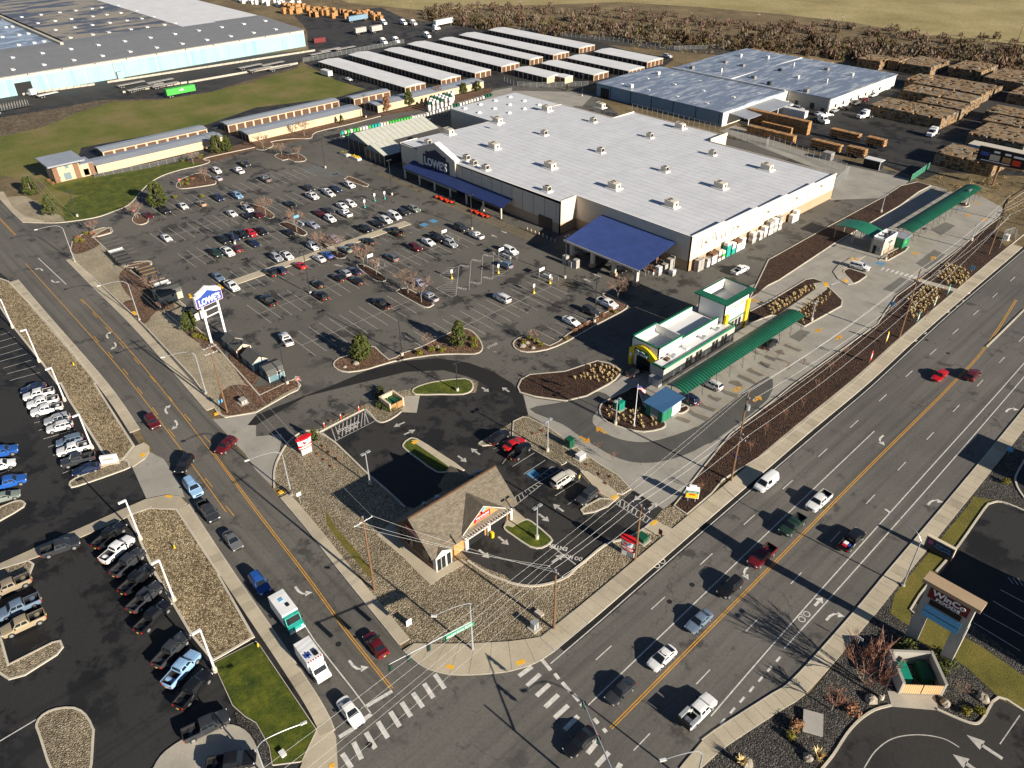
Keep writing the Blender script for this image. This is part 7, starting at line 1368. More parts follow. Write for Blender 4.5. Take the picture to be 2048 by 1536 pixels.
# cart return signs and carts
for i,(x,y) in enumerate(((904,557),(997,546),(1068,586),(1100,567),(730,415),(750,402),(770,398))):
    b = P(x,y); t = thing('lot_sign', (b.x,b.y,0), f"small sign on a {'yellow' if i<4 else 'blue'} foot in the lot, {ordn[i if i<4 else i-4]} from left", 'sign', 'small lot signs'); MB().tube([(b.x,b.y,0),(b.x,b.y,.6)], .35, 8, .08).build('foot', MT['yellow_panel' if i<4 else 'wrap_teal'], t); MB().cyl(b.x,b.y,.5,2.0,.05,6).build('post', MT['yellow_panel' if i<4 else 'white_metal'], t); MB().bb(b.x-.03,b.y-.3,1.6,b.x+.03,b.y+.3,2.5).build('sign_panel', MT['sign_white'], t)
def corral(base, label, sign='sign_lightblue'):
    b = P(*base); t = thing('cart_corral', (b.x,b.y,0), label, 'cart corral')
    for y in (-1.2,1.2):
        for z in (.5,1.0): MB().tube([(b.x-2.4,b.y+y,z),(b.x+2.4,b.y+y,z)], .05, 5).build('rail', MT['galv'], t)
        for x in (-2.4,0,2.4): MB().cyl(b.x+x,b.y+y,0,1.05,.05,5).build('post', MT['galv'], t)
    MB().bb(b.x-2.5,b.y-.9,1.5,b.x-2.42,b.y+.9,2.3).build('sign_panel', MT[sign], t); MB().cyl(b.x-2.46,b.y-.9,0,2.3,.05,5).build('sign_post', MT['galv'], t)
    for k in range(3): MB().box(b.x-1.4+k*1.1,b.y,.6,.9,.55,.7).build('cart', MT['galv'], t)
corral((603,450),'cart corral with pale blue sign on the centre island'); corral((900,480),'cart corral with white sign right of centre','sign_white'); corral((1097,558),'flatbed cart corral by the hatched triangle','sign_white'); corral((1015,517),'cart corral beside the white capped suv','sign_white'); corral((752,530),'cart corral behind the mulch island trees','sign_white')
# riding mowers by the doors
for g_,(cx,cy) in enumerate(((-190.5,142.7),(-174,143.2))):
    for k in range(6):
        b = Vector((cx+k*1.35,cy+(k%2)*.5,0)); t = thing('riding_mower', b, f"red riding mower in the {'left' if g_==0 else 'right'} group by the store front, {ordn[k]} from the left", 'mower', 'riding mowers'); MB().box(b.x,b.y-.45,.55,.6,.9,.4).build('hood', MT['orange_red'], t); MB().box(b.x,b.y+.3,.45,.7,.8,.2).build('deck', MT['orange_red'], t); MB().box(b.x,b.y+.45,.75,.5,.5,.35).build('seat', MT['black'], t)
        for sx in (-.38,.38):
            for y,r_ in ((-.6,.2),(.5,.3)): MB().tube([(b.x+sx-.08,b.y+y,r_),(b.x+sx+.08,b.y+y,r_)], r_, 8).build('wheel', MT['tyre'], t)
# ------------------------------------------------------------------ ground lettering
def paint_text(txt, px, right, h, w_, z, mat='paint_white_dim'):
    p = P(*px); r_ = Vector(right); o = letters(None, txt, (p.x,p.y,z), r_, Vector((-r_.y,r_.x,0)), h, mat, w_, .002, .02, 'painted_word'); tag(o, kind='structure')
for px in ((676+4,532),(955,523-2),(952,566+1),(950,568+11),(977,512),(975,555)): pass
for px in ((677,531),(953,521),(929,532),(951,566),(976,511),(976,556),(924,577)): paint_text('PRO', px, (.9,.43,0), 1.0, 2.6, -.006)
paint_text('LOADING', (697,853), (.05,1,0), .75, 4.6, .021, 'paint_white'); paint_text('ZONE', (702,857.5), (.05,1,0), .75, 2.8, .021, 'paint_white'); paint_text('STOP', (985,691), (0,1,0), .9, 3, -.006)
paint_text('ENTER', (1116,1095), (-.85,-.5,0), .8, 3.0, .022, 'paint_white'); paint_text('DO NOT', (1144,1115), (-.85,-.5,0), .8, 3.2, .022, 'paint_white')
# ------------------------------------------------------------------ plants
def leafmat(name, a, b): m = N(name); c_ = m.ramp(m.noise(3.0, 3, .7), [(.3,a),(.7,b)]); m.set(c_, .8); return m.mat
leafmat('needle', (.030,.045,.008), (.085,.095,.016)); leafmat('shrub_leaf', (.10,.10,.008), (.22,.19,.02)); leafmat('rust_leaf', (.20,.085,.035), (.34,.17,.09)); leafmat('twig', (.15,.095,.07), (.31,.205,.15)); leafmat('twig_red', (.20,.09,.06), (.32,.17,.11)); leafmat('bark_trunk', (.16,.12,.09), (.26,.20,.16)); leafmat('straw', (.50,.37,.15), (.75,.60,.33)); leafmat('straw_orange', (.50,.30,.08), (.66,.44,.16))
leafmat('brush_brown', (.045,.028,.013), (.12,.075,.036)); leafmat('brush_grey', (.085,.064,.042), (.18,.14,.09)); leafmat('brush_pink', (.11,.067,.047), (.20,.128,.09)); leafmat('brush_olive', (.055,.045,.015), (.12,.09,.032)); leafmat('brush_gold', (.26,.18,.07), (.42,.30,.13))
def bare_tree(seed, h, spread=.75, kids=4, lvls=4, multi=False, tr=.11):
    g = random.Random(seed); T_, C_ = MB(), MB()
    def br(p, d, L, r_, lv):
        e = p+d*L; mid = p.lerp(e,.5)+Vector((g.uniform(-1,1),g.uniform(-1,1),g.uniform(-.3,.5)))*L*.08
        (T_ if lv >= lvls-1 else C_).tube([p,mid,e], r_, 3 if lv < lvls-1 else 5, r_*.55, cap=False)
        if lv == 0: return
        for k in range(kids if lv > 1 else kids+1):
            nd = (d*.9+Vector((g.uniform(-1,1),g.uniform(-1,1),g.uniform(-.25,.75)))*spread).normalized(); br(p.lerp(e, g.uniform(.45,1.0)), nd, L*g.uniform(.55,.78), max(.019,r_*.55), lv-1)
    if multi:
        for k in range(7): a = k*.9; br(Vector((.1*math.cos(a),.1*math.sin(a),0)), Vector((math.cos(a)*.45,math.sin(a)*.45,1)).normalized(), h*.42, .05, lvls-1)
    else:
        T_.tube([(0,0,0),(0,0,h*.30)], tr, 7, tr*.8)
        for k in range(5): a = k*1.256+g.uniform(-.3,.3); br(Vector((0,0,h*g.uniform(.24,.31))), Vector((math.cos(a)*spread,math.sin(a)*spread,1)).normalized(), h*.30, tr*.6, lvls-1)
    return T_, C_
def cards(seed, pts, size, n, up=.3):
    g = random.Random(seed); a = MB()
    for (c_, r_) in pts:
        for k in range(n):
            d = Vector((g.gauss(0,1),g.gauss(0,1),g.gauss(0,1))).normalized(); p = Vector(c_)+d*r_*g.uniform(.5,1.05); u_ = Vector((g.gauss(0,1),g.gauss(0,1),g.gauss(0,1)+up)).normalized(); v_ = u_.cross(d+Vector((.01,0,0))).normalized()
            s_ = size*g.uniform(.6,1.3); a.add([p-u_*s_*.5, p+v_*s_*.28, p+u_*s_*.5, p-v_*s_*.28], [(0,1,2,3)])
    return a
def evergreen(seed, h, r_, cone=.6):
    g = random.Random(seed); pts = []
    for k in range(75):
        t = g.random()**.8; z = h*(.10+.86*t); rr = r_*(1-t*cone)*math.sqrt(g.uniform(.25,1)) if t > .12 else r_*.8*math.sqrt(g.random()); a = g.uniform(0,6.28); pts.append(((math.cos(a)*rr,math.sin(a)*rr,z), r_*.30*(1-.4*t)))
    T_ = MB().tube([(0,0,0),(0,0,h*.85)], .16, 6, .05)
    return T_, cards(seed, pts, r_*.26, 26)
TM = {}
for k, (h_, s_) in enumerate(((5.2,.8),(4.6,.9),(5.8,.75))): TM['bare%d'%k] = (bare_tree(11+k,h_,s_), 'bark_trunk', 'twig')
TM['red'] = (bare_tree(31,4.5,.8,4,4), 'bark_trunk', 'twig_red'); TM['multi'] = (bare_tree(35,5.5,.6,4,4,True), 'bark_trunk', 'twig_red'); TM['sap'] = (bare_tree(41,3.0,.45,3,3,False,.03), 'bark_trunk', 'twig_red')
TM['ever0'] = (evergreen(51,5.0,2.1,.55), 'bark_trunk', 'needle'); TM['ever1'] = (evergreen(52,6.2,2.3,.8), 'bark_trunk', 'needle'); TM['ever2'] = (evergreen(53,3.0,.9,.75), 'bark_trunk', 'needle'); TM['rust'] = (evergreen(54,6.5,2.0,.6), 'bark_trunk', 'rust_leaf')
for k in list(TM): (a,b), m1, m2 = TM[k]; TM[k] = (a.mesh('trunk', MT[m1]), b.mesh('crown', MT[m2]))
def tree(kind, px, label, scale=1.0, z=.1, group=None, name=None):
    p = P(*px, z); t = thing(name or ('evergreen_tree' if kind.startswith('ever') else 'leafless_tree'), (p.x,p.y,z), label, 'tree', group, rnd.uniform(0,6.28)); t.scale = (scale,)*3
    for nm, me in zip(('trunk','crown'), TM[kind]): o = bpy.data.objects.new(nm, me); col.objects.link(o); o.parent = t
    return t
LT = 'leafless lot trees'
for i,(k,x,y,s_,lb) in enumerate((('bare0',276,437,1,'beside the red stop sign at the far entrance'),('bare1',190,466,.9,'on the red bark island at the far entrance'),('bare2',527,298,1,'at the far kerb, left of the twin tree island'),('bare0',564,311,.9,'left one of the far twin tree island'),('bare1',597,317,.95,'right one of the far twin tree island'),('bare2',609,272,1.1,'in the bark strip by the storage wall'),('bare0',532,431,1.15,'first of the pinkish trees across the centre rows'),('bare2',594,464,1.15,'second of the pinkish trees, by the cart corral'),('bare1',643,502,1.2,'left of two at the walkway island'),('bare0',674,508,1.1,'right of two at the walkway island'),('bare2',728,534,1.1,'left of two on the second mulch island'),('bare1',753,549,1.05,'right of two on the second mulch island'),('bare0',816,585,1.25,'left of two on the third mulch island'),('bare2',843,604,1.1,'right of two on the third mulch island'),
    ('bare1',856,695,.75,'small pale one between the evergreens on the front island'),('bare0',1235,600,1.15,'at the right end beneath the blue canopy'),('bare1',1068,685,.7,'small one on the right island with round shrubs'),('bare2',310,588,.9,'in the roadside gravel by the trailers'),('bare1',330,628,.85,'in the roadside bark beside the path'),('bare0',387,328,.9,'in the lawn near the far kerb'),('bare2',411,362,.8,'on the far top island'),('bare1',876,193,1.1,'behind the garden pallet racks'),('bare0',1290,552,.8,'in the planting under the canopy edge'))):
    tree(k, (x,y), f'leafless tree {lb}', s_*1.15, .1, LT)
tree('multi',(1727,1364),'large many-stemmed leafless tree beside the concrete enclosure',1.45); tree('red',(1663,1419),'reddish leafless sapling by the sidewalk in the dark gravel',.95); tree('bare1',(1920,1389),'small pale leafless tree right of the concrete enclosure',.55)
for i,(k,x,y,s_,lb) in enumerate((('ever0',436,304,1.2,'left of the twin pines by the storage wall'),('ever1',456,303,.95,'right of the twin pines by the storage wall'),('ever1',105,431,1.05,'on the gravel corner by the side road'),('ever0',64,388,1.15,'in front of the stone-faced office'),('ever0',318,410,1.45,'big spreading one over the top edge row'),('ever0',381,659,.95,'below the white-legged pylon sign'),('ever0',724,716,1.15,'left one on the long front island'),('ever1',918,691,1.0,'right one on the long front island'),('ever2',630,882,1.0,'small yellowish one behind the red drum sign'),('ever1',818,211,1.1,'tall one behind the garden racks'),('ever0',927,186,.9,'left of two near the far garden racks'),('ever0',955,181,.85,'right of two near the far garden racks'),('ever2',684,247,1.2,'small dark one in the bark strip'),('ever2',863,206,1.0,'small one beside the tall pine'),('ever2',1135,181,.9,'small round one by the back drive fence'))):
    tree(k, (x,y), f'evergreen tree, {lb}', s_, .1, 'evergreen trees')
tree('rust',(774,222),'rust-coloured dry tree behind the garden pallet racks',1.0,name='dry_tree')
for k,(x,y) in enumerate(((1553,720),(1573,748),(1604,735),(1633,778),(1605,815),(1570,838),(1530,870),(1500,905),(1660,745),(1690,712),(1400,985),(1850,640),(1900,560),(1225,925),(1195,905))): tree('sap',(x,y),'thin staked sapling in the mulch or gravel by the car wash',1.0,.1,'staked saplings')
# shrubs
SH = {}
def shrubmesh(seed, mat): g = random.Random(seed); return cards(seed, [((g.uniform(-.35,.35),g.uniform(-.35,.35),g.uniform(.2,.5)), .42) for _ in range(9)], .22, 34).mesh('foliage', MT[mat])
SH['y'] = shrubmesh(61,'shrub_leaf'); SH['r'] = shrubmesh(62,'rust_leaf'); SH['g'] = shrubmesh(63,'needle'); stm = MB().tube([(0,0,0),(0,0,.4)], .06, 5).mesh('stem', MT['bark_trunk'])
def shrub(kind, px, s_, label, group): 
    p = P(*px,.12); t = thing('shrub', (p.x,p.y,.1), label, 'shrub', group, rnd.uniform(0,6)); t.scale = (s_,s_,s_*.85)
    for nm, me in (('foliage',SH[kind]),('stem',stm)): o = bpy.data.objects.new(nm, me); col.objects.link(o); o.parent = t
for k, s_, lb, pts in (('y',1.5,'round yellow-green shrub on the long front island',((839,708),(863,701),(884,703),(948,694),(948,681))), ('y',1.2,'round yellow-green shrub on the small right island',((1048,686),(1073,682),(1083,691),(1059,677))), ('r',1.1,'reddish shrub along the right end kerb',((1149,662),(1159,656),(1171,650),(1192,641),(1207,632),(1220,620))), ('y',.9,'small yellow-green shrub at the right end kerb',((1229,625),(1132,679))), ('y',1.3,'yellow-green shrub in the far entrance bark bed',((172,468),(153,483),(165,483))), ('r',1.3,'rusty shrub in the far entrance bark bed',((157,476),(184,468))), ('y',1.4,'yellow-green shrub along the top kerb',((350,396),(405,394))), ('y',1.5,'yellow-green shrub under the white-legged pylon',((392,675),(406,675),(416,680))), ('y',1.3,'yellow-green shrub on the far top island',((364,369),(374,361),(375,370))), ('r',1.3,'rusty shrub on the far top island',((386,359),)), ('y',1.2,'yellow-green shrub on the lawn by the far kerb',((365,323),(401,317),(403,312))), ('r',1.2,'reddish shrub by the stone-faced office',((98,362),(107,368))), ('g',1.5,'dark green bush around the shop refuse enclosure',((760,812),(772,818),(785,820),(758,795),(762,782))), ('g',1.8,'dark green bush beside the concrete enclosure wall',((1880,1345),(1895,1330),(1870,1310),(1815,1290),(1800,1298))), ('y',1.3,'bright yellow-green bush in the shaded gravel at the right edge',((2012,965),)), ('y',1.2,'yellow-green bush in the dark gravel near the lot kerb',((1930,1425),(1960,1425),(1580,1475))), ('r',1.6,'brown dry bush in the dark gravel',((1705,1420),(1590,1455))), ('r',.5,'tiny brown shrub dot in the shop gravel',((648,894),(660,906),(674,919),(637,909),(650,921),(664,934),(692,830),(661,843),(723,815),(1068,868),(1086,863),(1175,930),(1200,950),(1222,955),(1212,968),(1150,912)))):
    for q in pts: shrub(k, q, s_, lb, lb.split(' ',1)[1]+' group')
# ornamental grass
g = random.Random(5); cl = MB()
for k in range(34):
    a = g.uniform(0,6.28); r_ = g.uniform(.15,.5); h_ = g.uniform(.45,.8); w_ = Vector((-math.sin(a),math.cos(a),0))*.045; b0 = Vector((math.cos(a)*.08,math.sin(a)*.08,0)); m_ = Vector((math.cos(a)*r_*.5,math.sin(a)*r_*.5,h_*.75)); e_ = Vector((math.cos(a)*r_,math.sin(a)*r_,h_)); cl.add([b0-w_,b0+w_,m_+w_*1.2,m_-w_*1.2,e_], [(0,1,2,3),(3,2,4)])
GM = cl.mesh('grass_clump', MT['straw'])
def clump(p, s_, label, group): o = link(GM, 'grass_clump', None, (p.x,p.y,.1), rnd.uniform(0,6)); o.scale = (s_,s_,s_); tag(o, label, 'ornamental grass', group)
def inpoly(x, y, q):
    c_ = False; n = len(q)
    for i in range(n):
        a, b = q[i], q[i-1]
        if (a[1] > y) != (b[1] > y) and x < (b[0]-a[0])*(y-a[1])/(b[1]-a[1])+a[0]: c_ = not c_
    return c_
def fill(poly_, step, s_, label, group, jit=.25, cap=400):
    q = [(p.x,p.y) for p in poly_]; x0,x1,y0,y1 = min(p[0] for p in q),max(p[0] for p in q),min(p[1] for p in q),max(p[1] for p in q); n = 0; y = y0
    while y < y1:
        x = x0
        while x < x1:
            X, Y = x+rnd.uniform(-jit,jit)*step[0], y+rnd.uniform(-jit,jit)*step[1]
            if inpoly(X,Y,q) and n < cap: clump(Vector((X,Y,0)), s_*rnd.uniform(.8,1.2), label, group); n += 1
            x += step[0]
        y += step[1]
fill(TP((2,1, 620,1400, 780,1385, 870,1435, 800,1536, 560,1520, 480,1510)), (1.25,1.25), .85, 'tan grass clump in the wedge of mulch by the wash entrance', 'grass clumps in the mulch wedge', .4, 60)
fill(TP((2,2, 740,200, 800,180, 960,190, 1100,240, 1210,310, 1180,350, 1030,365, 850,320, 730,240)), (1.35,1.35), .8, 'tan grass clump in the flagpole bed', 'grass clumps in the flagpole bed', .4, 38)
fill(TP((3,1, 0,930, 340,740, 400,775, 130,935, 30,985)), (1.15,1.3), 1.0, 'tan grass clump in the left half of the tower island', 'grass clumps by the tower', .25, 60)
fill(TP((3,1, 250,940, 480,790, 530,820, 400,930, 300,1060, 220,1030)), (1.15,1.4), .8, 'tan grass clump in the right half of the tower island', 'grass clumps by the canopy end', .25, 50)
fill(TP((3,1, 1310,690, 1440,590, 1540,610, 1620,660, 1550,760, 1440,740)), (1.1,1.7), 1.1, 'tan grass clump above the wash footpath', 'grass clumps above the footpath', .22, 60)
fill(TP((3,1, 1130,1010, 1110,880, 1240,750, 1400,780, 1420,800, 1250,980, 1170,1040)), (1.1,1.7), 1.1, 'tan grass clump below the wash footpath', 'grass clumps below the footpath', .22, 75)
fill(TP((3,1, 920,530, 1040,455, 1050,470, 950,545)), (.9,1.2), .5, 'tan grass clump at the pay kiosk bed', 'grass clumps at the kiosk', .2, 14)
for (x,y,s_,lb) in ((1635,1520,2.2,'tall golden grass plume at the lot kerb beside a pale boulder'),(1483,1536-6,1.9,'tall golden grass plume at the bottom edge by the sidewalk'),(1588,1465,1.4,'brown upright grass by the utility vault')): clump(P(x,y), s_, lb, 'tall golden grass plumes')
# boulders
for i,(x,y,s_,lb) in enumerate(((1742,1400,.8,'grey boulder beside the brown lamp post'),(1891,1408,.7,'pale boulder right of the enclosure pad'),(1966,1398,.8,'pale angular boulder near the lot kerb corner'),(1616,1516,.7,'pale boulder beside the golden plume'),(1494,1528,.8,'pale boulder at the bottom edge by the golden plume'),(1045,693,.8,'boulder at the left tip of the small right island'),(1066,697,.6,'boulder below the tree on the small right island'),(1055,687,.6,'boulder between shrubs on the small right island'),(712,728,.8,'flat boulder at the left end of the front island'),(690,735,.5,'small boulder at the tip of the front island'),(875,695,.6,'dark boulder between shrubs on the front island'))):
    g = random.Random(i); p = P(x,y); a = MB(); n = 9; lv = [(0,1.0),(.35,.95),(.65,.55),(.75,.1)]
    vs_ = [(math.cos(k*6.283/n)*r_*s_*g.uniform(.75,1.15), math.sin(k*6.283/n)*r_*s_*g.uniform(.75,1.15), z_*s_*g.uniform(.85,1.15)) for z_,r_ in lv for k in range(n)]; a.add(vs_, [(j*n+k,j*n+(k+1)%n,(j+1)*n+(k+1)%n,(j+1)*n+k) for j in range(3) for k in range(n)]+[tuple(range(3*n,4*n))]); tag(link(a.mesh('boulder', MT['stone_rock']), 'boulder', None, (p.x,p.y,.05)), lb, 'boulder', 'boulders')
# far brush along the river: a mass
brush = MB(); g = random.Random(77)
def bush(p, h_, m_, n=64):
    for k in range(n):
        d = Vector((g.gauss(0,1),g.gauss(0,1),abs(g.gauss(0,1)))).normalized(); q = p+Vector((d.x*h_*.55,d.y*h_*.55,d.z*h_*.85))*g.uniform(.45,1); u_ = Vector((g.gauss(0,.5),g.gauss(0,.5),1)).normalized(); v_ = Vector((g.gauss(0,1),g.gauss(0,1),.2)).normalized(); s_ = h_*g.uniform(.10,.20); brush.add([q-u_*s_,q+v_*s_*.45,q+u_*s_,q-v_*s_*.45], [(0,1,2,3)], m_)
band_ = [(690,8,18),(850,14,40),(930,10,55),(1010,12,62),(1100,14,70),(1200,18,78),(1300,26,88),(1400,36,96),(1500,46,106),(1600,50,112),(1700,52,122),(1800,60,128),(1900,70,136),(2060,78,142)]
for k in range(1150):
    i = g.choice(range(1,len(band_)-1)); a, b = band_[i], band_[i+1]; t = g.random(); x = a[0]+(b[0]-a[0])*t; lo, hi = a[1]+(b[1]-a[1])*t, a[2]+(b[2]-a[2])*t; f = g.random(); y = lo+(hi-lo)*f
    if .30 < f < .42 and g.random() < .8: continue
    p = P(x,y); bush(p, g.choice((2.0,2.8,3.5,4.5,6.0)) * (1.15 if f > .45 else .8), g.choice((0,0,1,1,1,2,3,0)) if f > .3 else g.choice((2,2,1,0,2)))
for k in range(90): x = g.uniform(1255,1450); p = P(x, g.uniform(80+(x-1255)*.06,100+(x-1255)*.05)); bush(p, g.uniform(.7,1.4), 4, 16)
for k in range(80): p = P(g.uniform(1870,2060), g.uniform(352,372)+g.uniform(0,1)*(0+20)); bush(p, g.uniform(.8,1.7), g.choice((4,4,3,0)), 22)
for k in range(40): p = P(g.uniform(540,700), g.uniform(-3,14)); bush(p, g.uniform(1.2,2.2), g.choice((2,1,0)), 20)
for k in range(26): p = P(g.uniform(1560,1660), g.uniform(83,104)); bush(p, g.uniform(2.5,3.6), 1, 40)
for k in range(50): p = T(3,1,g.uniform(1900,2100),g.uniform(20,260)); bush(p, g.uniform(.6,1.3), g.choice((4,3)), 18)
o = brush.build('riverside_brush', [MT[n] for n in ('brush_brown','brush_grey','brush_pink','brush_olive','brush_gold')]); tag(o, 'bare brown and grey riverside brush beyond the yards', 'brush', kind='stuff')
# ------------------------------------------------------------------ working vehicles on the side road
whl = {}
def wheel(t, x, y, r_, w_=.28):
    k = (round(r_,2),round(w_,2))
    if k not in whl: whl[k] = (MB().tube([(0,-w_/2,0),(0,w_/2,0)], r_, 12).mesh('wheel', MT['tyre']), MB().tube([(0,-w_/2-.015,0),(0,w_/2+.015,0)], r_*.55, 8).mesh('rim', MT['rim']))
    o = bpy.data.objects.new('wheel', whl[k][0]); col.objects.link(o); o.parent = t; o.location = (x,y,r_); q = bpy.data.objects.new('rim', whl[k][1]); col.objects.link(q); q.parent = o
def local(name, px, ang, label, cat, group=None, z=0, pz=1.0):
    p = P(*px, pz); t = thing(name, (p.x,p.y,z), label, cat, group, rad(ang)); ORG[t.name] = Vector((0,0,0)); return t
def bx(t, name, mat, *q): return MB().bb(*q).build(name, MT[mat], t)
def cabfront(t, x0, x1, hw, zh, zr_, mat):      # sloped nose with windshield
    a = MB(); pr = [(x0,.5),(x0,zr_),(x0+(x1-x0)*.35,zr_),(x0+(x1-x0)*.62,zh),(x1,zh-.15),(x1+.05,.5)]; n = len(pr); a.add([(x,-hw,z) for x,z in pr]+[(x,hw,z) for x,z in pr], [tuple(range(n)),tuple(range(2*n-1,n-1,-1))]+[(i,n+i,n+(i+1)%n,(i+1)%n) for i in range(n)]); a.build('cab', MT[mat], t)
    b = MB(); p0, p1 = pr[2], pr[3]; b.add([(p0[0]+.03,-hw*.86,p0[1]-.08),(p1[0]+.03,-hw*.9,p1[1]+.08),(p1[0]+.03,hw*.9,p1[1]+.08),(p0[0]+.03,hw*.86,p0[1]-.08)], [(0,1,2,3)]); b.build('windshield', MT['car_glass'], t)
    for s_ in (-1,1): bx(t,'side_window','car_glass', x0+.3, s_*hw-.01 if s_>0 else -hw-.015, zh+.05, x0+(x1-x0)*.45, s_*hw+.015 if s_>0 else -hw+.01, zr_-.12); bx(t,'headlight','lamp_clear', x1-.02, s_*hw*.72-.15, zh-.5, x1+.09, s_*hw*.72+.15, zh-.3); bx(t,'mirror','trim_black', x0+(x1-x0)*.5,s_*(hw+.15)-.1,zh+.1,x0+(x1-x0)*.5+.12,s_*(hw+.15)+.1,zh+.4)
t = local('ambulance', (627,1325), -3, 'white ambulance with blue star on its box roof', 'ambulance', SR)
bx(t,'box_body','white_metal', -3.0,-1.15,.55,.9,1.15,2.75); cabfront(t,.92,3.0,1.0,1.25,2.1,'white_metal'); bx(t,'roof_unit','trim_black', -.3,.2,2.85,.6,.8,2.97)
st = MB()
for k in range(3): st.box(-.1,-.5,2.87,1.0,.22,.05,k*math.pi/3)
st.build('star', MT['sign_blue'], t)
for k in range(6): bx(t,'warning_light','lamp_red', .9,-1.0+k*.36,2.6,.98,-.8+k*.36,2.8)
for x in (-1.9,2.05):
    for y in (-1,1): wheel(t,x,y,.40)
t = local('step_van', (574,1228), -3, 'boxy white truck with teal hood behind the ambulance', 'truck', SR)
bx(t,'box_body','white_metal', -3.0,-1.18,.55,1.5,1.18,2.85); cabfront(t,1.52,3.1,1.12,1.45,2.55,'wrap_teal'); bx(t,'roof_hatch','sign_lightblue', -1.6,-.3,2.85,-1.0,.3,2.93); bx(t,'roof_vent','trim_black', -.2,.1,2.85,.4,.6,2.95); bx(t,'bumper','white_metal', 3.05,-1.15,.45,3.25,1.15,.75)
for x in (-1.9,2.1):
    for y in (-1,1): wheel(t,x,y,.42)
# work pickup with side boxes and a dog
t = local('service_pickup', (1397,1420), 89, 'white work pickup with side toolboxes in the highway lane', 'pickup truck', HW)
for q in KINDS['pickup']:
    o = bpy.data.objects.new(q[0], q[1]); col.objects.link(o); o.parent = t; o.color = (.72,.72,.71,1)
    if q[2]: o.location = q[2]
    if len(q) > 3: w_ = bpy.data.objects.new('rim', q[3]); col.objects.link(w_); w_.parent = o
for y in (-.85,.85): bx(t,'toolbox','galv', -2.8,y-.22,1.3,-.95,y+.22,1.72)
bx(t,'tail_rack','dark_metal', -3.05,-.95,.7,-2.95,.95,1.75)
def skinned(name, verts, edges, radii, mat, parent):
    me = bpy.data.meshes.new(name); me.from_pydata(verts, edges, []); o = bpy.data.objects.new(name, me); col.objects.link(o); o.parent = parent
    m_ = o.modifiers.new('skin','SKIN'); o.modifiers.new('sub','SUBSURF').levels = 1
    for v, r_ in zip(me.skin_vertices[0].data, radii): v.radius = (r_,r_)
    me.skin_vertices[0].data[0].use_root = True; me.materials.append(MT[mat]); return o
p = P(1377,1425,.9); d_ = thing('dog', (p.x,p.y,.82), 'white and brown dog standing in the bed of the work pickup', 'dog', None, rad(60))
skinned('body', [(0,0,.45),(.25,0,.47),(.42,0,.6),(.52,0,.68),(.66,0,.66),(-.28,0,.45),(-.45,0,.55),(.25,.1,.25),(.25,.1,0),(.25,-.1,.25),(.25,-.1,0),(-.28,.1,.25),(-.32,.1,.14),(-.28,.1,0),(-.28,-.1,.25),(-.32,-.1,.14),(-.28,-.1,0)], [(0,1),(1,2),(2,3),(3,4),(0,5),(5,6),(1,7),(7,8),(1,9),(9,10),(5,11),(11,12),(12,13),(5,14),(14,15),(15,16)], [.15,.17,.10,.10,.05,.14,.03,.06,.04,.06,.04,.07,.045,.04,.07,.045,.04], 'plastic_white', d_)
for y in (-.06,.06): o = MB().tube([(.50,y,.74),(.46,y*1.8,.68)], .04, 5, .02).build('ear', MT['wood_light'], None); o.parent = d_; o.location = o.location
p = P(1487,656); d_ = thing('person', (p.x,p.y,.02), 'person in dark clothes standing by the car wash tower door', 'person', None, rad(-60))
skinned('body', [(0,0,.95),(0,0,1.2),(0,0,1.42),(0,0,1.52),(0,0,1.66),(0,.18,1.40),(.05,.26,1.12),(.16,.24,.92),(0,-.18,1.40),(.02,-.25,1.12),(.10,-.26,.88),(0,.10,.88),(.02,.11,.48),(0,.11,.06),(.12,.11,.04),(0,-.10,.88),(.0,-.11,.48),(-.03,-.11,.06),(.10,-.11,.04)], [(0,1),(1,2),(2,3),(3,4),(2,5),(5,6),(6,7),(2,8),(8,9),(9,10),(0,11),(11,12),(12,13),(13,14),(0,15),(15,16),(16,17),(17,18)], [.15,.15,.13,.06,.11,.07,.05,.035,.07,.05,.035,.10,.07,.05,.04,.10,.07,.05,.04], 'dark_metal', d_)
o = MB().tube([(.02,0,1.60),(.02,0,1.72),(.0,0,1.80)], .112, 8, .05).build('hair', MT['brown_wall']); o.parent = d_; o.location = (0,0,1.60)
p = P(1694,1088,1.1); t = thing('cargo_boxes', (p.x,p.y,.9), 'red white and blue boxes in the bed of the black pickup', 'boxes', None, rad(0)); ORG[t.name] = Vector((0,0,0)); bx(t,'box','sign_white', -.5,-.3,0,.1,.4,.35); bx(t,'box','sign_blue', .15,-.4,0,.6,.3,.3); bx(t,'box','sign_red', -.5,-.8,0,.2,-.35,.3)
# ------------------------------------------------------------------ trailers and heavy trucks
def trailer(px, L, ang, mat, label, h=2.7, deck=1.15, group='trailers', slatted=False, name='box_trailer', w_=2.5, pz=1.5, ribs=0):
    t = local(name, px, ang, label, 'trailer', group, pz=pz); bx(t,'box','%s'%mat, -L/2,-w_/2,deck,L/2,w_/2,deck+h); bx(t,'chassis','dark_metal', -L/2+.3,-.5,deck-.3,L/2-.3,.5,deck-.02); bx(t,'landing_leg','dark_metal', L/2-2.4,-.7,0,L/2-2.2,.7,deck-.2)
    for x in (-L/2+1.2,-L/2+2.4):
        for y in (-w_/2+.2,w_/2-.2): wheel(t,x,y,.5)
    for k in range(ribs):
        for y in (-w_/2-.03,w_/2): bx(t,'rib','plastic_white', -L/2+.4+k*(L-.8)/max(1,ribs-1)-.05,y,deck,-L/2+.5+k*(L-.8)/max(1,ribs-1),y+.03,deck+h)
    return t
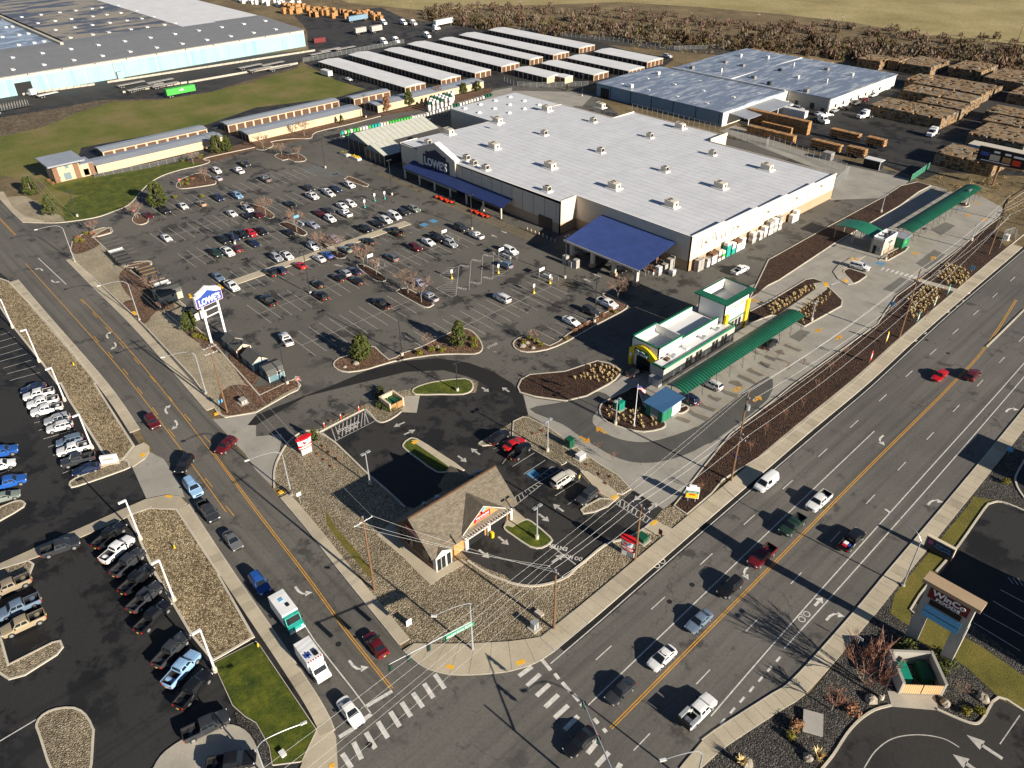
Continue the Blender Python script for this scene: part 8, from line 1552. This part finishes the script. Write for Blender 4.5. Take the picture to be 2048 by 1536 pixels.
def flatbed(px, L, ang, label, mat='wrap_grey', group='flatbed trailers', deck=1.25, rails=False):
    t = local('flatbed_trailer', px, ang, label, 'trailer', group); bx(t,'deck',mat, -L/2,-1.25,deck,L/2,1.25,deck+.18); bx(t,'chassis','dark_metal', -L/2+.3,-.5,deck-.35,L/2-.3,.5,deck-.01)
    for x in (-L/2+1.2,-L/2+2.4):
        for y in (-1.05,1.05): wheel(t,x,y,.5)
    if rails:
        for k in range(int(L/1.1)): bx(t,'stake','wrap_grey', -L/2+k*1.1,-1.28,deck,-L/2+k*1.1+.1,-1.2,deck+2.2); bx(t,'stake','wrap_grey', -L/2+k*1.1,1.2,deck,-L/2+k*1.1+.1,1.28,deck+2.2)
def tractor(px, ang, label, mat='white_metal'):
    t = local('semi_tractor', px, ang, label, 'truck', 'semi tractors'); cabfront(t, .6, 3.4, 1.1, 1.7, 2.9, mat); bx(t,'sleeper',mat, -1.0,-1.15,.9,.6,1.15,3.3); bx(t,'frame','dark_metal', -3.6,-.45,.7,2.6,.45,1.0)
    for x in (-3.0,-1.9,2.4):
        for y in (-1.0,1.0): wheel(t,x,y,.5,.4)
gt = trailer((361,184), 13.5, 91, 'wrap_green', 'bright green box trailer parked on the field edge'); letters(gt, 'O', (.6,-1.3,2.8), XP, ZP, 1.0, 'sign_white', 1.0, .04, .03); bx(gt,'emblem_bar','sign_white', -.8,-1.32,2.5,.0,-1.25,2.8)
trailer((653,145),7,0,'plastic_white','white enclosed cargo trailer behind the first storage row',2.2,.5)
for i,(x,y,a,c_,lb) in enumerate(((715,38,93,'packing_wall_blue','blue shipping container trailer by the lumber stacks'),(887,46,95,'plastic_white','white semi trailer parked at the far truck yard'),(1578,227,0,'plastic_white','white box trailer between the bin loads and the packing shed'))): trailer((x,y),15,a,c_,lb)
for i,(x,y,a) in enumerate(((805,46,0),(825,47,0),(765,46,0),(765,84,0),(790,82,0),(852,72,0),(870,58,95),(1730,231,250),(1866,266,270),(1643,240,-20))): tractor((x,y), a, f'white semi tractor in the far yards, {ordn[[3,4,1,0,2,5,6,8,9,7][i]]} from the left')
for i,(x,y,c_,h) in enumerate(((720,63,'wrap_grey',2.6),(752,60,'wrap_grey',2.9))): trailer((x,y),8,95,c_,f'flat trailer stacked with pale bales, {"left" if i==0 else "right"} half',h,1.2,name='bale_trailer',ribs=6)
trailer((638,79),7,80,'sign_maroon','red container beside the warehouse end wall',2.4,.1)
FB = [(262,168,95),(300,172,95),(282,177,95),(320,163,95),(330,170,95),(500,133,95),(520,138,95),(545,128,95),(560,136,95),(660,100,95),(640,107,95),(690,97,95)]
for i,(x,y,a) in enumerate(FB): flatbed((x,y), 13, a, f'empty flatbed trailer lying in the warehouse yard, {ordn[i]} from the left')
flatbed((95,189),9,100,'white flatbed truck deck near the warehouse doorway','plastic_white'); tractor((66,188),195,'white flatbed truck cab at the warehouse doorway'); flatbed((25,217),16,97,'black staked cage trailer at the left edge of the yard','dark_metal',rails=True)
# concrete barrier blocks
BK = MB().add([(-.3,-1.5,0),(.3,-1.5,0),(.3,1.5,0),(-.3,1.5,0),(-.2,-1.5,.85),(.2,-1.5,.85),(.2,1.5,.85),(-.2,1.5,.85)], [(4,5,6,7),(0,1,5,4),(1,2,6,5),(2,3,7,6),(3,0,4,7)]).mesh('barrier_block', MT['concrete'])
def blocks(a, b, n, label):
    for k in range(n): p = P(*a).lerp(P(*b), (k+.5)/n); tag(link(BK, 'barrier_block', None, (p.x,p.y,0), rnd.uniform(-.05,.05)), label, 'barrier', 'concrete barrier blocks')
blocks((45,190),(190,170),10,'pale concrete barrier block along the wall near the warehouse doorway'); blocks((215,166),(630,102),38,'pale concrete barrier block in the row against the blue warehouse wall'); blocks((245,186),(375,166),9,'pale concrete barrier block behind the parked flatbeds by the green trailer'); blocks((378,166),(595,128),22,'pale concrete barrier block along the field side of the yard')
# ------------------------------------------------------------------ bin stacks, loads and lumber
streaky('bin_wood', (.30,.185,.085), (.16,.115,.075), .85, .85, (1,1,1), .8, .45, .6); plain('bin_orange', (.42,.22,.085), .85, .2, 1.2); plain('bin_grey', (.26,.215,.155), .9, .25, 1.0); plain('bin_dark', (.12,.08,.045), .9, .25, 1.0)
def crates(mb, x0, y0, x1, y1, z0, z1, cx=1.25, cy=1.25, cz=.8, mats=(0,1,2), drop=.12):
    nx, ny, nz = max(1,int((x1-x0)/cx)), max(1,int((y1-y0)/cy)), max(1,int((z1-z0)/cz))
    for i in range(nx):
        for j in range(ny):
            top = nz-(1 if rnd.random() < drop else 0)
            for k in range(nz):
                if k >= top or (0 < i < nx-1 and 0 < j < ny-1 and k < nz-2): continue
                x, y, z = x0+(i+.5)*(x1-x0)/nx+rnd.uniform(-.05,.05), y0+(j+.5)*(y1-y0)/ny+rnd.uniform(-.05,.05), z0+k*(z1-z0)/nz
                mb.box(x, y, z+cz*.46, cx*.93, cy*.93, cz*.9, rnd.uniform(-.05,.05), rnd.choice(mats))
def bins(label, x0, y0, x1, y1, h=4.2, mats=(0,0,1,2)):
    t = thing('bin_stack', ((x0+x1)/2,(y0+y1)/2,0), label, 'stacked bins', 'blocks of stacked wooden bins'); a = MB(); crates(a,x0,y0,x1,y1,0,h,mats=mats); tag(a.build('crates', [MT['bin_wood'],MT['bin_grey'],MT['bin_dark'],MT['bin_orange']], t), kind='stuff')
for q, lb in (((-140,326,-111,342),'long block of stacked wooden bins nearest the white packing shed'),((-129,344.5,-111,355),'short block of stacked bins behind the nearest long block'),((-142.5,358,-113,370.5),'third block of stacked bins back from the yard'),((-144,373.5,-114.5,386.5),'fourth block of stacked bins back from the yard'),((-144,389,-114.5,397.5),'fifth, rearmost block of stacked bins in the column'),((-165,407,-150,428),'block of stacked bins left of the rear row, against the brush'),((-184,402,-172.5,416),'small block of stacked bins at the shed corner by the brush'),((-171.5,408,-166,423),'narrow block of stacked bins by the brush'),((-145,414,-130,434),'block of stacked bins in the rear row beside a shaded gap'),((-126,405,-104,430),'block of stacked bins at the right end of the rear row'),((-97,315,-78,334),'block of stacked bins behind the light blue shed'),((-100,336,-84,347),'second block of stacked bins at the right edge'),((-96,285,-77,299),'block of stacked bins behind the black billboard'),((-236,381,-190,390),'long row of stacked bins behind the packing sheds'),((-149,378,-142.5,392),'small block of stacked bins at the end of the white shed'),((-104,349,-86,362),'low block of bins near the right edge pipes'),((-108,384,-95,402),'dark block of bins at the right edge behind the column')): bins(lb, *q, h=4.2 if q[3]-q[1] > 9 else 3.4)
t = thing('blue_shed', (-84,306,0), 'long light blue metal shed with pale roof behind the billboard', 'shed'); bx0 = MB().bb(-92,303.5,0,-70,308.5,3.6).build('wall', MT['sign_lightblue'], t); MB().bb(-92.3,303.2,3.6,-69.7,308.8,3.8).build('roof', MT['unit_beige'], t)
for k in range(12): MB().bb(-91+k*1.8,303.4,0,-90.85+k*1.8,303.5,3.5).build('panel_joint', MT['plastic_white'], t)
def load(px, L, label, h=2.6, deck=1.2, w_=2.4, wheels=True, ang=0):
    t = local('bin_load', px, ang, label, 'loaded trailer' if wheels else 'stacked bins', 'orange bin loads', pz=1.5); a = MB(); crates(a,-L/2,-w_/2,L/2,w_/2,deck,deck+h,1.2,1.2,.65,(3,3,0),0); tag(a.build('crates', [MT['bin_wood'],MT['bin_grey'],MT['bin_dark'],MT['bin_orange']], t), kind='stuff')
    if wheels:
        bx(t,'deck','dark_metal', -L/2-.1,-w_/2,deck-.2,L/2+.1,w_/2,deck-.01)
        for x in (-L/2+1.0,-L/2+2.0):
            for y in (-1,1): wheel(t,x,y,.48)
for (x,y,L,lb) in ((1690,273,11.5,'long orange bin trailer, rear pair in the yard'),(1752,287,7,'short orange bin trailer at the end of the rear pair'),(1652,295,11.5,'long orange bin trailer of the front pair near the fence'),(1713,306,7,'short orange bin trailer at the end of the front pair')): load((x,y), L, lb)
load((1555,247),27,'tall long wall of orange bins by the packing dock',5.0,.05,2.4,False); load((1553,259),13,'short low row of orange bins before the tall wall',3.4,.05,1.3,False); load((1542,268),20,'low row of orange bins nearest the store fence',3.0,.05,2.4,False)
LUM = MB(); crates(LUM,-1.4,-1.3,1.4,1.3,0,3.4,1.4,1.3,.85,(0,)); LME = LUM.mesh('lumber_stack', [MT['bin_orange']]); WUM = MB(); crates(WUM,-1.4,-1.3,1.4,1.3,0,3.0,1.4,1.3,1.0,(0,)); WME = WUM.mesh('wrapped_stack', [MT['plastic_white']])
for k in range(64):
    x = rnd.uniform(566,765); p = P(x, 14+(x-566)*.07+rnd.uniform(0,16) if x > 610 else 14+rnd.uniform(0,14)); tag(link(LME,'lumber_stack',None,(p.x,p.y,0),rnd.uniform(-.15,.15)),'orange lumber stack in the far timber yard behind the warehouse','lumber stack','far orange lumber stacks')
for k in range(40): x = rnd.uniform(452,600); p = P(x, -6+(x-452)*.10+rnd.uniform(0,9)); tag(link(WME,'wrapped_stack',None,(p.x,p.y,0),rnd.uniform(-.15,.15)),'pale wrapped timber stack behind the white warehouse roof','wrapped stack','far pale wrapped stacks')
# ------------------------------------------------------------------ pallets at the store
WR = {'g':'wrap_green','d':'wrap_dkgreen','t':'wrap_teal','w':'plastic_white','b':'wrap_beige','n':'wrap_brown','k':'wrap_grey'}
def pallet(loc, layers, label, group, sx=1.1, sy=1.2, lh=.75):
    t = thing('pallet_stack', loc, label, 'pallet stack', group)
    for k, c_ in enumerate(layers): piece(boxmesh(sx+(.06 if k%2 else 0),sy,lh-.05,WR[c_],'pl'), 'pallet_load', t, (loc[0],loc[1],loc[2]+k*lh))
a_, b_, c_ = T(1,0,675,1075,3.4), T(1,0,1345,930,3.4), T(1,0,1890,765,3.4)
rk = thing('pallet_rack', ((a_.x+c_.x)/2,(a_.y+c_.y)/2,0), 'long steel pallet rack around the garden yard', 'rack')
pts = [a_.lerp(b_,k/11) for k in range(12)]+[b_.lerp(c_,k/9) for k in range(1,10)]
for p, q in zip(pts, pts[1:]):
    MB().cyl(p.x,p.y,0,4.2,.07,5).build('upright', MT['galv'], rk)
    for z in (1.7,3.3): MB().tube([(p.x,p.y,z),(q.x,q.y,z)], .06, 4).build('beam', MT['galv'], rk)
top = 'tbgwggbwwgtttwbbggggggggwbwbkwkwkwwkwkddwbwbwbwkwddd'; n = len(top)
for k, ch in enumerate(top):
    s_ = (k+.5)/n; p = a_.lerp(b_,s_/.55) if s_ < .55 else b_.lerp(c_,(s_-.55)/.45); pallet((p.x,p.y,3.36), ch, f'{dict(t="teal",b="beige",g="bright green",w="white",k="grey",d="dark green")[ch]} wrapped pallet on top of the garden yard rack', 'pallets on the upper rack', 1.2, .95, 1.15)
low = 'wgtbwggwtwwbwtwgwwbtw'
for k, ch in enumerate(low): p = a_.lerp(b_,(k+.5)/len(low)); pallet((p.x+.2,p.y,1.76), ch, f'{dict(t="teal",b="beige",g="bright green",w="white")[ch]} wrapped pallet on the lower tier of the garden rack', 'pallets on the lower rack', 1.1, .95, .95)
for i in range(4):
    for j in range(6): p = T(1,0,1385+j*33+i*8,895-i*18-j*8,0); pallet((p.x,p.y,0), 'wwkw' if (i+j)%3 else 'kwwd', 'tall pale wrapped stack behind the garden rack', 'pallets behind the rack', 1.2, 1.2, 1.0)
for i,(y,wd,ly) in enumerate(((159.2,1.2,'kkkk'),(160.5,1.2,'kkkk'),(163.2,1.3,'wwk'),(165.8,2.2,'wwwn'),(168.2,1.4,'wnwb'),(170,1.3,'wgw'),(172.2,1.8,'ttttw'),(174.6,1.6,'ttww'),(177,2.0,'wwwn'),(179.2,1.8,'wwww'),(184.5,1.8,'kwkw'),(188,1.5,'wkw'),(190.2,1.6,'kwww'),(193,2.2,'wwkwk'),(195.4,2.0,'kwkww'),(197.8,1.6,'wkwkk'),(205.5,2.4,'www'),(207,1.8,'wwww'))): pallet((-102.6,y,0), ly, f'wrapped pallet stack against the store side wall, {ordn[i] if i < 12 else ["thirteenth","fourteenth","fifteenth","sixteenth","seventeenth","eighteenth"][i-12]} from the canopy corner', 'pallets along the side wall', 1.3, wd, .8)
for i,(x,y,ly) in enumerate(((1131,523,'kkk'),(1142,528,'kk'),(1152,531,'kkk'),(1172,500,'kk'),(1150,505,'k'),(1316,545,'kww'),(1305,543,'wn'),(1328,540,'kkk'),(1338,535,'kkkk'),(1346,528,'kkkk'),(1355,520,'kkkk'),(1365,532,'kk'),(1320,528,'nk'),(1296,540,'w'),(1344,546,'kw'),(1310,520,'nn'))): p = P(x,y+4); pallet((p.x,p.y,0), ly, f"{'grey wrapped' if ly[0]=='k' else 'mixed'} pallet stack in the loading area {'under' if i<5 else 'beside'} the blue canopy, number {i+1 if i<5 else i-4} from the left" if False else f"pallet stack {'under' if i<5 else 'to the right of'} the blue loading canopy, {ordn[i if i<5 else i-5]} built up of {len(ly)} layers", 'pallets by the loading canopy', 1.3, 1.3, .8)
t = thing('dark_container', (-121,152,0), 'dark steel container under the blue loading canopy', 'container'); MB().bb(-124,150.5,.1,-118,153.5,2.6).build('box', MT['grey_metal'], t); MB().bb(-118.02,150.6,.2,-117.95,153.4,2.5).build('door', MT['wrap_grey'], t)
for i,(x,y) in enumerate(((690,310),(712,318))):
    p = P(x,y); t = thing('flower_rack', (p.x,p.y,0), f"rack of potted yellow flowers at the garden entrance, {'left' if i==0 else 'right'} one", 'plant rack'); MB().bb(p.x-2.4,p.y-.8,0,p.x+2.4,p.y+.8,.7).build('bench', MT['plastic_white'], t); cards(90+i, [((p.x+rnd.uniform(-2.2,2.2),p.y+rnd.uniform(-.6,.6),.95),.35) for _ in range(22)], .25, 18).build('flowers', MT['yellow_panel' if i else 'shrub_leaf'], t)
# ------------------------------------------------------------------ sheds, utility trailers, fences
def shed(px, lx, ly, h, rise, wall, roofm, label, ridge='x', win=None):
    t = local('display_shed', px, 0, label, 'shed', 'display sheds', pz=.0); bx(t,'wall',wall, -lx/2,-ly/2,.1,lx/2,ly/2,h); a = MB(); o = .18
    if ridge == 'x': a.add([(-lx/2-o,-ly/2-o,h-.1),(lx/2+o,-ly/2-o,h-.1),(lx/2+o,0,h+rise),(-lx/2-o,0,h+rise),(lx/2+o,ly/2+o,h-.1),(-lx/2-o,ly/2+o,h-.1)], [(0,1,2,3),(3,2,4,5)]); b = MB().add([(lx/2,-ly/2,h),(lx/2,ly/2,h),(lx/2,0,h+rise-.1)], [(0,1,2)]); b.build('gable', MT['trim_cream'], t)
    else:
        pr = [(-lx/2-o,h-.3),(-lx/2+.35,h+rise*.62),(0,h+rise),(lx/2-.35,h+rise*.62),(lx/2+o,h-.3)]
        for p, q in zip(pr, pr[1:]): a.add([(p[0],-ly/2-o,p[1]),(q[0],-ly/2-o,q[1]),(q[0],ly/2+o,q[1]),(p[0],ly/2+o,p[1])], [(0,1,2,3)])
        for y in (-ly/2,ly/2): b = MB().add([(x,y,z-.05) for x,z in pr], [(0,1,2,3,4)]); b.build('gable', MT[wall], t)
    a.build('roof', MT[roofm], t)
    for y in (-ly/2,ly/2-.12): bx(t,'corner_trim','board_white', lx/2-.05,y-.01,.1,lx/2+.06,y+.13,h)
    if win: w_ = bx(t,'window','board_white', lx/2,-.45+win,1.1,lx/2+.06,.45+win,2.0); bx(t,'pane','glass_dark', lx/2+.02,-.33+win,1.2,lx/2+.08,.33+win,1.9)
    bx(t,'door','dark_metal', -.5,-ly/2-.05,.15,.5,-ly/2+.02,1.95)
plain('shed_teal', (.10,.18,.21), .7, .08, 1); plain('shed_roof', (.085,.085,.08), .85, .15, 2); plain('shed_brown', (.12,.07,.05), .8, .1, 1); plain('shed_sage', (.36,.36,.27), .8, .06, 1)
shed((468,692),3.4,3.2,2.0,1.0,'shed_teal','shed_roof','grey-roofed shed at the back of the row by the pylon leg'); shed((484,706),3.0,3.4,2.0,1.1,'shed_brown','shed_roof','dark brown shed second from the pylon leg'); shed((512,729),5.0,3.4,2.1,1.1,'shed_teal','shed_roof','blue-grey shed with cream gable beside the barn-roofed shed'); shed((546,752),4.0,3.6,1.9,1.4,'shed_teal','shed_roof','barn-roofed teal shed with white window at the row end','y',.6)
shed((338,597),4.2,5.6,2.3,.9,'shed_sage','shed_roof','large sage shed beside the path and the parked trailers','y',.5); shed((398,635),2.6,3.0,1.8,.7,'plastic_white','shed_roof','small white shed behind the pylon legs')
for i,(x,y,c_) in enumerate(((931,478,'plastic_white'),(950,497,'dark_metal'),(972,520,'dark_metal'),(995,545,'dark_metal'),(1020,568,'dark_metal'),(1155,615,'wood_light'),(1182,637,'wood_light'),(1208,660,'wood_light'),(1232,688,'dark_metal'),(1262,715,'wrap_beige'),(1296,740,'plastic_white'))):
    t = local('utility_trailer', (x/4,384+y/4), 88, f"{dict(plastic_white='white',dark_metal='black',wood_light='wood-decked',wrap_beige='pale-decked')[c_]} utility trailer for sale by the roadside bed, {ordn[i]} from the far end", 'trailer', 'utility trailers for sale', pz=.4); bx(t,'deck',c_, -2.2,-.85,.5,2.0,.85,.6)
    for y_ in (-.85,.8): bx(t,'side_rail','galv' if i in (0,10) else 'dark_metal', -2.2,y_,.6,2.0,y_+.05,.95)
    MB().tube([(2.0,0,.5),(3.1,0,.45)], .05, 4).build('tongue', MT['dark_metal'], t); bx(t,'ramp_gate','dark_metal', -2.3,-.8,.55,-2.22,.8,1.6)
    for y_ in (-.98,.98): wheel(t,-.3,y_,.32,.2)
def fence(pts, h, label, step=3.0, fabric='chain_link'):
    q = resample([(p.x,p.y) for p in pts], step); t = thing('fence', (q[0].x,q[0].y,0), label, 'fence'); a = MB(); 
    me = MB().cyl(0,0,0,h,.05,5).mesh('post', MT['galv'])
    for p in q: piece(me, 'post', t, (p.x,p.y,0))
    for p, r_ in zip(q,q[1:]): a.add([(p.x,p.y,.1),(r_.x,r_.y,.1),(r_.x,r_.y,h),(p.x,p.y,h)], [(0,1,2,3)])
    a.build('mesh_panel', MT[fabric], t); b = MB(); b.tube([(p.x,p.y,h) for p in q], .035, 4); b.build('top_rail', MT['galv'], t)
fence(TP((2,0, -60,650, 30,690, 180,700, 640,690)),2.2,'chain-link fence between the back drive and the storage rows'); fence(TP((2,0, 960,890, 1350,985, 1800,1110, 2048,1180), (3,0, 0,1150, 420,1290, 640,1390)),3.2,'tall steel fence along the back of the store',2.6); fence(TP((3,0, 640,1400, 520,1510, 480,1530)),3.2,'tall steel fence at the rear corner of the store',1.6); fence(TP((1,0, 380,500, 930,395, 1200,345)),2.2,'chain-link fence between the storage rows and the truck yard'); fence(TP((2,0, 60,250, 500,300, 900,340, 1300,400, 1750,385)),2.0,'chain-link fence along the railway beyond the storage rows'); fence(TP((0,0, 760,1420, 1200,1345, 1640,1240)),1.6,'low black fence before the blank beige storage wall'); fence(TP((3,0, 1140,1450, 1300,1340)),2.2,'green screened fence by the scrub at the yard gate',2.0,'green_trim'); fence(TP((3,1, 1850,450, 1880,360, 1970,340, 1975,400)),2.2,'small fenced enclosure around the white cabinet',1.4)
p = P(1745,335); t = thing('dark_gate_shelter', (p.x,p.y,0), 'dark curtained shelter with white posts beside the rear gate', 'shelter'); MB().bb(p.x-3,p.y-1.6,2.8,p.x+3,p.y+1.6,3.0).build('roof', MT['plastic_white'], t); MB().bb(p.x-2.9,p.y-1.5,.1,p.x+2.9,p.y+1.5,2.8).build('curtain', MT['black'], t); MB().cyl(p.x+2.9,p.y-1.5,0,2.9,.08,6).build('post', MT['white_metal'], t)
p = P(1655,318); t = thing('grey_container', (p.x,p.y,0), 'grey container standing inside the rear store fence', 'container'); MB().bb(p.x-1.6,p.y-1.3,0,p.x+1.6,p.y+1.3,2.4).build('box', MT['grey_metal'], t); MB().bb(p.x-1.65,p.y-1.35,2.4,p.x+1.65,p.y+1.35,2.5).build('lid', MT['wrap_grey'], t)
# ------------------------------------------------------------------ alike things: say which one by its place
U = 'first second third fourth fifth sixth seventh eighth ninth tenth eleventh twelfth thirteenth fourteenth fifteenth sixteenth seventeenth eighteenth nineteenth'.split()
TN = dict(zip(range(2,10), 'twent thirt fort fift sixt sevent eight ninet'.split()))
def ORDW(n): return U[n-1] if n < 20 else TN[n//10]+'ieth' if n%10 == 0 else TN[n//10]+'y-'+U[n%10-1]
same = {}
for o in list(col.objects):
    if o.parent is None and o.get('label') and o.get('category'): same.setdefault(o['label'], []).append(o)
for lb, os_ in same.items():
    if len(os_) < 2 or len(os_) > 99: continue
    os_.sort(key=lambda o: PX(o.location)[0])
    for k, o in enumerate(os_):
        if len(lb.split()) <= 12: o['label'] = f'{lb}, {ORDW(k+1)} from the left'
        elif len(lb.split()) <= 14: o['label'] = f'{lb}, {ORDW(k+1)} rightwards'
